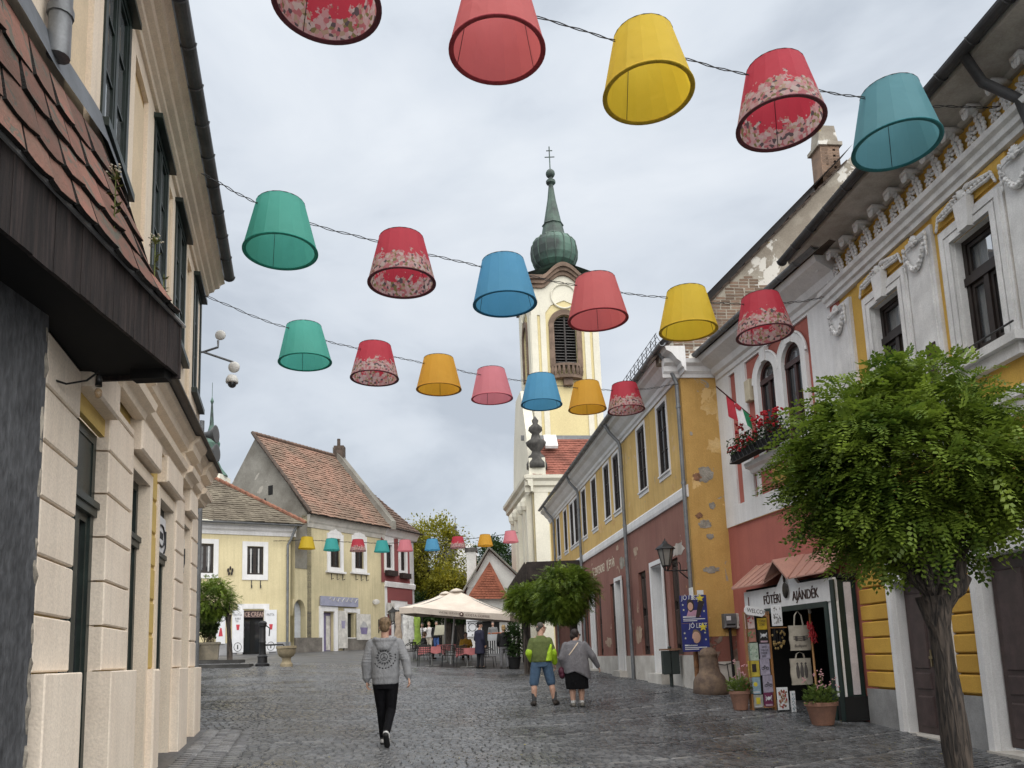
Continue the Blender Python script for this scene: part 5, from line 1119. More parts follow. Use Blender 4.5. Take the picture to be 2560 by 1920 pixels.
# west gable seen edge-on above the cornice
MB().prism([(.5, zn), (8, zn), (7.0, zn+3.5), (5.2, zn+6.5), (3.0, zn+6.5), (1.5, zn+3.5)], -.6, 0, NS_.P).build('facade_gable', CHW, church)
A, B_ = P(.0, .3, zn+.15), P(9, .3, zn+.15); D_, C_ = P(.9, -2.2, z_(1100)), P(9, -2.2, z_(1100))
dk = MB().add([A, B_, C_, D_], [(0, 1, 2, 3)]).build('nave_roof', M('church red tile', (.29, .105, .075), .9, .2, 1.2, .2, 12), church)
tb = MB(); tilted_tiles(tb, A, B_, C_, D_, 44, 15, .015, .03, .05); tag(tb.build('roof_tiles', M('church red tile', (.29, .105, .075)), dk), kind='stuff')
sk = NF.uz(1375, 1120, -1.3); MB().add([P(sk[0]-.35, -1.0, sk[1]-.1), P(sk[0]+.45, -1.0, sk[1]-.1), P(sk[0]+.45, -1.55, sk[1]+.75), P(sk[0]-.35, -1.55, sk[1]+.75)]+[P(sk[0]-.35, -.9, sk[1]+.05), P(sk[0]+.45, -.9, sk[1]+.05), P(sk[0]+.45, -1.45, sk[1]+.9), P(sk[0]-.35, -1.45, sk[1]+.9)], [(4, 5, 6, 7), (0, 1, 5, 4), (1, 2, 6, 5), (3, 0, 4, 7)]).build('skylight', WHITE, dk)
MB().box(-.2, 9, -2.3, -2.15, z_(1100)-.1, z_(1092), P).build('roof_flashing', GUT, church)
def urn(p, s, name='stone_urn'):
    return MB().lathe([(.6*s, -.3*s), (.6*s, 0), (.5*s, .2*s), (.48*s, .45*s), (.3*s, .6*s), (.25*s, .75*s), (.55*s, 1.1*s), (.6*s, 1.3*s), (.3*s, 1.5*s), (.22*s, 1.8*s), (.42*s, 2.0*s), (.38*s, 2.2*s), (.15*s, 2.4*s), (.2*s, 2.6*s), (0, 2.9*s)], p, 10).build(name, DSTN, church, smooth=True)
p_ = atY(1342, 1160, 47.6); urn(p_, 1.05)
MB().box(p_.x-.5, p_.x+.5, p_.y-.4, p_.y+.6, zn+.1, p_.z+.3).build('urn_plinth', CHW, church)
# ================= SMALL WHITE HOUSE WITH TILED GABLE =================
Yw = 53.0; A4 = atY(1166, 1480, Yw); B4 = atY(1300, 1480, Yw); ap4 = atY(1223, 1376, Yw)
wh4 = thing('white_gabled_house', 'small white house with a red tiled gable and dark doorway behind the cafe', 'house', (A4.x, Yw, 0))
g4 = gz(0, Yw); q = MB(); zl = A4.z-.2; LW = atY(1255, 1640, Yw).x
pts = [(A4.x, g4-.5), (B4.x+1.5, g4-.5), (B4.x+1.5, zl-.6), (ap4.x, ap4.z), (A4.x, zl+.25)]
q.prism(pts, 0, -.3, lambda u, d, z: V(u, Yw-d, z)); q.build('gable_wall', M('rough white wash', (.66, .65, .62), .9, .08, .8, .2, 15), wh4)
tA, tB, tC = atY(1166, 1497, Yw-.5), atY(1273, 1497, Yw-.5), atY(1224, 1404, Yw-.12)
tb = MB(); nr = 15
for j in range(nr):
    t0, t1 = j/nr, (j+1)/nr
    def ed(t): 
        k = t**.8; return tA.lerp(tC, t)+V(.25*math.sin(math.pi*t), 0, 0), tB.lerp(tC, t)-V(.25*math.sin(math.pi*t), 0, 0)
    l0, r0 = ed(t0); l1, r1 = ed(t1); n_ = max(1, int((r0-l0).length/.22))
    for i in range(n_):
        a, b_ = l0.lerp(r0, (i+.04)/n_), l0.lerp(r0, (i+.96)/n_); c_, d_ = l1.lerp(r1, (i+.96)/n_), l1.lerp(r1, (i+.04)/n_); o_ = V(0, -.06, 0)
        tb.add([a+o_, b_+o_, c_, d_, a, b_], [(0, 1, 2, 3), (0, 4, 5, 1)])
dk = MB().add([tA, tB, tC], [(0, 1, 2)]).build('tiled_gable', M('bright red tile', (.36, .125, .075), .9, .15, 2, .2, 12, rnd=.1), wh4); tag(tb.build('gable_tiles', M('bright red tile', (.36, .125, .075)), dk), kind='stuff')
rp_ = [V(ap4.x, Yw-.4, ap4.z+.1), V(ap4.x, Yw+9, ap4.z+.1), V(B4.x+2.2, Yw+9, zl-1.2), V(B4.x+2.2, Yw-.4, zl-1.2), V(A4.x-.3, Yw+9, zl), V(A4.x-.3, Yw-.4, zl)]
MB().add(rp_, [(0, 1, 2, 3), (0, 1, 4, 5)]).build('roof', M('bright red tile', (.36, .125, .075)), wh4)
q = MB()
for a_, b_ in ((rp_[0], rp_[3]), (rp_[0], rp_[5])): q.tube([a_+V(0, -.05, .05), b_+V(0, -.05, .05)], .07, 6)
q.build('verge', GREYPL, wh4)
cA = atY(1169, 1470, Yw+.3); cB = atY(1190, 1380, Yw+.3); ck = MB().box(cA.x, cB.x, Yw-.05, Yw+.6, cA.z, cB.z, ident).build('chimney', M('rough white wash', (.66, .65, .62)), wh4); MB().box(cA.x-.1, cB.x+.1, Yw-.15, Yw+.7, cB.z, cB.z+.25).build('chimney_cap', DSTN, ck)
d0, d1 = atY(1207, 1640, Yw), atY(1248, 1552, Yw); MB().box(d0.x, d1.x, Yw-.03, Yw-.01, g4, d1.z).build('doorway', BLACKIN, wh4)
MB().box(A4.x, B4.x, Yw-.4, Yw-.0, d1.z+.05, d1.z+.4).build('door_canopy', SIGNW, wh4)
s0, s1 = atY(1167, 1592, Yw), atY(1196, 1545, Yw); pn = MB().box(s0.x, s1.x, Yw-.16, Yw-.08, s0.z, s1.z).build('sign_panel', SIGNW, wh4)
q = MB(); cx_, cz_ = (s0.x+s1.x)/2, (s0.z+s1.z)/2
for k in range(16):
    a0, a1 = 2*math.pi*k/16, 2*math.pi*(k+1)/16; q.tube([V(cx_+.25*math.cos(a0), Yw-.17, cz_+.25*math.sin(a0)), V(cx_+.25*math.cos(a1), Yw-.17, cz_+.25*math.sin(a1))], .02, 4)
for k in range(6):
    a0 = k*math.pi/3+.5; q.ell(V(cx_+.42*math.cos(a0)*.7, Yw-.17, cz_+.5*math.sin(a0)), .06, .02, .04, 6, 4)
q.build('sign_emblem', SIGNB, pn)
# distant grey steeple behind
sp_ = atY(1150, 1400, 95); stp = thing('distant_steeple', 'white belfry with grey pointed roof far behind the white house', 'steeple', (sp_.x, 95, 0))
zt = atY(1150, 1385, 95).z; MB().prism([(-1.6, 0), (1.9, 0), (1.9, zt-.6), (1.2, zt+1.2), (-.4, zt+1.2), (-1.6, zt-1.5)], 0, 3, lambda u, d, z: V(sp_.x+u+.5, 95+d, z)).build('belfry', WHITE, stp)
MB().lathe([(2.6, zt-3), (1.6, zt+.4), (.15, zt+3.4), (.3, zt+3.6), (.05, zt+4), (.04, zt+5)], V(sp_.x-.6, 97, 0), 4, rot=.5).build('pointed_roof', M('slate grey roof', (.10, .10, .11), .8, .1), stp)
# copper-roofed belfry behind the cream house corner
sp_ = atY(522, 1200, 85); stp = thing('distant_belfry', 'small white belfry with green copper cap and red shutters far behind the cream house', 'belfry', (sp_.x, 85, 0))
MB().box(sp_.x-1.6, sp_.x+1.0, 85, 87.6, 0, sp_.z+.2).build('belfry_wall', CHW, stp); MB().box(sp_.x-1.9, sp_.x+1.3, 84.7, 88, sp_.z+.1, sp_.z+.7).build('belfry_cornice', CHW, stp)
MB().lathe([(1.9, sp_.z+.7), (1.2, sp_.z+1.6), (.55, sp_.z+3.0), (.9, sp_.z+3.8), (1.0, sp_.z+4.4), (.6, sp_.z+5.2), (.25, sp_.z+6.5), (.1, sp_.z+9), (.2, sp_.z+9.3), (.03, sp_.z+9.8), (.03, sp_.z+11.5)], V(sp_.x-.3, 86.3, 0), 8).build('copper_cap', COP, stp)
MB().box(sp_.x+.15, sp_.x+.55, 84.95, 85, sp_.z-2.4, sp_.z-.3).build('red_shutter', M('dark red shutter', (.2, .02, .03), .6), stp)
# ================= DARK TIMBER AWNING =================
aw_ = thing('timber_awning', 'dark timber awning with slatted edge on posts against the ochre house', 'awning', (1.5, 34, 0))
a0, a1 = V(.55, 33, 5.25), V(-.3, 46, 5.25); TIM = M('dark weathered timber', (.045, .035, .03), .85, .25, 3, .3, 20)
MB().add([a0, V(2.75, 33, 5.25), V(2.0, 41, 5.25), a1]+[p-V(0, 0, .12) for p in (a0, V(2.75, 33, 5.25), V(2.0, 41, 5.25), a1)], [(0, 1, 2, 3), (4, 5, 6, 7), (0, 1, 5, 4), (1, 2, 6, 5), (2, 3, 7, 6), (3, 0, 4, 7)]).build('awning_roof', TIM, aw_)
MB().box(.55, 2.75, 32.95, 33.05, 4.55, 5.28).build('fascia', TIM, aw_)
for i in range(34):
    p = a0.lerp(a1, i/33); MB().box(p.x-.1, p.x-.05, p.y-.05, p.y+.07, p.z-.75, p.z+.02).build('slat', TIM, aw_)
MB().tube([a0-V(.08, 0, .75), a1-V(.08, 0, .75)], .05, 5).build('rail', TIM, aw_)
for i in range(5): p = a0.lerp(a1, i/4); MB().tube([V(p.x, p.y, gz(p.x, p.y)), V(p.x, p.y, 5.2)], .07, 6).build('post', TIM, aw_)
# ================= LAMPSHADES HUNG OVER THE SQUARE =================
LD, LH, LTOP = .97, .69, .66
def shade_mat(name, col, floral=False):
    m = bpy.data.materials.new(name); m.use_nodes = True; nt = m.node_tree; b = nt.nodes['Principled BSDF']; L = nt.links.new; out = nt.nodes['Material Output']
    tc = _n(nt, 'ShaderNodeTexCoord'); cur = None
    nf = _n(nt, 'ShaderNodeTexNoise'); nf.inputs['Scale'].default_value = 5; nf.inputs['Detail'].default_value = 3; L(tc.outputs['Object'], nf.inputs['Vector'])
    rr = _n(nt, 'ShaderNodeValToRGB'); rr.color_ramp.elements[0].color = (*[c*.9 for c in col], 1); rr.color_ramp.elements[1].color = (*col, 1); L(nf.outputs['Fac'], rr.inputs[0]); cur = rr.outputs[0]
    if floral:
        sp = _n(nt, 'ShaderNodeSeparateXYZ'); L(tc.outputs['Object'], sp.inputs[0])
        nb = _n(nt, 'ShaderNodeTexNoise'); nb.inputs['Scale'].default_value = 11; nb.inputs['Detail'].default_value = 5; nb.inputs['Roughness'].default_value = .6; L(tc.outputs['Object'], nb.inputs['Vector'])
        ma = _n(nt, 'ShaderNodeMath'); ma.operation = 'MULTIPLY_ADD'; ma.inputs[1].default_value = -1.45; ma.inputs[2].default_value = .50; L(sp.outputs['Z'], ma.inputs[0])   # more flowers lower down
        ad = _n(nt, 'ShaderNodeMath'); ad.operation = 'ADD'; L(ma.outputs[0], ad.inputs[0]); L(nb.outputs['Fac'], ad.inputs[1])
        mk = _n(nt, 'ShaderNodeValToRGB'); mk.color_ramp.elements[0].position = .60; mk.color_ramp.elements[1].position = .63; L(ad.outputs[0], mk.inputs[0])
        vo = _n(nt, 'ShaderNodeTexVoronoi'); vo.inputs['Scale'].default_value = 27; L(tc.outputs['Object'], vo.inputs['Vector'])
        fc = _n(nt, 'ShaderNodeValToRGB'); fc.color_ramp.interpolation = 'CONSTANT'; els = fc.color_ramp.elements
        els[0].position = 0; els[0].color = (.72, .40, .40, 1); els[1].position = .22; els[1].color = (.74, .62, .58, 1)
        for p_, c_ in ((.40, (.62, .22, .24)), (.55, (.74, .50, .50)), (.72, (.30, .26, .12)), (.80, (.60, .45, .33)), (.93, (.16, .13, .14))): e = els.new(p_); e.color = (*c_, 1)
        sh = _n(nt, 'ShaderNodeSeparateColor'); L(vo.outputs['Color'], sh.inputs[0]); L(sh.outputs[0], fc.inputs[0])
        vd = _n(nt, 'ShaderNodeMapRange'); vd.inputs['From Min'].default_value = 0; vd.inputs['From Max'].default_value = .045; vd.inputs['To Min'].default_value = 1.2; vd.inputs['To Max'].default_value = .75; L(vo.outputs['Distance'], vd.inputs['Value'])
        mu = _n(nt, 'ShaderNodeMixRGB'); mu.blend_type = 'MULTIPLY'; mu.inputs[0].default_value = 1; L(fc.outputs[0], mu.inputs[1]); L(vd.outputs[0], mu.inputs[2])
        mm = _n(nt, 'ShaderNodeMixRGB'); L(mk.outputs[0], mm.inputs[0]); L(cur, mm.inputs[1]); L(mu.outputs[0], mm.inputs[2]); cur = mm.outputs[0]
    L(cur, b.inputs['Base Color']); b.inputs['Roughness'].default_value = .6; b.inputs['Specular IOR Level'].default_value = .35
    wv = _n(nt, 'ShaderNodeTexNoise'); wv.inputs['Scale'].default_value = 220; wv.inputs['Detail'].default_value = 2; L(tc.outputs['Object'], wv.inputs['Vector'])
    wr = _n(nt, 'ShaderNodeTexNoise'); wr.inputs['Scale'].default_value = 3.2; wr.inputs['Distortion'].default_value = 1.0; L(tc.outputs['Object'], wr.inputs['Vector'])
    bw = _n(nt, 'ShaderNodeBump'); bw.inputs['Strength'].default_value = .25; bw.inputs['Distance'].default_value = .05; L(wr.outputs['Fac'], bw.inputs['Height'])
    bq = _n(nt, 'ShaderNodeBump'); bq.inputs['Strength'].default_value = .2; bq.inputs['Distance'].default_value = .004; L(wv.outputs['Fac'], bq.inputs['Height']); L(bw.outputs[0], bq.inputs['Normal']); L(bq.outputs[0], b.inputs['Normal'])
    tl = _n(nt, 'ShaderNodeBsdfTranslucent'); L(cur, tl.inputs['Color']); ms = _n(nt, 'ShaderNodeMixShader'); ms.inputs[0].default_value = .58
    L(b.outputs[0], ms.inputs[1]); L(tl.outputs[0], ms.inputs[2]); L(ms.outputs[0], out.inputs['Surface'])
    return m
SH = {'green': shade_mat('green shade cloth', (.12, .50, .41)), 'floral': shade_mat('red floral shade cloth', (.56, .055, .085), True), 'blue': shade_mat('blue shade cloth', (.12, .39, .60)),
      'salmon': shade_mat('salmon shade cloth', (.66, .17, .17)), 'yellow': shade_mat('yellow shade cloth', (.76, .56, .05)), 'teal': shade_mat('grey teal shade cloth', (.15, .36, .41)),
      'orange': shade_mat('orange shade cloth', (.72, .40, .045)), 'pink': shade_mat('pink shade cloth', (.72, .27, .31)), 'aqua': shade_mat('aqua shade cloth', (.07, .43, .41))}
DIM = {'green': (.02, .22, .17), 'floral': (.10, .03, .04), 'blue': (.02, .13, .23), 'salmon': (.26, .035, .045), 'yellow': (.42, .29, .02), 'teal': (.02, .13, .15), 'orange': (.36, .18, .02), 'pink': (.42, .10, .13), 'aqua': (.02, .2, .2)}  # hem colours darkened to stand for the shade on its downward face
HEM = {k: M('shaded hem '+k, tuple(min(1, q*1.35) for q in c), .8, .1, 12) for k, c in DIM.items()}
WIRE = M('black hanging cable', (.015, .015, .016), .6)
LM = {}
def shade_mesh(k):
    if k in LM: return LM[k]
    rb, rt = LD/2, LD/2*LTOP; n = 16; b = MB()
    for i in range(n):                         # lightly faceted cloth cone, double-walled at the hem
        a0, a1 = 2*math.pi*i/n, 2*math.pi*(i+1)/n; K_ = 4
        for j in range(K_):
            s0, s1 = a0+(a1-a0)*j/K_, a0+(a1-a0)*(j+1)/K_
            def rr(a, r): 
                x = (a-a0)/(a1-a0); return r*(1-.012*4*x*(1-x))
            b.add([V(math.cos(s0)*rr(s0, rb), math.sin(s0)*rr(s0, rb), 0), V(math.cos(s1)*rr(s1, rb), math.sin(s1)*rr(s1, rb), 0), V(math.cos(s1)*rr(s1, rt), math.sin(s1)*rr(s1, rt), LH), V(math.cos(s0)*rr(s0, rt), math.sin(s0)*rr(s0, rt), LH)], [(0, 1, 2, 3)])
    me = b.mesh('shade_cloth'); me.materials.append(SH[k])
    bm = bmesh.new(); bm.from_mesh(me); bmesh.ops.remove_doubles(bm, verts=bm.verts, dist=1e-4); bm.to_mesh(me); bm.free()
    me.polygons.foreach_set('use_smooth', [True]*len(me.polygons))
    try: me.set_sharp_from_angle(angle=R(8))
    except Exception: pass
    h = MB(); n = 48; prof = [(rb+.003, .0), (rb+.003, .010), (rb-.012, .014), (rb-.048, .014), (rb-.048, .004), (rb-.02, -.003)]
    for (r, z) in prof: h.v += [V(math.cos(2*math.pi*i/n)*r, math.sin(2*math.pi*i/n)*r, z) for i in range(n)]
    m_ = len(prof); h.f = [(p*n+i, p*n+(i+1) % n, ((p+1) % m_)*n+(i+1) % n, ((p+1) % m_)*n+i) for p in range(m_) for i in range(n)]
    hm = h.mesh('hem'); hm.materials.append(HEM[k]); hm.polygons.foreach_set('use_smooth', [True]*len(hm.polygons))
    w = MB()
    for i in range(3):
        a = 2*math.pi*(i+.25)/3; w.tube([V(math.cos(a)*(rb-.03), math.sin(a)*(rb-.03), .02), V(math.cos(a)*(rt-.012), math.sin(a)*(rt-.012), LH-.01)], .004, 4)
    w.tube([V(math.cos(2*math.pi*i/24)*(rt-.006), math.sin(2*math.pi*i/24)*(rt-.006), LH) for i in range(25)], .008, 5, cap=False)
    for i in range(2): 
        a = math.pi*i/2; w.tube([V(math.cos(a)*rt, math.sin(a)*rt, LH-.01), V(-math.cos(a)*rt, -math.sin(a)*rt, LH-.01)], .005, 4)
    wm = w.mesh('wire_frame'); wm.materials.append(WIRE)
    LM[k] = (me, hm, wm); return LM[k]
S_ = 2560/2212
ROWS = [
 ('nearest string of lampshades', [(706, 12, 263, 'floral', 'large red floral lampshade cut off by the top of the picture'), (1074, 112, 232, 'salmon', 'large salmon red lampshade near the top centre, seen from below'), (1401, 204, 217, 'yellow', 'large bright yellow lampshade in the nearest string'), (1687, 270, 206, 'floral', 'large red floral lampshade between the yellow and grey-teal shades'), (1937, 316, 198, 'teal', 'large grey-teal lampshade against the ornate house eaves')],
  [(-3.1, 3.9, 6.15), None, ('R2o', 2500, 266, .1)]),
 ('second string of lampshades', [(606, 545, 169, 'green', 'green lampshade beside the cream house gutter in the second string'), (868, 613, 156, 'floral', 'red floral lampshade between the green and blue ones in the second string'), (1091, 658, 147, 'blue', 'blue lampshade left of the church tower dome'), (1292, 692, 138, 'salmon', 'salmon pink lampshade overlapping the church belfry'), (1487, 715, 132, 'yellow', 'lemon yellow lampshade before the brick gable'), (1652, 724, 127, 'floral', 'red floral lampshade above the paired arched windows')],
  [('LF', 503, 434, .5), None, ('R2o', 2062, 742, .12)]),
 ('third string of lampshades', [(659, 783, 119, 'green', 'green lampshade at the left end of the third string'), (809, 818, 109, 'floral', 'red floral lampshade second from left in the third string'), (948, 842, 102, 'orange', 'amber yellow lampshade left of the church in the third string'), (1063, 862, 94, 'pink', 'pink lampshade just left of the church tower'), (1170, 875, 93, 'blue', 'blue lampshade before the church tower below the belfry'), (1269, 885, 86, 'orange', 'amber yellow lampshade before the lower church tower'), (1353, 887, 84, 'floral', 'red floral lampshade at the gutter of the ochre house')],
  [('LF', 508, 738, .1), None, ('R1', 1697, 960, .2)]),
 ('far string of lampshades', [(x/S_, y/S_, w/S_, k, l) for x, y, w, k, l in [(767, 1372, 42, 'yellow', 'small far yellow lampshade, leftmost, before the yellow houses'), (829, 1376, 41, 'aqua', 'small far aqua lampshade over the gabled house window, second from left'), (895, 1378, 41, 'floral', 'small far red lampshade over the second gabled house window'), (955, 1380, 40, 'aqua', 'small far aqua lampshade beside the corner downpipe'), (1013, 1378, 40, 'pink', 'small far pink lampshade before the red and white house'), (1081, 1376, 40, 'blue', 'small far blue lampshade before the yellow-green tree'), (1145, 1370, 40, 'floral', 'small far red lampshade before the distant steeple'), (1213, 1365, 40, 'orange', 'small far amber lampshade before the dark tree'), (1277, 1356, 40, 'pink', 'small far pink lampshade nearest the church wall, rightmost')]],
  [(-13.6, 45.0, 8.4), None, (.35, 46.5, 8.6)]),
]
FRS = {'R1': R1, 'R2o': R2o, 'LF': LF}
def end_pt(e):
    if isinstance(e[0], str): fr = FRS[e[0]]; u, z = fr.uz(e[1], e[2], e[3]); return fr.P(u, e[3], z)
    return V(*e)
for ri, (grp, lamps, ends) in enumerate(ROWS):
    anchors = [end_pt(ends[0])]; rs = random.Random(40+ri)
    for (x, y, w, k, lab) in lamps:
        Y = F*LD/(w*S_)
        if ri == 3: Y = min(Y, 46.0)
        c = atY(x*S_, y*S_, Y)
        sc = 1.0 if ri < 3 else (w*S_)*Y/F/LD
        t = thing('lampshade', lab, 'lampshade', c, rs.uniform(0, 6.28), grp); t.scale = (sc,)*3
        t.rotation_euler = (rs.uniform(-.03, .03), rs.uniform(-.03, .03), rs.uniform(0, 6.28))
        me, hm, wm = shade_mesh(k); link('shade_cloth', me, t); link('hem', hm, t); link('wire_frame', wm, t)
        anchors.append(c+V(0, 0, LH*.80*sc))
    anchors.append(end_pt(ends[2]))
    cb = MB()
    for s in range(2):
        pts = []; ph = 0
        for i in range(len(anchors)-1):
            a, b_ = anchors[i], anchors[i+1]; n = 22
            for j in range(n):
                q = j/n; p = a.lerp(b_, q); sag = -.04*math.sin(math.pi*q)*(b_-a).length*.35
                wv = .02*math.sin(ph*1.1+s*2.6) if 0 < j else 0; ph += 1
                pts.append(p+V(0, wv*.4, sag+wv+.008*math.sin(ph*.37)))
        pts.append(anchors[-1]); cb.tube(pts, .0055 if ri < 3 else .011, 5)
    tag(cb.build('cable', WIRE, None, loc=anchors[0]), ['twisted black cable carrying the nearest lampshades', 'twisted black cable carrying the second lampshade string', 'twisted black cable carrying the third lampshade string', 'thin cable carrying the far small lampshades'][ri], 'cable', 'cables of the lampshade strings')
# ================= TREES AND PLANTS =================
def leaf_mat(name, c1, c2, trans=.35):
    m = bpy.data.materials.new(name); m.use_nodes = True; nt = m.node_tree; b = nt.nodes['Principled BSDF']; L = nt.links.new; out = nt.nodes['Material Output']
    g = _n(nt, 'ShaderNodeNewGeometry'); nz = _n(nt, 'ShaderNodeTexNoise'); nz.inputs['Scale'].default_value = 1.6; nz.inputs['Detail'].default_value = 3; L(g.outputs['Position'], nz.inputs['Vector'])
    mx = _n(nt, 'ShaderNodeMixRGB'); mx.inputs[1].default_value = (*c1, 1); mx.inputs[2].default_value = (*c2, 1)
    ad = _n(nt, 'ShaderNodeMath'); ad.operation = 'MULTIPLY_ADD'; ad.inputs[1].default_value = .4; L(g.outputs['Random Per Island'], ad.inputs[0])
    mr = _n(nt, 'ShaderNodeMapRange'); mr.inputs['From Min'].default_value = .35; mr.inputs['From Max'].default_value = .65; mr.inputs['To Max'].default_value = .7; L(nz.outputs['Fac'], mr.inputs['Value']); L(mr.outputs[0], ad.inputs[2]); L(ad.outputs[0], mx.inputs[0])
    L(mx.outputs[0], b.inputs['Base Color']); b.inputs['Roughness'].default_value = .5; b.inputs['Specular IOR Level'].default_value = .35
    tl = _n(nt, 'ShaderNodeBsdfTranslucent'); L(mx.outputs[0], tl.inputs['Color']); ms = _n(nt, 'ShaderNodeMixShader'); ms.inputs[0].default_value = trans; L(b.outputs[0], ms.inputs[1]); L(tl.outputs[0], ms.inputs[2]); L(ms.outputs[0], out.inputs['Surface'])
    return m
ROB = leaf_mat('acacia leaf', (.026, .068, .010), (.21, .285, .036), .33); YGR = leaf_mat('yellow green leaf', (.12, .135, .014), (.36, .325, .034)); DKG = leaf_mat('dark green leaf', (.018, .045, .014), (.05, .09, .022))
OLE = leaf_mat('oleander leaf', (.05, .10, .03), (.14, .19, .06))
def bark_mat():
    m = bpy.data.materials.new('furrowed bark'); m.use_nodes = True; nt = m.node_tree; b = nt.nodes['Principled BSDF']; L = nt.links.new
    tc = _n(nt, 'ShaderNodeTexCoord'); mp = _n(nt, 'ShaderNodeMapping'); mp.inputs['Scale'].default_value = (22, 22, 2.2); L(tc.outputs['Object'], mp.inputs[0])
    nz = _n(nt, 'ShaderNodeTexNoise'); nz.inputs['Scale'].default_value = 1; nz.inputs['Detail'].default_value = 7; nz.inputs['Distortion'].default_value = 1.2; L(mp.outputs[0], nz.inputs['Vector'])
    r = _n(nt, 'ShaderNodeValToRGB'); r.color_ramp.elements[0].position = .36; r.color_ramp.elements[0].color = (.010, .008, .007, 1); r.color_ramp.elements[1].position = .66; r.color_ramp.elements[1].color = (.085, .066, .052, 1); L(nz.outputs['Fac'], r.inputs[0]); L(r.outputs[0], b.inputs['Base Color']); b.inputs['Roughness'].default_value = .9
    bp = _n(nt, 'ShaderNodeBump'); bp.inputs['Strength'].default_value = 1; bp.inputs['Distance'].default_value = .05; L(nz.outputs['Fac'], bp.inputs['Height']); L(bp.outputs[0], b.inputs['Normal']); return m
BARK = bark_mat()
def leaves_mesh(name, pos, out, size, mat, parent, pinnate=0, seed=1, droop=.5):
    """many leaves as one mesh: pos = attachment points, out = outward directions; pinnate>0 gives that many leaflet pairs"""
    rs = np.random.RandomState(seed); n = len(pos); loc = np.array(rootloc(parent)); pos = np.asarray(pos)-loc; out = np.asarray(out, float)
    d = (out*np.array([1, 1, .4]) if pinnate else out) + rs.normal(0, .38, (n, 3)); d[:, 2] -= droop*rs.uniform(.3, 1.3, n); d /= np.linalg.norm(d, axis=1)[:, None]+1e-9
    up = np.tile([0, 0, 1.0], (n, 1)) + rs.normal(0, .26, (n, 3)); s = np.cross(d, up); s /= np.linalg.norm(s, axis=1)[:, None]+1e-9; nn = np.cross(s, d)
    V_, F_ = [], []
    def quad(base, axis, side, l, w):
        b = sum(len(q) for q in V_); tip = base+axis*l[:, None]; mid = base+axis*(l*.5)[:, None]
        v = np.stack([base, mid+side*w[:, None], tip, mid-side*w[:, None]], 1).reshape(-1, 3); V_.append(v)
        F_.append(np.arange(len(v)).reshape(-1, 4)+b)
    L_ = size*rs.uniform(.7, 1.25, n)
    if pinnate:
        for k in range(pinnate):
            t = (k+1)/(pinnate+.6); base = pos + d*(L_*t)[:, None] - np.array([0, 0, 1])*(L_*.28*t*t)[:, None]
            for sg in (-1, 1):
                ax = s*sg*.93 + d*.38 - nn*.12*rs.uniform(0, 1.6, n)[:, None] + rs.normal(0, .12, (n, 3)); ax /= np.linalg.norm(ax, axis=1)[:, None]
                sd = np.cross(ax, nn); sd /= np.linalg.norm(sd, axis=1)[:, None]+1e-9
                ll = L_*.28*rs.uniform(.8, 1.15, n)*(1.0-.25*abs(t-.45)); quad(base, ax, sd, ll, ll*.33)
        base = pos + d*L_[:, None] - np.array([0, 0, 1])*(L_*.28)[:, None]; quad(base, d, s, L_*.24, L_*.065)
    else:
        quad(pos, d, s, L_, L_*rs.uniform(.22, .38, n))
    vv = np.concatenate(V_); ff = np.concatenate(F_); me = bpy.data.meshes.new(name); me.vertices.add(len(vv)); me.vertices.foreach_set('co', vv.ravel().astype(np.float32))
    me.loops.add(ff.size); me.loops.foreach_set('vertex_index', ff.ravel().astype(np.int32)); me.polygons.add(len(ff)); me.polygons.foreach_set('loop_start', np.arange(0, ff.size, 4, dtype=np.int32)); me.polygons.foreach_set('loop_total', np.full(len(ff), 4, np.int32)); me.update(); me.materials.append(mat)
    return link(name, me, parent)
def crown_points(c, r, n, seed, clumps=40, inner=.25, jit=.24, flat=0.0):
    """points gathered in clumps through an ellipsoid so that the crown has gaps and lobes"""
    rs = np.random.RandomState(seed); c = np.array(c); r = np.array(r)
    q = rs.normal(0, 1, (clumps, 3)); q /= np.linalg.norm(q, axis=1)[:, None]; cc = q*(rs.uniform(inner, 1.0, clumps)**.35*.88)[:, None]
    k = rs.randint(0, clumps, n); p = cc[k] + rs.normal(0, jit, (n, 3))*rs.uniform(.6, 1.2, clumps)[k][:, None]
    ln = np.linalg.norm(p, axis=1); p[ln > 1.12] *= (1.12/ln[ln > 1.12])[:, None]
    out = p + .6*(p-cc[k]); out /= np.linalg.norm(out, axis=1)[:, None]+1e-9
    t_ = np.clip(-p[:, 2], 0, 1.2); p[:, :2] *= (1-.34*t_**1.5)[:, None]; p[:, 2] = np.where(p[:, 2] < -.72, -.72+(p[:, 2]+.72)*.45, p[:, 2])
    return c+p*r, out, c+cc*r
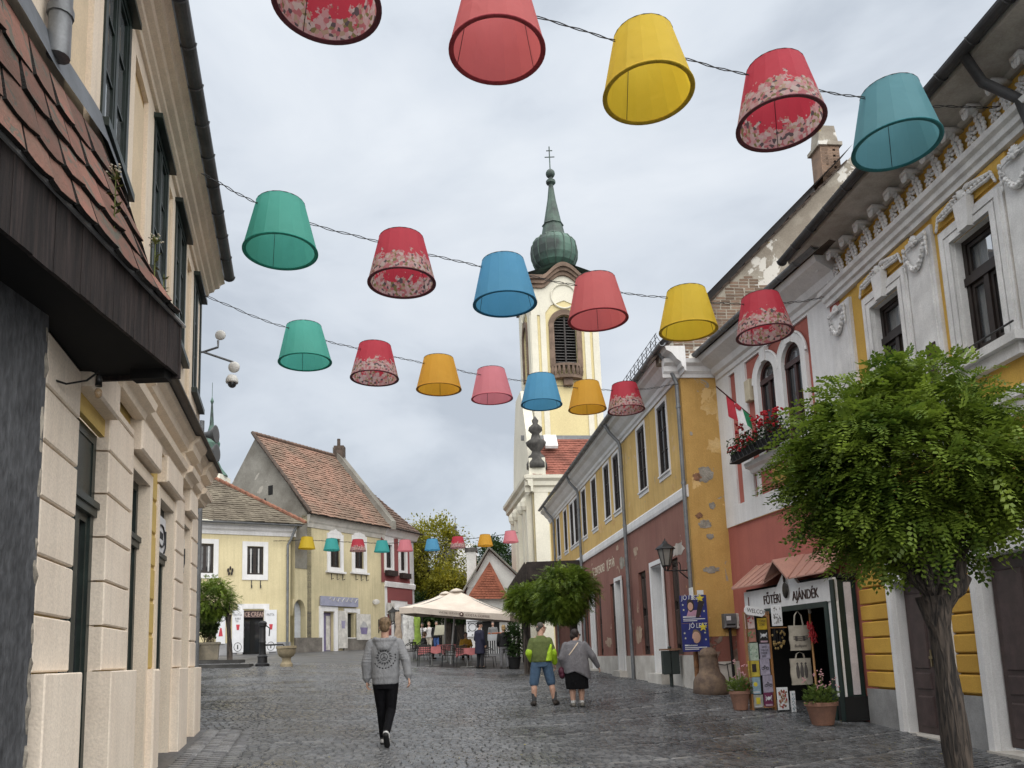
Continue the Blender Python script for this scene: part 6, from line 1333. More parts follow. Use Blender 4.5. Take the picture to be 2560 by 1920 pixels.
def tree(name, label, base, fork, cc, cr_, n, size, mat, tr, seed, pinnate=0, clumps=40, group=None, cat='tree', jit=.24, lean=(0, 0), limbs=True, droop=.5):
    base = Vector(base); t = thing(name, label, cat, base, group=group); rs = random.Random(seed)
    b = MB(); pts = []; rr = []; nseg = 12; fork = Vector(fork)
    for i in range(nseg+1):
        q = i/nseg; pts.append(base.lerp(fork, q)+V(math.sin(q*5+seed)*tr*.18, math.cos(q*4+seed)*tr*.18, 0)*(q*(1.2-q))); rr.append(tr*(1.25-.35*q**.5+.12*math.sin(q*9+seed)) if q < .85 else tr*(1.0+.55*(q-.85)/.15))
    n_ = 20; b.tube(pts, rr, n_)
    for i, v in enumerate(b.v): v += V(math.sin(v.z*9+i*1.7), math.cos(v.z*7+i*2.3), 0)*tr*.06
    b.build('trunk', BARK, t, smooth=True)
    pos, out, cl = crown_points(cc, cr_, n, seed, clumps, jit=jit)
    if limbs:
        lb = MB()
        for k in range(min(26, clumps)):
            e = Vector(cl[k]); m_ = fork.lerp(e, .5)+V(rs.uniform(-.1, .1), rs.uniform(-.1, .1), rs.uniform(-.02, .15))*cr_[0]
            lb.tube([fork-V(0, 0, tr*.4), m_, e], [tr*.42, tr*.2, tr*.06], 6)
        lb.build('limbs', BARK, t)
    leaves_mesh('crown', pos, out, size, mat, t, pinnate, seed, droop)
    return t
# near robinia on the right
tb_ = V(4.36, 8.2, gz(4.36, 8.2)-.05); fk = atY(2335, 1490, 8.2); cc = atY(2275, 1190, 8.25)
nt_ = tree('acacia_tree', 'near round-headed acacia with rough leaning trunk in front of the yellow house', tb_, fk, cc, (1.2, 1.1, 1.12), 9000, .215, ROB, .115, 11, 5, 90, jit=.17, group='clipped acacia trees on the square', droop=.35)
q = MB(); s_ = atY(2395, 1470, 8.15)
q.tube([fk-V(0, 0, .15), fk.lerp(s_, .6), s_, s_+V(.08, 0, .12)], [.12, .12, .09, .075], 9).tube([fk+V(.1, 0, -.05), fk+V(.24, -.05, .12), fk+V(.28, -.05, .34)], [.1, .08, .06], 8); q.build('cut_limb', BARK, nt_)
# pair in front of the ochre house
b_ = onG(1412, 1700); b_ = V(1.85, 25.5, gz(1.85, 25.5))
tree('acacia_tree', 'middle acacia with dense round head beside the ochre house lettering', b_, V(b_.x, b_.y, b_.z+2.2), atY(1412, 1487, 25.5), (1.02, 1.0, .92), 6500, .19, ROB, .11, 21, 5, 110, group='clipped acacia trees on the square', droop=.35, jit=.15)
b2 = V(.35, 27.5, gz(.35, 27.5))
tree('acacia_tree', 'smaller acacia head left of the middle acacia, by the cafe', b2, V(b2.x, b2.y, b2.z+2.0), atY(1325, 1508, 27.5), (.82, .8, .68), 5000, .19, ROB, .1, 23, 5, 90, group='clipped acacia trees on the square', droop=.35, jit=.15)
# left planter tree
pl = onG(545, 1652); tp = V(pl.x+.3, pl.y+.6, pl.z)
tree('acacia_tree', 'clipped acacia rising by the stone planter at the cream house corner', tp, tp+V(-.1, 0, 2.0), atY(532, 1500, tp.y), (1.05, 1.0, .95), 4000, .2, ROB, .1, 31, 5, 90, group='clipped acacia trees on the square', jit=.15, droop=.35)
# background trees
def bgtree(px, py, Y, rx_, rz_, mat, label, seed, n=5200, size=.42, clumps=60, jit=.2):
    c = atY(px, py, Y); g = gz(c.x, Y); return tree('background_tree', label, (c.x, Y, g), (c.x, Y, c.z-rz_*.5), c, (rx_, rx_, rz_), n, size, mat, .3, seed, 0, clumps, group='trees behind the square', jit=jit)
bgtree(1082, 1398, 64, 3.3, 3.6, YGR, 'yellow-green tree rising behind the cafe umbrella', 41, 16000, .22, 120, .13)
bgtree(1035, 1440, 66, 2.2, 3.4, YGR, 'left part of the yellow-green trees beside the red and white house', 42, 12000, .22, 100, .13)
bgtree(1120, 1470, 60, 1.9, 1.9, YGR, 'lower yellow-green tree beside the white chimney', 46, 8000, .2, 80, .14)
bgtree(1070, 1530, 61, 2.6, 1.6, DKG, 'dark green shrubby tree under the yellow-green crowns', 43, 8000, .2, 80, .15)
bgtree(1232, 1398, 80, 2.6, 2.3, DKG, 'dark round tree between the steeple and the church', 44, 10000, .24, 90, .14)
bgtree(1150, 1520, 60, 1.4, 1.2, DKG, 'dark bush beside the white gabled house', 45, 2600, .26)
# terracotta pots with flowers by the shop
TERR = M('terracotta', (.30, .155, .105), .85, .15, 4, .2, 40, col2=(.23, .125, .09)); HERB = leaf_mat('pot plant leaf', (.06, .11, .02), (.16, .22, .05)); PINK = M('pale pink petal', (.62, .34, .36), .7)
def pot(px0, px1, ptop, pbot, label, seed):
    g = onG((px0+px1)/2, pbot); Y = g.y+.2; c = V(atY((px0+px1)/2, ptop, Y).x, Y, gz(atY((px0+px1)/2, ptop, Y).x, Y)+.012); w = (px1-px0)/F*Y/2; h = atY(px0, ptop, Y).z-c.z
    t = thing('flower_pot', label, 'flower pot', c, group='terracotta pots at the gift shop')
    MB().lathe([(w*.62, 0), (w*.66, .02), (w*.9, h*.8), (w*.93, h*.82), (w*1.0, h*.84), (w*1.02, h*.98), (w*.98, h), (w*.88, h), (w*.85, h*.9)], c, 28).build('pot', TERR, t, smooth=True, auto=35)
    MB().lathe([(w*.86, h*.9), (0, h*.93)], c, 20).build('soil', M('potting soil', (.03, .022, .016), .95), t)
    rs = np.random.RandomState(seed); n = 300; a = rs.uniform(0, 6.28, n); r = w*np.sqrt(rs.uniform(0, 1, n))*1.0; hh = rs.uniform(0, .26, n)*(1.2-r/w*.4)
    pos = np.stack([c.x+np.cos(a)*r, c.y+np.sin(a)*r, c.z+h*.92+hh], 1); out = np.stack([np.cos(a), np.sin(a), np.full(n, .9)], 1); leaves_mesh('foliage', pos, out, .085, HERB, t, 0, seed, .3)
    st = MB(); fl = MB()
    for i in range(16):
        a_ = rs.uniform(0, 6.28); r_ = w*rs.uniform(.1, .9); p0 = c+V(math.cos(a_)*r_*.5, math.sin(a_)*r_*.5, h); p1 = c+V(math.cos(a_)*r_*1.25, math.sin(a_)*r_*1.1, h+rs.uniform(.2, .58)); st.tube([p0, p0.lerp(p1, .6)+V(0, 0, .05), p1], .003, 4)
        for k in range(4): fl.ell(p1+V(rs.uniform(-.03, .03), rs.uniform(-.03, .03), rs.uniform(-.03, .03)), .014, .014, .011, 6, 4)
    st.build('flower_stalks', HERB, t); tag(fl.build('blossoms', PINK, t), kind='stuff'); return t
pot(1823, 1874, 1728, 1780, 'terracotta pot with pale flowers beside the stone bollard', 5)
pot(2013, 2092, 1756, 1818, 'large terracotta pot with trailing flowers before the gift shop post', 6)
# ================= STREET FURNITURE AND SHOP GOODS =================
IRON = M('black wrought iron', (.012, .012, .013), .5, .1)
lantern(R1.P(.15, 0, 3.35+.0), R1.u, R1.n, 'black wrought iron lantern on the red-brown wall above the poster', 1.0, .62)
# double poster
u0, u1, z0, z1 = RE.rect(1708, 1630, 1765, 1487, .3); P = RE.P; zm = (z0+z1)/2
NAVY = M('navy print', (.02, .028, .17), .55, .15, 3); PW = M('white print', (.66, .67, .7), .6); PY_ = M('yellow print', (.68, .56, .05), .6); SKINP = M('printed skin', (.52, .32, .24), .6); HAIRP = M('printed dark hair', (.03, .02, .02), .6); PKP = M('printed pink blouse', (.50, .28, .38), .6)
def star(u, z, r, d): return [(u+r*(1 if k % 2 == 0 else .42)*math.sin(k*math.pi/5), z+r*(1 if k % 2 == 0 else .42)*math.cos(k*math.pi/5)) for k in range(10)]
for i, (a, b_, lab) in enumerate(((zm+.004, z1, 'upper navy campaign poster with woman in pink and yellow star'), (z0, zm-.004, 'lower navy campaign poster with smiling face and yellow star'))):
    t = MB().box(u0, u1, .28, .3, a, b_, P).build('poster', NAVY, None, loc=P(u0, .3, a)); tag(t, lab, 'poster', 'campaign posters on the house corner'); w = u1-u0; h = b_-a
    MB().prism(star(u0+w*(.76 if i == 0 else .8), a+h*(.88 if i == 0 else .86), w*.17, .3), .302, .306, P).build('star', PY_, t)
    for k, (su, sz) in enumerate(((.1, .66), (.12, .48), (.88, .42), (.86, .66))): MB().prism(star(u0+w*su, a+h*sz, w*.045, .3), .302, .305, P).build('small_star', M('pale yellow print', (.6, .6, .42), .6), t)
    txt('JÓ LESZ', w*.24, P(u0+w*(.06 if i == 0 else .28), .303, a+h*.84), RE.u, (0, 0, 1), PW, t, ext=.001, sx=.8, shear=.1)
    cx = u0+w*(.36 if i == 0 else .5); cz = a+h*(.6 if i == 0 else .5)
    MB().ell(P(cx, .303, cz+.02), w*(.16 if i == 0 else .2), .006, w*(.24 if i == 0 else .26), 12, 8, None).build('hair_print', HAIRP if i == 0 else M('printed grey brown hair', (.16, .11, .07), .6), t)
    MB().ell(P(cx+.01, .308, cz), w*(.1 if i == 0 else .155), .005, w*(.15 if i == 0 else .21), 12, 8).build('face_print', SKINP, t)
    MB().prism([(u0+w*.2, a+h*.22), (u0+w*.75, a+h*.22), (u0+w*.62, a+h*.46), (u0+w*.3, a+h*.46)], .302, .304, P).build('body_print', PKP if i == 0 else NAVY, t)
    if i == 0: MB().prism([(u0+w*.55, a+h*.2), (u0+w*.68, a+h*.18), (u0+w*.92, a+h*.76), (u0+w*.7, a+h*.82)], .304, .307, P).build('banner_print', HAIRP, t)
    for k in range(2): MB().box(u0+w*.08, u0+w*(.9-.3*k), .302, .304, a+h*(.13-.06*k), a+h*(.16-.06*k), P).build('caption_bar', PW, t)
    txt('SZ. MARIETTA' if False else ('EZ MANDULA' if False else '– –'), w*.1, P(u0+w*.08, .303, a+h*.18), RE.u, (0, 0, 1), PW, t, ext=.001) if False else None
    MB().box(u0+w*.08, u0+w*.55, .302, .304, a+h*.2, a+h*.25, P).build('name_bar', PW, t)
# stone bollard at the corner
b0 = RE.P(RE.uz(1775, 1700, .55)[0], .55, 0); bg_ = gz(b0.x, b0.y)
bo = MB(); rs = random.Random(3)
prof = [(.40, -.1), (.38, .12), (.37, .28), (.33, .38), (.24, .48), (.215, .62), (.20, .78), (.195, .84), (.21, .85), (.205, .90), (.17, .98), (.10, 1.03), (0, 1.045)]
bo.lathe(prof, V(b0.x, b0.y, bg_), 20)
for v in bo.v: v += V(rs.uniform(-1, 1), rs.uniform(-1, 1), rs.uniform(-.6, .6))*.012
tag(bo.build('stone_bollard', M('brown worn stone', (.20, .14, .095), .9, .25, 4, .6, 25, col2=(.10, .07, .055)), None, smooth=True, loc=V(b0.x, b0.y, bg_)), 'brown worn stone bollard guarding the ochre house corner', 'bollard')
# litter bin on a post
p = onG(1680, 1718); bn = thing('litter_bin', 'twin dark green litter bin on a short post by the plinth', 'litter bin', p)
GRN = M('dark green metal', (.022, .032, .030), .5, .1)
MB().tube([p, p+V(0, 0, .55)], .045, 10).build('post', GRN, bn)
for s in (-1, 1):
    c = p+V(s*.105, 0, .32); MB().box(c.x-.1, c.x+.1, c.y-.15, c.y+.12, c.z, c.z+.58).build('bin', GRN, bn, bevel=.015)
    for k in range(5): MB().box(c.x-.104, c.x+.104, c.y-.154, c.y-.146, c.z+.06+k*.11, c.z+.075+k*.11).build('rib', GRN, bn)
MB().box(p.x-.24, p.x+.24, p.y-.18, p.y+.15, p.z+.91, p.z+.95).build('lid', M('rusty lid', (.24, .14, .08), .7, .2), bn)
MB().ell(p+V(0, 0, .97), .05, .05, .05, 8, 6).build('knob', GRN, bn)
# meter boxes and pipes on the end wall
for (x0, x1, y0, y1, col, lab) in ((1807, 1836, 1534, 1571, (.15, .155, .16), 'dark grey meter box on the bare stone band'), (1837, 1863, 1533, 1572, (.50, .47, .43), 'pale meter box next to the welcome sign')):
    a, b_, c, d = RE.rect(x0, y1, x1, y0, .05); t = MB().bev(a, b_, .0, .2, c, d, .02, P).build('meter_box', M('meter box '+str(col[0]), col, .6, .15, 6), None, loc=P(a, .1, c)); tag(t, lab, 'meter box')
    MB().box(a+.05, a+.16, .2, .203, c+.18, c+.28, P).build('label', SIGNW, t); MB().box(a+.05, b_-.05, .2, .203, c+.06, c+.1, P).build('slot', BLACKIN, t)
    MB().tube([P((a+b_)/2, .1, c), P((a+b_)/2, .1, c-.4), P((a+b_)/2+.02, .08, -.2)], .035, 8).build('conduit', BLACKIN if x0 == 1807 else GUT, t)
q = MB().tube([P(.1, .12, 1.1), P(.25, .14, 1.16), P(.42, .12, 1.1), P(.55, .1, 1.08), P(.7, .12, 1.12)], .012, 6).tube([P(.6, .1, 1.12), P(.62, .12, .8), P(.63, .12, .62)], .01, 6); tag(q.build('loose_cable', BLACKIN, None, loc=P(.4, .1, 1)), 'loose black cable looping over the pale end wall plinth', 'cable')

# ---------- gift shop portal ----------
D_ = .42; P = R2p.P
uL, uR = R2p.uz(1871, 1600, D_)[0], R2p.uz(2098, 1600, D_)[0]; zb = gz(5.8, 15.5)-.05
zt = R2p.uz(1885, 1500, D_)[1]; zt2 = 2.62
SG = M('bottle green paint', (.012, .028, .024), .45, .15, 4); sp_ = thing('shop_portal', 'green and white wooden gift shop portal with small copper roof on the pink house', 'shop portal', P((uL+uR)/2, D_, 0))
oL, oR = R2p.uz(1888, 1600, D_)[0], R2p.uz(2068, 1500, D_)[0]
MB().box(uR, uR+.14, 0, D_-.06, zb+.4, zt2, P).build('portal_panel', SG, sp_); 
MB().box(uR-.012, uR, .1, .24, zb+.45, zt2-.05, P).build('panel_stripe', M('lilac white paint', (.62, .58, .60), .6), sp_)
MB().box(uR-.03, uR+.2, -.01, D_+.02, zb, zb+.42, P).build('portal_plinth', BLACKIN, sp_)
MB().box(uR+.0, oR, D_-.06, D_, zb+.15, zt2, P).build('portal_post', WHITE, sp_)
MB().box(uR-.02, uR+.1, D_, D_+.03, zb, zt2, P).build('post_trim', SG, sp_)
MB().box(oL, uL, D_-.08, D_, zb, zt2, P).build('portal_post', SG, sp_); MB().box(oL+.02, uL-.05, D_, D_+.015, 2.0, zt2, P).build('post_stripe', WHITE, sp_)
uM = R2p.uz(1963, 1480, D_+.06)[0]
lin = MB().box(uR, uL, D_-.05, D_+.02, 2.24, 2.66, P).build('lintel_board', WHITE, sp_)
MB().prism([(uM+.4, 2.66), (uM-.4, 2.66), (uM, 3.02)], D_-.05, D_+.015, P).build('gablet_board', WHITE, sp_)
frame_ring(q := MB(), oR-.02, oL+.02, zb, 2.25, .1, D_-.14, D_+.035, P, 0); q.build('door_frame', SG, sp_)
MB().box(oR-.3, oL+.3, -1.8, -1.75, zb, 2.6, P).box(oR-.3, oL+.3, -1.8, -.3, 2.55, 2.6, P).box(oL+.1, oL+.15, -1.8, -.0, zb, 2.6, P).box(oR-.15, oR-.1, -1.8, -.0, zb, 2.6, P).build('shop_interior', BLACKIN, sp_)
MB().box(oR+.1, oR+.14, -.55, D_-.1, zb+.1, 2.2, P).build('open_door', SG, sp_)
LETB = M('dark brown letters', (.05, .022, .016), .6)
uF = [R2p.uz(x_, 1485, D_+.02)[0] for x_ in (1908, 1950, 1981, 2047)]
txt('FŐTÉRI', .26, P(uF[0], D_+.023, 2.34), -R2p.u, (0, 0, 1), LETB, sp_, ext=.012, width=uF[0]-uF[1])
txt('AJÁNDÉK', .26, P(uF[2], D_+.023, 2.34), -R2p.u, (0, 0, 1), LETB, sp_, ext=.012, width=uF[2]-uF[3])
uM = R2p.uz(1963, 1480, D_+.06)[0]
txt('1', .3, P(uL-.12, D_+.025, 2.34), -R2p.u, (0, 0, 1), M('maroon numeral', (.12, .03, .025), .6), sp_, ext=.006)
MB().ell(P(uM, D_+.06, 2.56), .1, .03, .16, 14, 8, Matrix(((R2p.u.x, R2p.n.x, 0), (R2p.u.y, R2p.n.y, 0), (0, 0, 1)))).tube([P(uM, D_+.06, 2.72), P(uM, D_+.06, 2.9)], .025, 6).build('hanging_medallion', M('bronze medallion', (.055, .045, .035), .4, .3, 12, metal=.5), sp_)
COPR = M('dusty copper roof', (.40, .215, .165), .55, .12, 2, .1, 30, col2=(.33, .175, .14))
ev, tp_ = 2.76, 3.26; ed = D_+.24
def rslope(ua, ub, name, ua2=None, ub2=None):
    ua2 = ua if ua2 is None else ua2; ub2 = ub if ub2 is None else ub2
    o = MB().add([P(ua, ed, ev), P(ub, ed, ev), P(ub2, .0, tp_), P(ua2, .0, tp_)]+[P(ua, ed, ev-.025), P(ub, ed, ev-.025), P(ub2, 0, tp_-.05), P(ua2, 0, tp_-.05)], [(0, 1, 2, 3), (4, 5, 6, 7), (0, 1, 5, 4), (1, 2, 6, 5), (3, 0, 4, 7)]).build(name, COPR, sp_)
    n_ = max(2, int(abs(ub-ua)/.27))
    for i in range(n_+1):
        t = i/n_; a, b_ = P(ua+(ub-ua)*t, ed, ev), P(ua2+(ub2-ua2)*t, 0, tp_); MB().tube([a+V(0, 0, .012), b_+V(0, 0, .012)], .014, 4).build('standing_seam', COPR, o)
gR, gL = uM-.46, uM+.46
rslope(uR-.12, gR, 'roof_slope', uR-.12, uM-.03); rslope(gL, uL+.12, 'roof_slope', uM+.03, uL+.12)
pk = V(0, 0, 0)
for s, ue in ((-1, gR), (1, gL)):
    MB().add([P(uM, ed+.04, 3.17), P(ue+s*.04, ed+.04, ev+.0), P(uM+s*.03, 0, tp_+.01), P(uM, 0, tp_+.02)]+[P(uM, ed+.04, 3.12), P(ue+s*.04, ed+.04, ev-.05)], [(0, 1, 2, 3), (0, 1, 5, 4)]).build('gablet_roof', COPR, sp_)
MB().box(uR-.06, uL+.06, 0, D_-.07, ev-.12, ev-.04, P).build('eave_board', BLK, sp_)
# ---------- goods: tin signs on a rack facing down the street ----------
rk = onG(1912, 1776); RK = Fr((rk.x, rk.y), (1, .16), (0, -1)); P = RK.P
rt = thing('sign_rack', 'narrow wooden display rack of tin signs beside the shop door', 'rack', (rk.x, rk.y, rk.z))
S7 = lambda x, y: (1800+x*.2894, 1340+y*.2894)
def rr7(x0, y0, x1, y1, d=0): return RK.rect(*S7(x0, y0), *S7(x1, y1), d)
ORW = M('orange pine', (.36, .17, .06), .6, .15, 5, stretch=(1, 1, .3))
r_ = rr7(225, 700, 470, 1500); g_ = rk.z
MB().box(r_[0], r_[1], -.06, -.02, g_+.06, r_[3], P).build('back_board', BLK, rt)
for uu in (r_[1], r_[0]-.03): MB().box(uu, uu+.045, -.09, .02, g_, r_[3]+.1, P).build('upright', ORW, rt)
MB().box(r_[0], r_[1], -.09, .02, g_+.05, g_+.09, P).build('foot_bar', ORW, rt)
TS_ = [((215, 675, 305, 800), (.55, .42, .40), 'flowers', 'white tin sign with red roses, top left of the rack'), ((220, 808, 318, 915), (.36, .17, .13), 'rays', 'russet tin sign with green rays below the rose sign'), ((238, 925, 340, 1075), (.40, .48, .40), 'dots', 'pale green map-like tin sign on the rack'), ((245, 1080, 350, 1215), (.50, .40, .06), 'mug', 'yellow and black cartoon-style beer tin sign'), ((260, 1222, 360, 1365), (.27, .38, .46), 'sun', 'blue tin sign with a yellow lemon slice'), ((285, 1375, 382, 1485), (.36, .36, .33), 'beer', 'grey tin sign with a yellow beer mug, bottom left of the rack'),
       ((322, 710, 412, 808), (.52, .36, .03), 'ZOMBIE\n ZONE', 'yellow tin sign reading ZOMBIE ZONE'), ((335, 815, 425, 925), (.02, .02, .02), 'bottle', 'black tin sign with white splash drawing'), ((342, 932, 440, 1060), (.33, .31, .40), '  SAVE\nWATER\nDRINK\n BEER', 'lilac tin sign reading SAVE WATER DRINK BEER'), ((345, 1065, 440, 1200), (.36, .33, .42), 'bike', 'lilac tin sign with a bicycle outline'), ((370, 1205, 470, 1350), (.34, .31, .38), 'bike', 'lilac tin sign with a motorcycle outline'), ((380, 1355, 468, 1475), (.17, .035, .09), 'crab', 'dark purple tin sign with a white crab')]
for bx, col, kind_, lab in TS_:
    a, b_, c, d = rr7(*bx, .03); t = MB().bev(a, b_, .0, .02, c, d, .004, P).build('tin_sign', M('tin sign '+lab[:18], col, .45, .12, 14), None, loc=P(a, .01, c)); tag(t, lab, 'sign', 'tin signs on the rack'); w = b_-a; h = d-c; cu_, cz_ = (a+b_)/2, (c+d)/2
    if kind_ in ('sun', 'beer', 'mug'):
        MB().prism([(cu_+w*.2*math.cos(k*.52), cz_+h*.08+w*.2*math.sin(k*.52)) for k in range(12)] if kind_ == 'sun' else [(cu_-w*.2, cz_-h*.2), (cu_+w*.2, cz_-h*.2), (cu_+w*.2, cz_+h*.3), (cu_-w*.2, cz_+h*.3)], .021, .024, P).build('print', PY_ if kind_ != 'mug' else HAIRP, t)
        if kind_ != 'mug': MB().box(a+w*.15, b_-w*.15, .021, .023, c+h*.08, c+h*.16, P).build('caption', PW, t)
    elif kind_ == 'bike':
        q = MB()
        for s in (-1, 1):
            q.tube([P(cu_+s*w*.22+w*.13*math.cos(k*.524), .024, cz_-h*.08+w*.13*math.sin(k*.524)) for k in range(13)], .005, 4)
        q.tube([P(cu_-w*.22, .024, cz_-h*.08), P(cu_-w*.05, .024, cz_+h*.12), P(cu_+w*.22, .024, cz_-h*.08), P(cu_, .024, cz_-h*.1), P(cu_-w*.05, .024, cz_+h*.12)], .005, 4); q.build('print', SIGNB, t)
    elif kind_ in ('crab', 'bottle'):
        q = MB().ell(P(cu_, .022, cz_+h*.1), w*.2, .004, h*.13, 10, 6)
        for s in (-1, 1):
            for k in range(4): q.tube([P(cu_+s*w*.12, .023, cz_+h*.1), P(cu_+s*w*.36, .023, cz_+h*(.3-.13*k))], .006, 4)
        q.build('print', PW, t)
        MB().box(a+w*.12, b_-w*.12, .021, .023, c+h*.07, c+h*.2, P).build('caption', M('lilac caption', (.5, .35, .42), .6), t)
    elif kind_ in ('flowers', 'rays', 'dots'):
        rs_ = random.Random(len(lab)); q = MB(); cl_ = {'flowers': (.40, .06, .06), 'rays': (.14, .22, .10), 'dots': (.25, .36, .27)}[kind_]
        for k in range(9): q.ell(P(rs_.uniform(a+w*.15, b_-w*.15), .021, rs_.uniform(c+h*.15, d-h*.15)), w*rs_.uniform(.06, .13), .004, w*rs_.uniform(.05, .1), 8, 4)
        q.build('print', M('print '+kind_, cl_, .6), t)
    else: txt(kind_, h*(.30 if 'ZONE' in kind_ else .2), P(a+w*.1, .0215, d-h*(.36 if 'ZONE' in kind_ else .28)), RK.u, (0, 0, 1), SIGNB, t, ext=.001, sx=.62 if 'ZONE' in kind_ else .75)
# welcome plaque
a, b_, c, d = rr7(205, 600, 390, 700, .12); cm = P((a+b_)/2, .12, (c+d)/2); tl = -.17; rv = (RK.u*math.cos(tl)+V(0, 0, math.sin(tl))); uv = (V(0, 0, math.cos(tl))-RK.u*math.sin(tl)); Pw = lambda u, dd, z: cm+rv*u+uv*z+RK.n*dd
hw = (b_-a)/2; hh = .085
wl_ = MB().prism([(-hw+.05, -hh), (hw-.05, -hh), (hw, -hh*.4), (hw, hh*.4), (hw-.05, hh), (-hw+.05, hh), (-hw, hh*.4), (-hw, -hh*.4)], -.01, .01, Pw).build('welcome_sign', SIGNW, None, loc=cm); tag(wl_, 'white oval plaque reading WELCOME above the rack of tin signs', 'sign')
txt('WELCOME', .115, Pw(-hw+.05, .012, -.035), rv, uv, SIGNB, wl_, ext=.001, sx=.82)
# tote bags, picture boards, pole, chillies
CLO = M('unbleached canvas', (.46, .42, .35), .9, .1, 6, .15, 120)
def bag(x0, y0, x1, y1, lab, d, hand=.3, text=None, motif=0):
    a, b_, c, e = rr7(x0, y0, x1, y1, d); t = thing('tote_bag', lab, 'bag', P((a+b_)/2, d, c), group='canvas bags hung in the shop doorway'); q = MB(); n_ = 9
    g0 = lambda i, j, s: P(a+(b_-a)*i/n_+.006*math.sin(j*1.3), d+s*(.012+.018*math.sin(math.pi*i/n_)*(1-.4*j/n_))+.008*math.sin(i*1.9+j), c+(e-c)*j/n_)
    for s in (-1, 1):
        bq = len(q.v); q.v += [g0(i, j, s) for j in range(n_+1) for i in range(n_+1)]; q.f += [(bq+j*(n_+1)+i, bq+j*(n_+1)+i+1, bq+(j+1)*(n_+1)+i+1, bq+(j+1)*(n_+1)+i) for j in range(n_) for i in range(n_)]
    q.build('bag_body', CLO, t, smooth=True)
    w = b_-a; h = e-c
    q = MB()
    for s in (.015, -.015): q.tube([P(a+w*.28, d+s, e-.01), P(a+w*.34, d+s, e+hand*.7), P(a+w*.5, d, e+hand), P(a+w*.66, d+s, e+hand*.7), P(a+w*.72, d+s, e-.01)], .014, 6, sq=.3)
    q.build('handles', CLO, t)
    INK = M('grey ink print', (.10, .09, .085), .8); q = MB(); dd = d+.04
    if motif == 0:
        for k in range(3): q.tube([P(a+w*.15, dd, c+h*(.45+.06*k)), P(a+w*.5, dd, c+h*(.40+.07*k)), P(a+w*.85, dd, c+h*(.46+.06*k))], .006, 4)
        for k in (.25, .62): q.box(a+w*k, a+w*(k+.1), dd-.01, dd, c+h*.38, c+h*.58, P)
        txt('Budapest', h*.16, P(a+w*.16, dd, c+h*.14), RK.u, (0, 0, 1), INK, t, ext=.001, sx=.9, shear=.3)
    else:
        for k in range(3): q.ell(P(a+w*(.3+.2*k), dd, c+h*.5), w*.08, .006, h*.27, 8, 6); q.ell(P(a+w*(.3+.2*k), dd, c+h*.8), w*.05, .006, h*.05, 8, 5)
    q.build('ink_print', INK, t)
bag(590, 775, 785, 985, 'upper canvas tote bag printed with Budapest in the shop doorway', .35, .28, motif=0)
bag(602, 1060, 800, 1280, 'lower canvas tote bag with printed figures in the shop doorway', .32, .12, motif=1)
def board(x0, y0, x1, y1, lab, d, cat='picture', tilt=0, blobs=(), cols=((.1, .1, .1),), sz=.1):
    a, b_, c, e = rr7(x0, y0, x1, y1, d); t = MB().bev(a, b_, d-.02, d, c, e, .004, P).build('picture_board', SIGNW, None, loc=P(a, d, c)); tag(t, lab, cat); rs_ = random.Random(len(lab)); w = b_-a; h = e-c
    for ci, col in enumerate(cols):
        q = MB()
        for k in range(14): q.ell(P(rs_.uniform(a+w*.15, b_-w*.15), d+.001, rs_.uniform(c+h*.12, e-h*.12)), w*sz*rs_.uniform(.5, 1), .004, w*sz*rs_.uniform(.6, 1.6), 7, 4)
        q.build('print', M('picture ink '+str(col), col, .7), t)
    return t
board(440, 600, 545, 775, 'white sketch of townhouses hung at the top of the shop doorway', .3, cols=((.2, .2, .2), (.42, .41, .40)), sz=.08)
board(490, 1310, 600, 1500, 'white board of painted red and brown figures leaning below the bags', .3, cols=((.35, .05, .04), (.2, .1, .05), (.42, .3, .2)), sz=.1)
board(607, 1340, 664, 1530, 'slim pale blue booklet board leaning beside the painted board', .28, cols=((.2, .3, .36), (.36, .4, .42)), sz=.14)
a, b_, c, d = rr7(450, 820, 570, 975, .25); ho = thing('hanging_trinkets', 'cluster of golden trinkets hanging in the shop doorway', 'trinkets', P(a, .25, d)); rs_ = random.Random(4); q = MB(); s_ = MB()
for k in range(26): 
    pp = P(rs_.uniform(a, b_), .25+rs_.uniform(-.05, .05), rs_.uniform(c, d)); q.ell(pp, .02, .015, .028, 6, 4); s_.tube([pp, P((pp-RK.o).dot(RK.u), .25, d+.06)], .002, 4)
tag(q.build('trinkets', M('brass trinket', (.42, .30, .12), .35, .2, metal=.7), ho), kind='stuff'); s_.build('threads', SIGNB, ho)
MB().box(a-.05, b_+.05, .24, .26, d+.05, d+.07, P).build('rail', ORW, ho)
q0, q1 = RK.uz(*S7(762, 545), .55), RK.uz(*S7(838, 1360), .55); po = MB().tube([P(q0[0], .55, q0[1]), P(q1[0], .55, q1[1])], .022, 8); tag(po.build('bamboo_pole', M('bamboo', (.38, .20, .075), .5, .15, 8), None, smooth=True, loc=P(q1[0], .55, q1[1])), 'leaning bamboo pole in the shop doorway', 'pole')
cA, cB = RK.uz(*S7(765, 690), .62), RK.uz(*S7(810, 910), .62); ct = thing('chilli_string', 'string of dried red chillies and garlic on the bamboo pole', 'chillies', P(cA[0], .62, cA[1])); q = MB(); rs_ = random.Random(8)
for k in range(34):
    t_ = rs_.uniform(0, 1); pp = P(cA[0]+(cB[0]-cA[0])*t_+rs_.uniform(-.05, .05), .64+rs_.uniform(-.03, .03), cA[1]+(cB[1]-cA[1])*(.2+.7*t_)); q.tube([pp, pp+V(rs_.uniform(-.03, .03), 0, -.06), pp+V(rs_.uniform(-.05, .05), 0, -.11)], [.014, .012, .002], 6)
q.build('chillies', M('dried chilli', (.45, .02, .03), .35, .2, 9), ct)
q = MB()
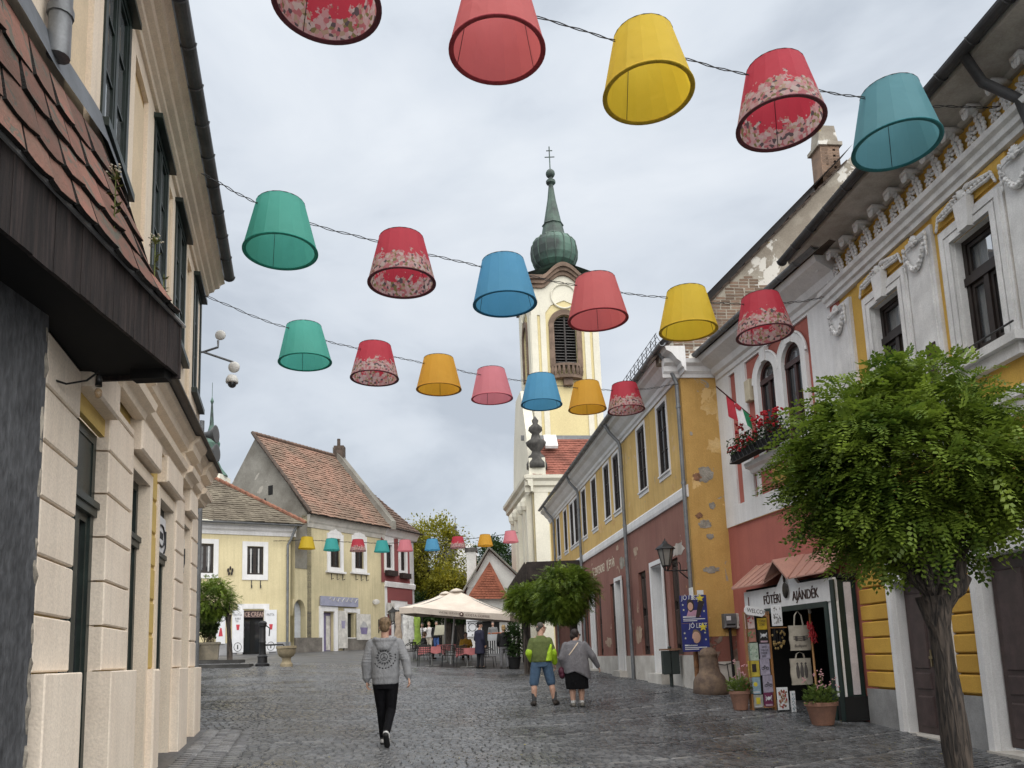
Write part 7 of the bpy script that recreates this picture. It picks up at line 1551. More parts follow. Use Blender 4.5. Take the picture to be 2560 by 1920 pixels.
for k in range(9): q.ell(P(cA[0]+rs_.uniform(-.06, .05), .62, cA[1]+rs_.uniform(-.02, .5)), .035, .03, .045, 8, 5)
q.build('garlic_bulbs', M('garlic', (.58, .54, .46), .6, .1), ct)

# ---------- flag and window box on the pink house ----------
P = R2p.P
f0, f1 = R2p.uz(1913, 1070, .25), None
pb = P(f0[0], .25, f0[1]); pt = atY(1790, 966, pb.y-.2)
fg = thing('flag', 'red white green flag on a pole from the arched window sill', 'flag', pb)
MB().tube([pb, pt], .014, 8).build('flag_pole', M('dark red pole', (.10, .03, .03), .5), fg, smooth=True)
pdir = (pt-pb); fr0, fr1 = .30, .80; nU, nV = 12, 14
cols_ = [('green_band', (.02, .20, .09)), ('white_band', (.68, .68, .70)), ('red_band', (.45, .03, .05))]
def fp(s, t):                                  # s along pole, t down the cloth
    base = pb+pdir*(fr0+(fr1-fr0)*s); drop = .44-.06*s
    return base + V(.10*t*math.sin(2.2*s+1)-.05*t, -.10*math.sin(3.6*s+1.2)*t-.06*t, -drop*t) + pdir.normalized()*(-.20*t*(s-.4))
for k, (nm, col) in enumerate(cols_):
    q = MB(); s0, s1 = k/3, (k+1)/3; nn = 8
    q.v = [fp(s0+(s1-s0)*i/nn, j/nV) for j in range(nV+1) for i in range(nn+1)]; q.f = [(j*(nn+1)+i, j*(nn+1)+i+1, (j+1)*(nn+1)+i+1, (j+1)*(nn+1)+i) for j in range(nV) for i in range(nn)]
    q.build(nm, M('flag '+nm, col, .75, .08, 6), fg, smooth=True)
q = MB()
for k in range(5): c_ = fp(.45+.035*k, .12+.05*(k % 2)); q.ell(c_+V(-.01, -.02, 0), .035, .01, .05, 6, 4)
q.build('crest', M('flag red_band', (.45, .03, .05)), fg)
wb = thing('window_box', 'black iron window box of red geraniums under the arched windows', 'window box', P(2.6, .4, 5.6)); a, b_ = 1.55, 3.75
q = MB()
for zz in (5.56, 5.82): q.tube([P(a, .27, zz), P(a, .52, zz), P(b_, .52, zz), P(b_, .27, zz)], .012, 5)
n_ = 13
for i in range(n_): 
    x0, x1 = a+(b_-a)*i/n_, a+(b_-a)*(i+1)/n_; q.tube([P(x0, .52, 5.56), P(x1, .52, 5.82)], .007, 4); q.tube([P(x1, .52, 5.56), P(x0, .52, 5.82)], .007, 4)
q.build('iron_basket', IRON, wb); MB().box(a+.03, b_-.03, .28, .5, 5.56, 5.76, P).build('trough', BLACKIN, wb)
rs_ = np.random.RandomState(3); n = 900; uu = rs_.uniform(a, b_, n); dd = rs_.uniform(.25, .6, n); zz = 5.74+rs_.uniform(0, .34, n)
pos = np.array([tuple(P(u_, d_, z_)) for u_, d_, z_ in zip(uu, dd, zz)]); out = rs_.normal(0, 1, (n, 3)); leaves_mesh('foliage', pos, out, .075, DKG, wb, 0, 4, .3)
q = MB()
for k in range(44):
    c_ = P(rs_.uniform(a-.05, b_+.05), rs_.uniform(.4, .68), 5.82+rs_.uniform(-.08, .42))
    for j in range(5): q.ell(c_+V(*rs_.normal(0, .028, 3)), .028, .028, .022, 6, 4)
tag(q.build('geranium_blooms', M('geranium red', (.48, .008, .02), .6, .2, 12), wb), kind='stuff')

# ---------- lamp arm with dome camera and loudspeakers at the cream house corner ----------
c0 = atY(508, 880, 13.3); cm = thing('camera_arm', 'bracket with white dish antennas and dome camera at the cream house corner', 'camera', c0)
WP = M('white plastic', (.62, .61, .58), .5, .05); e1 = atY(582, 905, 13.1); e2 = atY(545, 868, 13.2)
MB().tube([c0-V(.35, 0, 0), c0, e1], .02, 8).tube([c0, e2, e2+V(0, 0, .12)], .02, 8).build('arm', GUT, cm)
d2 = atY(551, 838, 13.2); MB().ell(d2, .095, .05, .09, 14, 8).build('dish', WP, cm, smooth=True)
d1 = atY(585, 918, 13.1); MB().ell(d1, .10, .06, .10, 14, 8).build('dish', WP, cm, smooth=True)
d3 = atY(580, 952, 13.1); MB().lathe([(.0, .10), (.07, .09), (.10, .03), (.105, -.02), (.10, -.04)], d3, 18).build('camera_housing', WP, cm, smooth=True); MB().ell(d3-V(0, 0, .05), .075, .075, .075, 14, 8).build('dome_lens', GLASS, cm, smooth=True)
ls = atY(520, 1110, 16); lt_ = thing('loudspeaker_pole', 'grey horn loudspeakers on a pole behind the cream house corner', 'loudspeakers', V(ls.x-.15, 16, gz(ls.x, 16)))
MB().tube([V(ls.x-.15, 16, gz(ls.x, 16)), V(ls.x-.13, 16, ls.z+.5)], .05, 8).build('pole', GUT, lt_)
for dz_, rz_ in ((.18, .3), (-.2, -.25)):
    b = MB(); pr = [(.05, 0), (.06, .12), (.10, .22), (.19, .33), (.17, .33)]; base_ = len(b.v); b.lathe(pr, V(0, 0, 0), 16)
    for v in b.v: x, y, z = v; v.x, v.y, v.z = z*math.cos(rz_)*1.0, y-.0+z*math.sin(rz_)*-.3, x
    for v in b.v: v += V(ls.x-.12, 15.95, ls.z+dz_)
    b.build('horn', M('grey horn', (.11, .115, .12), .5, .1), lt_, smooth=True)

# ---------- pump, basin, planters and steps on the left ----------
p = onG(656, 1666); s = p.y/F
pu = thing('water_pump', 'black cast iron water pump with spout over the stone basin', 'water pump', p); hgt = 113*s
MB().lathe([(.24, 0), (.24, .08), (.17, .12), (.16, .32), (.19, .34), (.12, .40), (.105, hgt*.5), (.12, hgt*.52), (.105, hgt*.55), (.10, hgt*.85), (.13, hgt*.87), (.14, hgt*.95), (.10, hgt*.98), (0, hgt)], p, 16).build('pump_body', IRON, pu, smooth=True, auto=35)
MB().tube([p+V(.1, 0, hgt*.46), p+V(.72, -.05, hgt*.46), p+V(.76, -.05, hgt*.42)], .03, 8).build('spout', IRON, pu); MB().tube([p+V(.1, -.02, hgt*.9), p+V(.26, -.05, hgt*.82), p+V(.24, -.05, hgt*.65)], .02, 6).build('handle', IRON, pu)
p = onG(716, 1667); s = p.y/F; h = 51*s; w = 24.5*s
tag(MB().lathe([(w*.62, 0), (w*.62, h*.14), (w*.5, h*.2), (w*.42, h*.32), (w*.46, h*.44), (w*.72, h*.52), (w*.88, h*.66), (w*.93, h*.86), (w*1.02, h*.88), (w*1.02, h), (w*.86, h), (w*.8, h*.8), (0, h*.7)], p, 28).build('stone_basin', M('buff stone', (.34, .28, .18), .85, .15, 3, .2, 25), None, smooth=True, auto=40, loc=p), 'buff stone pedestal basin in front of the pump spout', 'basin')
PST = M('planter stone', (.27, .235, .175), .9, .2, 3, .3, 20, col2=(.18, .16, .125))
for (x0, x1, yt, yb, lab) in ((495, 548, 1607, 1650, 'square stone planter with oleander before the yellow house'), (452, 497, 1612, 1652, 'second stone planter half hidden by the cream house corner')):
    p = onG((x0+x1)/2, yb); s = p.y/F; w = (x1-x0)*s/2; h = (yb-yt)*s; t = thing('stone_planter', lab, 'planter', p, group='stone planters')
    MB().lathe([(w*1.15, 0), (w*1.3, h*.86), (w*1.45, h*.87), (w*1.45, h), (w*1.2, h), (w*1.15, h*.9)], p, 4, rot=math.pi/4+.3).build('planter', PST, t); MB().lathe([(w*1.16, h*.9), (0, h*.93)], p, 4, rot=math.pi/4+.3).build('soil', M('potting soil', (.03, .022, .016), .95), t)
    rs_ = np.random.RandomState(int(x0)); st = MB(); pos = []; out = []
    for k in range(34):
        a_ = rs_.uniform(0, 6.28); r_ = rs_.uniform(.1, .85); tp = p+V(math.cos(a_)*r_, math.sin(a_)*r_*.7, h+rs_.uniform(.7, 1.75)); b0 = p+V(rs_.uniform(-.2, .2), rs_.uniform(-.2, .2), h*.9); st.tube([b0, b0.lerp(tp, .5)+V(0, 0, .1), tp], .012, 5)
        for j in range(46):
            q_ = rs_.uniform(.35, 1.0); c_ = b0.lerp(tp, q_); pos.append(tuple(c_)); v_ = rs_.normal(0, 1, 3); v_[2] += .6; out.append(v_/np.linalg.norm(v_))
    st.build('stems', M('brown stem', (.09, .07, .045), .9), t); leaves_mesh('foliage', np.array(pos), np.array(out), .17, OLE, t, 0, int(x0), .3)
DST = M('dark wet step stone', (.06, .058, .054), .6, .25, 2, .4, 20)
for (x1, yt, yb, dy, lab) in ((598, 1649, 1659, .0, 'upper dark stone step before the planters'), (623, 1660, 1670, .0, 'lower dark stone step before the planters')):
    p = onG(x1, yb); q = onG(470, yb+3); hh = (yb-yt)*p.y/F; d_ = (q-p).normalized(); n_ = V(-d_.y, d_.x, 0); n_ = n_ if n_.y > 0 else -n_
    tag(MB().add([p, q, q+n_*1.2, p+n_*1.2]+[v+V(0, 0, hh) for v in (p, q, q+n_*1.2, p+n_*1.2)], [(4, 5, 6, 7), (0, 1, 5, 4), (1, 2, 6, 5), (3, 0, 4, 7), (2, 3, 7, 6)]).build('stone_step', DST, None, loc=p), lab, 'step', 'steps by the planters')

# ---------- cafe ----------
CANV = M('cream canvas', (.60, .53, .45), .85, .08, 2, .08, 60, col2=(.52, .45, .38)); POLE = M('aluminium pole', (.34, .34, .33), .4, .1, metal=.3)
def umbrella(corners, apex, foot, label, name='market_umbrella', val=.28, text=False):
    t = thing(name, label, 'umbrella', foot, group='cafe umbrellas'); q = MB(); A = Vector(apex); n = 8; C = [Vector(c) for c in corners]
    for k in range(4):
        a, b_ = C[k], C[(k+1) % 4]
        for j in range(n):
            for i in range(n):
                def f(i_, j_): 
                    e = a.lerp(b_, i_/n); tt = j_/n; sag = -.10*math.sin(math.pi*tt)-.10*math.sin(math.pi*i_/n)*(tt*(1-tt)*2+.0); return e.lerp(A, 1-tt)+V(0, 0, sag-.05*math.sin(math.pi*i_/n)*tt)
                q.quad(f(i, j), f(i+1, j), f(i+1, j+1), f(i, j+1))
    can = q.build('canopy', CANV, t, smooth=False)
    for k in range(4):
        a, b_ = C[k], C[(k+1) % 4]; q = MB(); m_ = 16; ctr = sum(C, V(0, 0, 0))/4
        def top(s): return a.lerp(b_, s)+V(0, 0, -.05*math.sin(math.pi*s))
        def low(s): 
            p_ = top(s)-V(0, 0, val*(1-.15*math.sin(math.pi*s))); return p_+(ctr-p_).normalized()*.05
        for i in range(m_): q.quad(top(i/m_), top((i+1)/m_), low((i+1)/m_), low(i/m_))
        q.build('valance', CANV, t)
    MB().tube([Vector(foot), A-V(0, 0, .1)], .045, 10).build('pole', POLE, t, smooth=True)
    q = MB()
    for c in C: q.tube([A-V(0, 0, .12), c-V(0, 0, .05)], .018, 5); q.tube([Vector(foot).lerp(A, .62), A.lerp(c, .5)-V(0, 0, .12)], .015, 5)
    q.build('ribs', POLE, t); MB().lathe([(.34, -.10), (.2, 0), (0, .06)], A+V(0, 0, .0), 12).build('top_cap', CANV, t, smooth=True)
    return t
ft = onG(1127, 1661); Yc = ft.y
Zc = 3.35+gz(0, Yc)-gz(0, Yc)
cFL = atY(1033, 1516, Yc-1.6); cFR = atY(1276, 1535, Yc-2.3); sp1 = cFR-cFL; L_ = math.hypot(sp1.x, sp1.y); back = V(-sp1.y, sp1.x, 0)/L_*L_*.98
cBL = cFL+back+V(-.3, 0, .0); cBR = cFR+back; zz = (cFL.z+cFR.z)/2
cs = [cFL, cFR, V(cBR.x, cBR.y, cFR.z), V(cBL.x, cBL.y, cFL.z)]
um = umbrella(cs, atY(1141, 1474, Yc), ft, 'large cream market umbrella over the cafe tables', val=.27)
nm_ = V(sp1.y, -sp1.x, 0).normalized(); rv_ = sp1.normalized(); COF = M('dark red print', (.06, .02, .02), .7); up_ = V(0, 0, 1)
def onval(s, dz): return cFL.lerp(cFR, s)+V(0, 0, dz-.05*math.sin(math.pi*s))+nm_*.05
txt("WE'RE SERVING", .125, onval(.27, -.155), rv_, up_, M('grey brown print', (.13, .10, .085), .8), um, ext=.001, sx=1.05)
txt('COSTA COFFEE', .135, onval(.545, -.17), rv_, up_, COF, um, ext=.001, sx=1.05)
MB().ell(onval(.505, -.11), .085, .012, .085, 12, 6).build('bean_badge', COF, um); MB().ell(onval(.505, -.11)+nm_*.012, .035, .006, .045, 8, 5).build('bean_mark', CANV, um)
f2 = V(ft.x-.55, Yc+4.5, gz(ft.x-.55, Yc+4.5)); c2 = V(f2.x, f2.y, 3.95)
Y2 = Yc+4.0; f2 = V(atY(1112, 1640, Y2).x, Y2, gz(atY(1112, 1640, Y2).x, Y2)); ca, cb2 = atY(997, 1519, Y2-1.8), atY(1215, 1521, Y2-2.2)
umbrella([ca, V(cb2.x, cb2.y, ca.z), V(cb2.x+.3, cb2.y+3.6, ca.z), V(ca.x+.3, ca.y+3.6, ca.z)], atY(1114, 1481, Y2), f2, 'second cream umbrella half hidden behind the first')
TCL = M('dusty red tablecloth', (.42, .14, .14), .85, .08, 5, .1, 50); CH = M('dark woven chair', (.04, .034, .03), .7, .2, 9); MET = M('chair metal', (.05, .05, .05), .4, .1, metal=.5)
def table(px, py, w, dpt, label, rz=0):
    p = onG(px, py); t = thing('cafe_table', label, 'table', p, rz, 'cafe tables'); l = p
    MB().tube([l, l+V(0, 0, .72)], .03, 8).box(l.x-.28, l.x+.28, l.y-.03, l.y+.03, l.z, l.z+.03).box(l.x-.03, l.x+.03, l.y-.28, l.y+.28, l.z+.001, l.z+.029).build('pedestal', POLE, t)
    MB().box(l.x-w/2, l.x+w/2, l.y-dpt/2, l.y+dpt/2, l.z+.72, l.z+.745).build('table_top', CH, t)
    q = MB(); n = 12
    ring = [(-w/2-.01+(w+.02)*i/n, -dpt/2-.01) for i in range(n)]+[(w/2+.01, -dpt/2-.01+(dpt+.02)*i/n) for i in range(n)]+[(w/2+.01-(w+.02)*i/n, dpt/2+.01) for i in range(n)]+[(-w/2-.01, dpt/2+.01-(dpt+.02)*i/n) for i in range(n)]
    m_ = len(ring); q.v = [l+V(x, y, .752) for x, y in ring]+[l+V(x*1.03+.012*math.sin(i*1.7), y*1.03+.012*math.cos(i*1.3), .752-.26-.03*math.sin(i*.9)-.1*(i % n == 0)) for i, (x, y) in enumerate(ring)]
    q.f = [tuple(range(m_))]+[(i, (i+1) % m_, m_+(i+1) % m_, m_+i) for i in range(m_)]; q.build('tablecloth', TCL, t); return t
table(1080, 1664, .95, .8, 'left red-clothed cafe table under the umbrella'); table(1169, 1668, .8, .8, 'right red-clothed cafe table before the woman in yellow'); 
p_ = onG(1122, 1652); table(1118, 1654, .8, .75, 'rear red-clothed cafe table behind the umbrella pole')
def chair_proto():
    t = thing('cafe_chair', '', 'chair', (0, 0, 0), 0, 'cafe chairs')
    MB().box(-.22, .22, -.22, .22, .43, .46).build('seat', CH, t)
    q = MB(); 
    for i in range(9):
        a0 = math.pi*(.05+.9*i/8); q.tube([V(-.25*math.cos(a0), -.05-.22*math.sin(a0), .46), V(-.27*math.cos(a0), -.06-.24*math.sin(a0), .82)], .012, 5)
    for zz in (.55, .62, .69, .76): q.tube([V(-.265*math.cos(math.pi*(.05+.9*i/10)), -.055-.235*math.sin(math.pi*(.05+.9*i/10)), zz) for i in range(11)], .012, 5)
    q.build('backrest', CH, t)
    MB().tube([V(-.26*math.cos(math.pi*(-.25+1.5*i/14)), -.03-.25*math.sin(math.pi*(-.25+1.5*i/14)), .82-.14*max(0, abs(i-7)-4)/3) for i in range(15)], .018, 6).build('arm_rail', MET, t)
    for sx in (-1, 1):
        for sy in (-1, 1): MB().tube([V(sx*.2, sy*.19, .45), V(sx*.24, sy*.24, 0)], .014, 6).build('leg', MET, t)
    return t
cp = chair_proto(); used = False
for (px, py, rz, lab) in ((1061, 1668, 0, 'dark cafe chair in front of the left table'), (1120, 1668, .15, 'dark cafe chair in front of the umbrella pole'), (1152, 1668, -.2, 'dark cafe chair in front of the right table'), (1224, 1672, -1.3, 'black cafe chair to the right of the standing man'), (1024, 1655, 1.5, 'cafe chair at the left end of the tables'), (1052, 1652, 2.0, 'cafe chair holding the seated person in black'), (1166, 1650, 3.1, 'cafe chair holding the woman in yellow')):
    o = cp if not used else copy_tree(cp); used = True; p = onG(px, py); o.location = p+V(0, 0, .01); o.rotation_euler = (0, 0, rz); o['label'] = lab
# menu stand
p = onG(1100, 1640); ms_ = thing('menu_stand', 'menu lectern on a post beside the umbrella pole', 'menu stand', p); MB().tube([p, p+V(0, 0, 1.1)], .04, 6).build('post', IRON, ms_)
MB().add([p+V(-.28, -.12, 1.05), p+V(.22, -.12, 1.05), p+V(.30, .16, 1.55), p+V(-.2, .16, 1.55)]+[p+V(-.28, -.09, 1.02), p+V(.22, -.09, 1.02), p+V(.30, .19, 1.52), p+V(-.2, .19, 1.52)], [(0, 1, 2, 3), (4, 5, 6, 7), (0, 1, 5, 4), (1, 2, 6, 5), (2, 3, 7, 6), (3, 0, 4, 7)]).build('menu_board', M('menu page', (.40, .38, .28), .6, .1), ms_)
# stall counter in front of the white house
p = onG(1237, 1655); p = V(p.x, 44, gz(p.x, 44)); st_ = thing('market_stall', 'small slatted stall counter before the dark doorway', 'stall', p)
MB().box(p.x-.55, p.x+.6, p.y-.3, p.y+.4, p.z+.72, p.z+1.05).build('counter', M('grey white counter', (.42, .43, .44), .7, .1), st_)
for k in range(9): MB().box(p.x-.5+k*.12, p.x-.44+k*.12, p.y-.3, p.y-.25, p.z, p.z+.72).build('slat', M('white slat', (.5, .5, .5), .7), st_)
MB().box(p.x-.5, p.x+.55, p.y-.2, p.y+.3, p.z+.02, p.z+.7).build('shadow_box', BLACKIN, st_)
q = MB(); rs_ = random.Random(2)
for k in range(16): q.ell(V(p.x+rs_.uniform(-.5, .5), p.y+rs_.uniform(-.2, .2), p.z+1.1), .07, .07, .05, 6, 4)
q.build('goods', M('orange goods', (.40, .14, .07), .7, .3, 5), st_)
# potted shrub right of the cafe
p = onG(1286, 1672); t = thing('potted_shrub', 'bushy shrub in a black pot right of the cafe', 'shrub', p); MB().lathe([(.2, 0), (.27, .42), (.3, .42), (.3, .46), (.25, .46)], p, 16).build('pot', BLACKIN, t)
rs_ = np.random.RandomState(9); n = 1500; v = rs_.normal(0, 1, (n, 3)); v /= np.linalg.norm(v, axis=1)[:, None]; pos = np.array(p)+np.array([0, 0, 1.1])+v*np.array([.42, .42, .72])*rs_.uniform(.4, 1, n)[:, None]; leaves_mesh('foliage', pos, v, .12, DKG, t, 0, 5, .2)
q = MB(); 
for k in range(7): q.tube([p+V(0, 0, .4), p+V(rs_.uniform(-.25, .25), rs_.uniform(-.25, .25), 1.3)], .012, 4)
q.build('stems', BARK, t)
# dresses hung outside the red and white house
dr_ = thing('clothes_rail', 'rail of dresses hung outside the red and white house', 'clothes rail', onG(1022, 1640)); d0 = dr_.location; g_ = d0.z
MB().tube([V(d0.x-.7, d0.y, g_), V(d0.x-.7, d0.y, g_+2.3)], .02, 5).tube([V(d0.x+.7, d0.y, g_), V(d0.x+.7, d0.y, g_+2.3)], .02, 5).tube([V(d0.x-.75, d0.y, g_+2.3), V(d0.x+.75, d0.y, g_+2.3)], .02, 5).build('rail', IRON, dr_)
for k, (dx, col, l_) in enumerate(((-.5, (.42, .33, .25), 1.5), (-.12, (.66, .65, .62), 1.75), (.16, (.64, .63, .6), 1.4), (.45, (.32, .46, .08), 1.7))):
    q = MB(); n = 8
    for j in range(5):
        w_ = (.12, .17, .13, .2, .26)[j]; z_ = g_+2.22-l_*j/4; q.v += [V(d0.x+dx+math.cos(2*math.pi*i/n)*w_+.015*math.sin(i*3+j), d0.y-.1+math.sin(2*math.pi*i/n)*.07, z_) for i in range(n)]
    q.f = [(j*n+i, j*n+(i+1) % n, (j+1)*n+(i+1) % n, (j+1)*n+i) for j in range(4) for i in range(n)]; q.build('dress', M('dress cloth %d' % k, col, .85, .15, 8), dr_, smooth=True)
# backdrop house closing the lane
hb = thing('lane_house', 'grey-beige house closing the lane behind the cafe', 'house', (-5, 70, 0)); MB().box(-14, .2, 70, 76, 0, 5.4).build('wall', M('beige far wall', (.42, .39, .33), .9, .15, .5, .2, 8), hb)
MB().add([V(-14, 69.6, 5.3), V(.4, 69.6, 5.3), V(.4, 74, 8), V(-14, 74, 8)], [(0, 1, 2, 3)]).build('roof', BTILE, hb)
for k in range(5): MB().box(-9+k*1.7, -8.1+k*1.7, 69.93, 69.99, 1.9, 4.2).build('shop_window', BLACKIN, hb)
# ================= PEOPLE =================
def union(name, b, vox, mat, parent, smooth_it=4):
    """closed pieces of a figure fused into one continuous skin"""
    me = b.mesh(name+'_raw'); o = bpy.data.objects.new('tmp', me); COL.objects.link(o)
    r = o.modifiers.new('r', 'REMESH'); r.mode = 'VOXEL'; r.voxel_size = vox; r.use_smooth_shade = True
    s = o.modifiers.new('s', 'SMOOTH'); s.iterations = smooth_it; s.factor = .5
    bpy.context.view_layer.update(); m2 = bpy.data.meshes.new_from_object(o.evaluated_get(bpy.context.evaluated_depsgraph_get())); bpy.data.objects.remove(o); bpy.data.meshes.remove(me)
    m2.name = name; m2.materials.clear(); m2.materials.append(mat); m2.polygons.foreach_set('use_smooth', [True]*len(m2.polygons))
    return link(name, m2, parent)
def cap(b, p0, p1, r0, r1, n=12, sq=1.0, k=5):
    p0, p1 = Vector(p0), Vector(p1); pts = [p0.lerp(p1, i/k) for i in range(k+1)]; b.tube(pts, [r0+(r1-r0)*i/k for i in range(k+1)], n, sq=sq)
    b.ell(p0, r0*.985, r0*.985*min(1, sq*1.0), r0*.985, 10, 8); b.ell(p1, r1*.985, r1*.985, r1*.985, 10, 8); return b
def torso(b, rows):                              # rows of (z, half width x, half depth y, y offset, x offset)
    n = 20; base = len(b.v)
    for z, wx, wy, oy, ox in rows: b.v += [V(ox+math.copysign(abs(math.cos(2*math.pi*i/n))**.85, math.cos(2*math.pi*i/n))*wx, oy+math.sin(2*math.pi*i/n)*wy, z) for i in range(n)]
    for j in range(len(rows)-1): b.f += [(base+j*n+i, base+j*n+(i+1) % n, base+(j+1)*n+(i+1) % n, base+(j+1)*n+i) for i in range(n)]
    b.f.append(tuple(base+i for i in reversed(range(n)))); b.f.append(tuple(base+(len(rows)-1)*n+i for i in range(n))); return b
SKIN = M('skin', (.50, .30, .22), .55, .06, 12, rnd=.08)
def hand(b, w, d, side, s=1.0, curl=.5):
    """palm, four bent fingers and a thumb from wrist w along direction d"""
    w = Vector(w); d = Vector(d).normalized(); x = Vector((0, 1, 0)); x = (x-d*x.dot(d)).normalized(); nrm = d.cross(x)*side    # x across the palm (fingers row)
    pc = w+d*.045*s
    for t in (-.028, -.01, .01, .028): cap(b, w+d*.015*s+x*t*.7*s, w+d*.085*s+x*t*s, .014*s, .0125*s, 8, k=2)
    for i, (t, L_) in enumerate(((.03, .062), (.010, .074), (-.010, .070), (-.029, .054))):
        k0 = w+d*.088*s+x*t*s; k1 = k0+(d*math.cos(curl*.6)-nrm*math.sin(curl*.6))*L_*.5*s; k2 = k1+(d*math.cos(curl*1.7)-nrm*math.sin(curl*1.7))*L_*.5*s
        cap(b, k0, k1, .0092*s, .0085*s, 7, k=2); cap(b, k1, k2, .0085*s, .0072*s, 7, k=2)
    t0 = w+d*.03*s+x*.028*s; t1 = t0+(d*.7+x*.6-nrm*.3).normalized()*.038*s; t2 = t1+(d*.9+x*.15-nrm*.45).normalized()*.03*s
    cap(b, t0, t1, .0125*s, .0105*s, 8, k=2); cap(b, t1, t2, .0105*s, .0085*s, 8, k=2)
def head(b, c, yaw=0, s=1.0, tilt=0):
    """skull, jaw, nose, ears; c is the head centre, the face looks along +y turned by yaw"""
    R3 = Matrix.Rotation(yaw, 3, 'Z') @ Matrix.Rotation(tilt, 3, 'X'); c = Vector(c); q = lambda x, y, z: c+R3 @ (V(x, y, z)*s)
    b.ell(q(0, -.012, .03), .076*s, .094*s, .092*s, 16, 12, R3); b.ell(q(0, .022, -.04), .062*s, .072*s, .078*s, 14, 10, R3); b.ell(q(0, .045, -.085), .036*s, .036*s, .03*s, 10, 8, R3)
    b.ell(q(0, .098, -.022), .013*s, .02*s, .024*s, 8, 6, R3); b.ell(q(0, .088, -.058), .024*s, .014*s, .011*s, 8, 6, R3); b.ell(q(0, .078, .018), .056*s, .02*s, .014*s, 10, 6, R3)
    for e in (-1, 1): b.ell(q(e*.078, -.012, -.012), .010*s, .022*s, .034*s, 8, 6, R3)
    return q
def eyes(q, parent, s=1.0):
    b = MB(); 
    for e in (-1, 1): b.ell(q(e*.03, .083, .002), .011*s, .006*s, .007*s, 8, 6)
    b.build('eyes', M('dark eye', (.03, .02, .015), .2), parent)
def placed(label, px, py, rz, hgt, scale=1.0, Y=None):
    p = onG(px, py) if Y is None else V(atY(px, py, Y).x, Y, gz(atY(px, py, Y).x, Y)); p = p+V(0, 0, .012)
    t = thing('person', label, 'person', p); return t, p
def finish(t, rz, s): t.rotation_euler = (0, 0, rz); t.scale = (s,)*3
GREYH = M('grey marl sweatshirt', (.245, .25, .26), .9, .08, 10, .25, 160, col2=(.20, .205, .215), folds=.35); BLKD = M('black denim', (.006, .006, .008), .85, .2, 20, .2, 120, folds=.35, spec=.15); RUB = M('black rubber', (.012, .012, .012), .7); SHW = M('white shoe leather', (.55, .55, .54), .6)
BLOND = M('dark blond hair', (.20, .13, .07), .6, .25, 30, .6, 90, stretch=(1, 1, .3))
def build_local(fn, label, px, py, rz, s, Y=None):
    """build a figure at the origin, then put its root where it stands"""
    t = thing('person', label, 'person', (0, 0, 0)); fn(t)
    p = onG(px, py) if Y is None else V(atY(px, py, Y).x, Y, gz(atY(px, py, Y).x, Y)); t.location = p+V(0, 0, .012); t.rotation_euler = (0, 0, rz); t.scale = (s,)*3; return t
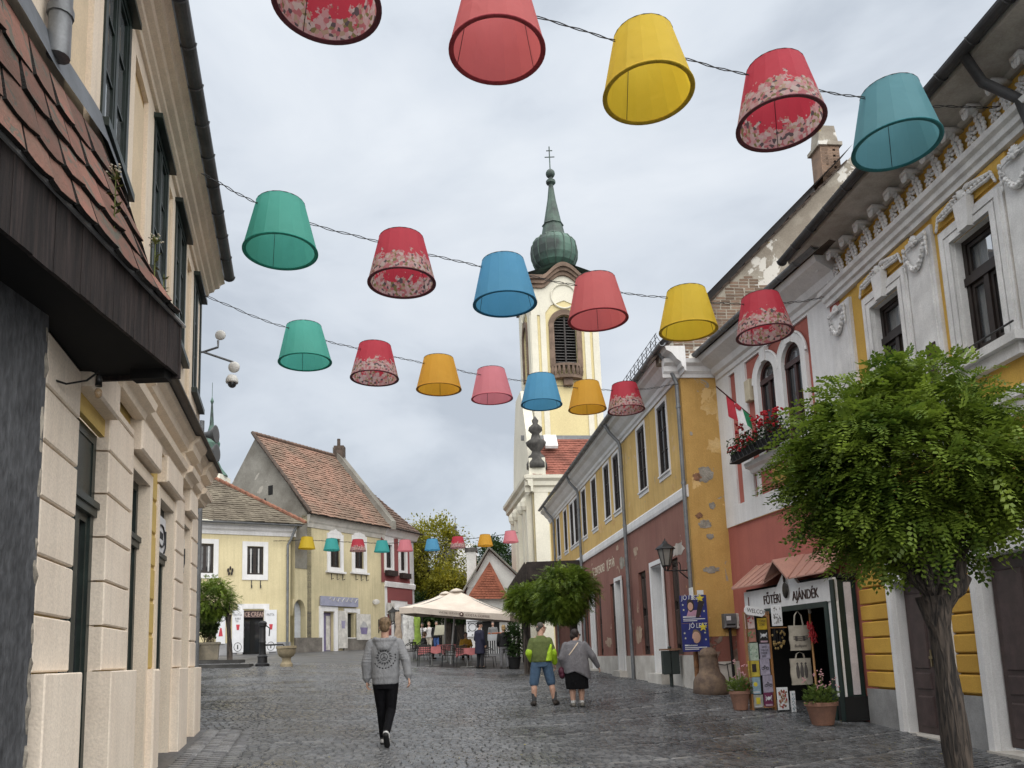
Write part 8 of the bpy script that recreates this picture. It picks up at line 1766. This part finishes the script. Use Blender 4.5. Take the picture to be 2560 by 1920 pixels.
def p_hoodie(t):
    hd = V(0, .02, 1.655); b = MB(); q = head(b, hd, -.12); cap(b, (0, -.005, 1.42), (0, .01, 1.60), .058, .055)
    torso(b, [(.86, .15, .10, 0, 0), (1.0, .145, .095, 0, 0), (1.15, .14, .095, 0, 0), (1.3, .17, .105, 0, 0), (1.42, .15, .085, 0, 0), (1.47, .07, .06, 0, 0)])
    aL = [(-.19, 0, 1.41), (-.27, -.03, 1.14), (-.265, .03, .90)]; aR = [(.19, 0, 1.41), (.30, -.06, 1.16), (.335, -.10, .93)]
    for a, sd in ((aL, -1), (aR, 1)):
        cap(b, a[0], a[1], .05, .042); cap(b, a[1], a[2], .04, .028); hand(b, a[2], Vector(a[2])-Vector(a[1]), sd, 1.0, .7)
    lL = [(-.085, 0, .9), (-.075, .10, .50), (-.06, .16, .10)]; lR = [(.085, 0, .9), (.07, .03, .49), (.035, -.28, .20)]
    for l, toe in ((lL, (-.06, .32, .045)), (lR, (.035, -.20, .055))): cap(b, l[0], l[1], .085, .055); cap(b, l[1], l[2], .055, .035); cap(b, l[2], toe, .036, .028)
    union('body', b, .008, SKIN, t, 2); eyes(q, t)
    b = MB(); b.ell(hd+V(0, -.02, .045), .087, .098, .092, 18, 12); b.ell(hd+V(0, .03, .085), .075, .075, .06, 14, 8); b.ell(hd+V(0, -.06, -.01), .07, .06, .075, 14, 10)
    for k in range(40):
        a = random.uniform(0, 6.28); e = random.uniform(.5, 1.4); p = hd+V(math.cos(a)*.08*math.sin(e), -.02+math.sin(a)*.09*math.sin(e), .045+.09*math.cos(e)); b.ell(p, .018, .018, .012, 6, 4)
    union('hair', b, .009, BLOND, t, 2)
    b = MB(); torso(b, [(.845, .182, .125, 0, 0), (.86, .186, .130, 0, 0), (.92, .190, .134, 0, 0), (.95, .198, .142, 0, 0), (1.1, .20, .142, 0, 0), (1.28, .215, .145, -.005, 0), (1.38, .215, .13, -.01, 0), (1.45, .15, .095, -.01, 0), (1.49, .085, .08, -.005, 0)])
    for a in (aL, aR): cap(b, a[0], a[1], .078, .068); cap(b, a[1], Vector(a[1]).lerp(Vector(a[2]), .86), .068, .055); m_ = Vector(a[1]).lerp(Vector(a[2]), .80); b.ell(m_, .066, .064, .05, 10, 8); cap(b, Vector(a[1]).lerp(Vector(a[2]), .88), a[2], .040, .038)
    # hood lying on the shoulders
    for k in range(13):
        a = math.pi*(.02+.96*k/12); c_ = V(.135*math.cos(a), -.02-.105*math.sin(a), 1.475-.02*math.sin(a)); b.ell(c_, .046, .044, .040, 8, 6); c2 = V(.115*math.cos(a), -.035-.095*math.sin(a), 1.43-.035*math.sin(a)); b.ell(c2, .05, .045, .055, 8, 6)
    for k in range(9):
        a = math.pi*(.15+.7*k/8); b.ell(V(.07*math.cos(a), -.10-.05*math.sin(a), 1.36), .045, .038, .05, 8, 6)
    rs = random.Random(3)
    for k in range(16):                          # creases
        break
    for a in (aL, aR):
        for k in range(5): m_ = Vector(a[0]).lerp(Vector(a[1]), .3+.15*k); b.ell(m_+V(0, -.02, 0), .07, .062, .02, 10, 6)
    ho = union('hoodie', b, .009, GREYH, t, 3)
    b = MB(); torso(b, [(.78, .155, .115, 0, 0), (.88, .170, .118, 0, 0), (.93, .165, .115, 0, 0)])
    for l in (lL, lR): cap(b, (l[0][0]*1.05, 0, .86), l[1], .100, .070); cap(b, l[1], l[2], .070, .050); 
    for l in (lL, lR):
        for k in range(4): m_ = Vector(l[1]).lerp(Vector(l[2]), .55+.12*k); b.ell(m_, .06, .062, .018, 10, 6)
    union('trousers', b, .010, BLKD, t, 2)
    for (an, toe, nm) in ((lL[2], V(-.06, .30, .035), 0), (lR[2], V(.035, -.19, .05), 1)):
        an = Vector(an); heel = an+(V(0, -.06, -.05) if nm == 0 else V(0, -.075, .0)); b = MB(); cap(b, heel, toe, .043, .045, 10); cap(b, an, heel.lerp(toe, .4), .045, .05, 10); o = union('shoe', b, .008, SHW, t, 2)
        b = MB(); dn = V(0, 0, -.026) if nm == 0 else V(0, -.03, -.022); cap(b, heel+dn, toe+dn, .040, .044, 10); union('sole', b, .008, RUB, o, 1)
        b = MB(); b.ell(heel.lerp(toe, .08)+V(0, -.012, .03), .038, .03, .03, 10, 6); union('heel_patch', b, .008, RUB, o, 1)
    # sun and peace print on the back, laid on the cloth
    from mathutils.bvhtree import BVHTree
    bv = BVHTree.FromPolygons([v.co.copy() for v in ho.data.vertices], [tuple(p.vertices) for p in ho.data.polygons])
    def onb(x, z):
        h = bv.ray_cast(V(x, -1, z), V(0, 1, 0)); return (h[0] if h[0] is not None else V(x, -.14, z))+V(0, -.003, 0)
    INK = M('black ink', (.02, .02, .022), .8); q2 = MB(); cx, cz = .0, 1.225
    def poly(pts): q2.add([onb(cx+x*1.3, cz+z*1.3) for x, z in pts], [tuple(range(len(pts)))])
    for k in range(16):                          # split rays
        a = 2*math.pi*k/16; r1 = .105 if k % 2 == 0 else .088; w_ = .13
        for sgn in (1,): poly([(.052*math.cos(a), .052*math.sin(a)), (.072*math.cos(a+w_*1.2), .072*math.sin(a+w_*1.2)), (r1*math.cos(a), r1*math.sin(a))])
        poly([(.052*math.cos(a+.2), .052*math.sin(a+.2)), (.07*math.cos(a+.26), .07*math.sin(a+.26)), (.09*math.cos(a+.2), .09*math.sin(a+.2)), (.068*math.cos(a+.15), .068*math.sin(a+.15))])
    def ring(r, w_, a0=0, a1=2*math.pi, n=28):
        for i in range(n): b0, b1 = a0+(a1-a0)*i/n, a0+(a1-a0)*(i+1)/n; poly([(r*math.cos(b0), r*math.sin(b0)), (r*math.cos(b1), r*math.sin(b1)), ((r+w_)*math.cos(b1), (r+w_)*math.sin(b1)), ((r+w_)*math.cos(b0), (r+w_)*math.sin(b0))])
    ring(.034, .006); poly([(-.003, -.034), (.003, -.034), (.003, .034), (-.003, .034)])
    for s_ in (-1, 1): poly([(0, .0), (s_*.006, .0), (s_*.027, -.022), (s_*.022, -.027)])
    for k in range(11): a = -2.6+k*.27; ring(.115, .012, a, a+.15, 3)
    q2.build('sun_print', INK, ho)
build_local(p_hoodie, 'person in grey hoodie with black sun print and black trousers walking away', 966, 1866, .05, .985)
# --- man in green jacket and denim shorts ---
GJ = M('olive fleece', (.115, .145, .045), .9, .1, 12, .2, 120, folds=.35); LJ = M('lime shell', (.36, .56, .02), .6, .08, 8, .1, 60, folds=.5); DEN = M('blue denim', (.07, .125, .20), .85, .12, 14, .2, 120, col2=(.05, .09, .15), folds=.35); GHAIR = M('cropped grey hair', (.10, .09, .08), .8, .2, 40, .4, 120); SOCK = M('grey sock', (.07, .075, .08), .9); TRAIN = M('brown black trainer', (.045, .032, .025), .7, .3, 14)
def p_green(t):
    hd = V(.03, .03, 1.615); b = MB(); q = head(b, hd, -1.15); cap(b, (0, -.01, 1.40), (.015, .015, 1.56), .066, .062)
    torso(b, [(.84, .17, .12, 0, 0), (1.0, .175, .13, 0, 0), (1.2, .18, .13, 0, 0), (1.35, .19, .12, 0, 0), (1.44, .12, .08, 0, 0)])
    aL = [(-.18, 0, 1.35), (-.27, -.05, 1.09), (-.19, .10, .93)]; aR = [(.18, 0, 1.35), (.265, -.04, 1.08), (.30, .06, .85)]
    for a, sd in ((aL, -1), (aR, 1)): cap(b, a[0], a[1], .055, .046); cap(b, a[1], a[2], .045, .031); hand(b, a[2], Vector(a[2])-Vector(a[1])+V(0, 0, -.15), sd, 1.05, .6)
    lL = [(-.11, 0, .88), (-.175, .0, .48), (-.19, -.03, .09)]; lR = [(.11, 0, .88), (.19, .02, .48), (.245, .0, .09)]
    for l, toe in ((lL, (-.21, .14, .04)), (lR, (.32, .15, .04))): cap(b, l[0], l[1], .095, .062); m_ = Vector(l[1]).lerp(Vector(l[2]), .35)+V(0, -.02, 0); cap(b, l[1], m_, .06, .064); cap(b, m_, l[2], .064, .040); cap(b, l[2], toe, .04, .032)
    union('body', b, .008, SKIN, t, 2); eyes(q, t)
    b = MB(); b.ell(q(0, -.022, .045), .08, .09, .084, 16, 12); b.ell(q(0, -.06, -.02), .066, .05, .06, 12, 8); union('hair', b, .009, GHAIR, t, 2)
    b = MB()
    for e in (-1, 1): b.tube([q(e*.082, -.01, .008), q(e*.07, .085, .008)], .004, 5); b.tube([q(e*.035+.026*math.cos(k*.524), .096, .004+.018*math.sin(k*.524)) for k in range(13)], .004, 5)
    b.build('glasses', M('dark red glasses', (.08, .02, .02), .4), t)
    b = MB(); torso(b, [(.90, .205, .155, 0, 0), (.93, .222, .17, 0, 0), (1.05, .228, .175, 0, 0), (1.2, .222, .16, 0, 0), (1.33, .212, .14, 0, 0), (1.41, .145, .10, 0, 0), (1.46, .085, .085, 0, 0)])
    for a in (aL, aR): cap(b, a[0], a[1], .076, .066); cap(b, a[1], Vector(a[1]).lerp(Vector(a[2]), .9), .066, .052)
    j = union('jacket', b, .011, GJ, t, 3)
    # lime panels: right back panel and both lower sleeves
    b = MB(); torso(b, [(.915, .10, .155, -.022, .128), (.93, .11, .160, -.022, .124), (1.1, .075, .158, -.022, .160), (1.22, .04, .13, -.03, .196), (1.27, .02, .1, -.03, .205)])
    o = union('lime_panel', b, .011, LJ, t, 2)
    for a in (aL, aR):
        b = MB(); cap(b, Vector(a[0]).lerp(Vector(a[1]), .8), a[1], .073, .074); cap(b, a[1], Vector(a[1]).lerp(Vector(a[2]), .84), .074, .06)
        for k in range(3): b.ell(Vector(a[1]).lerp(Vector(a[2]), .2+.22*k), .071, .068, .03, 10, 6)
        union('lime_sleeve', b, .011, LJ, t, 2)
    b = MB(); torso(b, [(.80, .185, .14, 0, 0), (.9, .20, .15, 0, 0), (.95, .2, .15, 0, 0)])
    for l in (lL, lR): cap(b, (l[0][0], 0, .86), Vector(l[1])+V(0, 0, -.0), .118, .102)
    union('denim_shorts', b, .011, DEN, t, 2)
    for l, toe in ((lL, V(-.205, .13, .04)), (lR, V(.33, .13, .04))):
        an = Vector(l[2]); b = MB(); cap(b, an+V(0, 0, .01), an+V(0, 0, .16), .048, .054); union('sock', b, .01, SOCK, t, 1)
        b = MB(); hl = V(an.x, an.y-.06, .045); cap(b, hl, toe, .046, .05, 10); cap(b, an-V(0, 0, .0), hl.lerp(toe, .4), .052, .052); union('shoe', b, .01, TRAIN, t, 1)
build_local(p_green, 'person in olive and lime jacket and denim shorts, looking right', 1358, 1765, .12, .985)
# --- woman in grey cardigan ---
CARD = M('grey knit cardigan', (.155, .15, .16), .9, .1, 10, .35, 150, col2=(.125, .12, .13), folds=.35); BSK = M('black skirt', (.006, .006, .007), .9, bump=.1, folds=.5, spec=.15); DHAIR = M('dark brown hair', (.025, .015, .013), .6, .2, 30, .5, 90); CREAMST = M('cream strap', (.55, .44, .33), .7); PUR = M('burgundy bag', (.08, .012, .03), .6)
def p_woman(t):
    hd = V(.03, .08, 1.47); b = MB(); q = head(b, hd, -1.0, .97); cap(b, (0, .03, 1.28), (.02, .06, 1.43), .06, .055)
    torso(b, [(.7, .2, .16, 0, 0), (.9, .22, .18, 0, 0), (1.1, .19, .15, .01, 0), (1.25, .18, .11, .03, 0), (1.33, .1, .08, .04, 0)])
    aL = [(-.19, .02, 1.25), (-.29, -.02, 1.0), (-.24, .10, .78)]; aR = [(.19, .02, 1.25), (.35, -.02, 1.02), (.47, .06, .80)]
    for a, sd in ((aL, -1), (aR, 1)): cap(b, a[0], a[1], .056, .046); cap(b, a[1], a[2], .044, .030); hand(b, a[2], Vector(a[2])-Vector(a[1]), sd, .92, .6)
    lL = [(-.1, 0, .8), (-.10, .02, .42), (-.095, -.01, .08)]; lR = [(.1, 0, .8), (.09, .02, .42), (.085, 0, .08)]
    for l, toe in ((lL, (-.11, .12, .04)), (lR, (.12, .12, .04))): cap(b, l[0], l[1], .1, .07); m_ = Vector(l[1]).lerp(Vector(l[2]), .35)+V(0, -.02, 0); cap(b, l[1], m_, .068, .068); cap(b, m_, l[2], .068, .042); cap(b, l[2], toe, .04, .032)
    union('body', b, .008, SKIN, t, 2); eyes(q, t)
    b = MB(); b.ell(q(0, -.02, .045), .09, .10, .092, 16, 12); b.ell(q(0, -.06, -.02), .08, .062, .08, 14, 8); b.ell(q(.06, -.01, -.0), .03, .05, .06, 10, 6); b.ell(q(-.06, -.01, .0), .03, .05, .06, 10, 6); union('hair', b, .009, DHAIR, t, 2)
    b = MB()
    for e in (-1, 1): b.ell(q(e*.033, .09, .004), .026, .008, .02, 10, 6); b.tube([q(e*.08, -.01, .008), q(e*.06, .088, .008)], .004, 5)
    b.build('sunglasses', M('black lens', (.01, .01, .01), .2), t)
    b = MB(); torso(b, [(.36, .235, .19, 0, .01), (.5, .24, .2, 0, 0), (.75, .245, .21, 0, 0), (.92, .225, .19, 0, 0)]); union('skirt', b, .012, BSK, t, 1)
    # cardigan with a dipping hem, longer on the right
    b = MB(); n = 28; rows = [(0, .262, .235, 0), (.2, .262, .232, 0), (.45, .252, .21, .0), (.7, .235, .185, .01), (.88, .22, .145, .02), (.97, .13, .095, .035), (1, .075, .075, .045)]; base = len(b.v)
    for (tt, wx, wy, oy) in rows:
        for i in range(n):
            a = 2*math.pi*i/n; zl = .70-.15*max(0, math.cos(a+.25))**2+.03*math.sin(3*a)+.0; z = zl+(1.36-zl)*tt; fl = 1+.14*(1-tt)*max(0, math.cos(a+.25))+.03*math.sin(5*a)*(1-tt); b.v.append(V(math.cos(a)*wx*fl, oy+math.sin(a)*wy*fl, z))
    for j in range(len(rows)-1): b.f += [(base+j*n+i, base+j*n+(i+1) % n, base+(j+1)*n+(i+1) % n, base+(j+1)*n+i) for i in range(n)]
    b.f.append(tuple(base+i for i in reversed(range(n)))); b.f.append(tuple(base+(len(rows)-1)*n+i for i in range(n)))
    for a in (aL, aR): cap(b, a[0], a[1], .090, .078); cap(b, a[1], Vector(a[1]).lerp(Vector(a[2]), .95), .078, .05)
    ca = union('cardigan', b, .012, CARD, t, 3)
    from mathutils.bvhtree import BVHTree
    bv = BVHTree.FromPolygons([v.co.copy() for v in ca.data.vertices], [tuple(p.vertices) for p in ca.data.polygons]); pts = []
    for k in range(10): x, z = .05-.205*k/9, 1.31-.25*k/9; h = bv.ray_cast(V(x, -1, z), V(0, 1, 0)); pts.append((h[0] if h[0] is not None else V(x, -.1, z))+V(0, -.004, 0))
    MB().tube(pts, .014, 6, sq=.4).build('bag_strap', CREAMST, t)
    b = MB(); b.ell((-.30, .08, .72), .07, .12, .11, 12, 8); b.ell((-.29, .08, .65), .065, .12, .08, 12, 8); union('shoulder_bag', b, .012, PUR, t, 2)
    for l, toe in ((lL, V(-.11, .12, .04)), (lR, V(.12, .12, .04))):
        an = Vector(l[2]); b = MB(); cap(b, an, an+V(0, 0, .05), .052, .05); union('white_sock', b, .01, SHW, t, 1)
        b = MB(); hl = V(an.x, an.y-.06, .042); cap(b, hl, toe, .045, .048, 10); cap(b, an-V(0, 0, .01), hl.lerp(toe, .45), .05, .05); union('shoe', b, .01, M('grey shoe', (.16, .15, .13), .7), t, 1)
build_local(p_woman, 'person in grey cardigan and black skirt with shoulder bag, looking right', 1445, 1768, .05, .985)
# --- simpler figures further off: one recipe, different clothes and poses ---
def figure(t, top, low, hairm, pose='stand', coat=0, yaw=0, shoes=RUB, sleeve=True, skirt=False, armL=None, armR=None, hat=None, vox=.016):
    seat = pose == 'sit'; dz = -.42 if seat else 0; z = lambda v: v+dz
    hd = V(0, .03+(.04 if seat else 0), z(1.60)); b = MB(); q = head(b, hd, yaw, 1.0, -.1 if pose == 'lookdown' else 0); cap(b, (0, 0, z(1.38)), (0, .02, z(1.54)), .058, .054)
    torso(b, [(z(.84), .15, .10, 0, 0), (z(1.1), .14, .1, 0, 0), (z(1.3), .17, .105, 0, 0), (z(1.4), .11, .08, 0, 0)])
    aL = armL or [(-.19, 0, 1.34), (-.24, -.02, 1.08), (-.2, .12, .90)]; aR = armR or [(.19, 0, 1.34), (.24, -.02, 1.08), (.22, .08, .86)]
    aL = [V(*p)+V(0, 0, dz) for p in aL]; aR = [V(*p)+V(0, 0, dz) for p in aR]
    for a, sd in ((aL, -1), (aR, 1)): cap(b, a[0], a[1], .05, .042); cap(b, a[1], a[2], .04, .03); hand(b, a[2], a[2]-a[1], sd, 1.0, .6)
    if seat: lL, lR = [V(-.1, 0, .48), V(-.12, .42, .46), V(-.12, .46, .08)], [V(.1, 0, .48), V(.12, .42, .47), V(.12, .40, .08)]
    elif pose == 'walk': lL, lR = [V(-.09, 0, .86), V(-.09, .16, .47), V(-.08, .20, .08)], [V(.09, 0, .86), V(.08, .05, .46), V(.07, -.22, .12)]
    else: lL, lR = [V(-.09, 0, .86), V(-.12, .02, .47), V(-.13, 0, .08)], [V(.09, 0, .86), V(.11, .02, .47), V(.13, 0, .08)]
    for l in (lL, lR): cap(b, l[0], l[1], .085, .06); cap(b, l[1], l[2], .058, .04); cap(b, l[2], l[2]+V(0, .12, -.035), .04, .032)
    union('body', b, vox*.8, SKIN, t, 1); eyes(q, t)
    b = MB(); b.ell(q(0, -.02, .045), .09, .1, .09, 12, 10); b.ell(q(0, -.055, -.03), .08, .06, .09, 12, 8); union('hair', b, vox*.8, hairm, t, 1)
    if hat: b = MB(); b.ell(q(0, -.01, .075), .1, .115, .07, 12, 8); b.ell(q(0, .09, .045), .07, .07, .015, 10, 6); union('cap', b, vox*.8, hat, t, 1)
    hem = .86-coat; b = MB(); torso(b, [(z(hem) if not seat else .44, .2+coat*.08, .15+coat*.05, 0, 0), (z(.98), .19, .145, 0, 0), (z(1.15), .185, .14, 0, 0), (z(1.3), .205, .135, 0, 0), (z(1.38), .14, .1, 0, 0), (z(1.43), .075, .075, 0, 0)])
    for a in (aL, aR): cap(b, a[0], a[1], .075, .066); cap(b, a[1], a[1].lerp(a[2], .92 if sleeve else .05), .066, .05)
    union('top', b, vox, top, t, 2)
    b = MB(); torso(b, [((z(.78) if not seat else .40), .16, .12, 0, 0), (z(.9) if not seat else .56, .165, .125, 0, 0)])
    for l in (lL, lR): cap(b, l[0], l[1], .098, .075); cap(b, l[1], l[1].lerp(l[2], .93), .074, .056)
    union('trousers', b, vox, low, t, 2)
    for l in (lL, lR): b = MB(); cap(b, V(l[2].x, l[2].y-.06, .045 if not pose == 'walk' else l[2].z-.03), l[2]+V(0, .14, -.035), .045, .044); union('shoe', b, vox, shoes, t, 1)
NAV = M('navy coat', (.014, .014, .035), .8, .1, 8); BLK2 = M('black knit', (.012, .012, .013), .9, .1, 10); GPL = M('grey checked trousers', (.20, .20, .21), .85, .15, 20); YJ = M('yellow jacket', (.55, .30, .03), .7, .1, 8); WT = M('white top', (.62, .60, .58), .85); TANT = M('sand trousers', (.40, .36, .30), .85); BJ = M('blue jeans', (.05, .11, .30), .85, .15, 10); BLONDH = M('curly blond hair', (.42, .28, .12), .7, .2, 20); GRSH = M('grey shirt', (.20, .20, .20), .85)
build_local(lambda t: figure(t, NAV, M('dark trousers', (.016, .016, .02), .85), DHAIR, coat=.32, yaw=-.6, hat=M('black cap', (.012, .012, .012), .8), pose='lookdown'), 'standing person in long navy coat and black cap beside the cafe table', 1201, 1672, -.9, 1.04)
build_local(lambda t: figure(t, BLK2, GPL, BLONDH, yaw=.2, shoes=M('black white trainer', (.05, .05, .05), .6)), 'standing person with curly blond hair, black top and grey trousers by the cafe', 1262, 1672, .2, .98)
build_local(lambda t: figure(t, BLK2, M('dark trousers', (.016, .016, .02), .85), M('brown hair', (.10, .06, .035), .7), 'sit', yaw=.3, sleeve=False), 'seated person in black at the left cafe table', 1060, 1650, -1.2, .98)
build_local(lambda t: figure(t, YJ, BLKD, DHAIR, 'sit', yaw=0, armL=[(-.19, 0, 1.34), (-.26, .06, 1.1), (-.1, .30, 1.12)], armR=[(.19, 0, 1.34), (.26, .06, 1.1), (.1, .28, 1.14)]), 'seated person in yellow jacket at the right cafe table facing the square', 1166, 1652, math.pi, .98)
build_local(lambda t: figure(t, WT, TANT, M('light brown hair', (.22, .14, .08), .7), 'walk', armR=[(.19, 0, 1.34), (.25, .04, 1.1), (.1, .2, 1.3)]), 'far person in white top and sand trousers walking up the lane', 1073, 1602, math.pi, .98, Y=44)
build_local(lambda t: figure(t, BLK2, BJ, GHAIR, 'walk'), 'far person in dark jacket and blue jeans walking up the lane', 1092, 1604, math.pi, 1.0, Y=42.5)
build_local(lambda t: figure(t, M('pale flowered top', (.48, .46, .46), .85, .3, 12), WT, GHAIR, 'walk'), 'far person in pale clothes behind the dark post in the lane', 1056, 1600, math.pi, .95, Y=47)
build_local(lambda t: figure(t, GRSH, BLKD, GHAIR), 'grey-shirted person standing behind the stall in the doorway', 1233, 1600, math.pi, 1.0, Y=46)
# white shirt front under the dark jacket of the far walker is left to the top itself
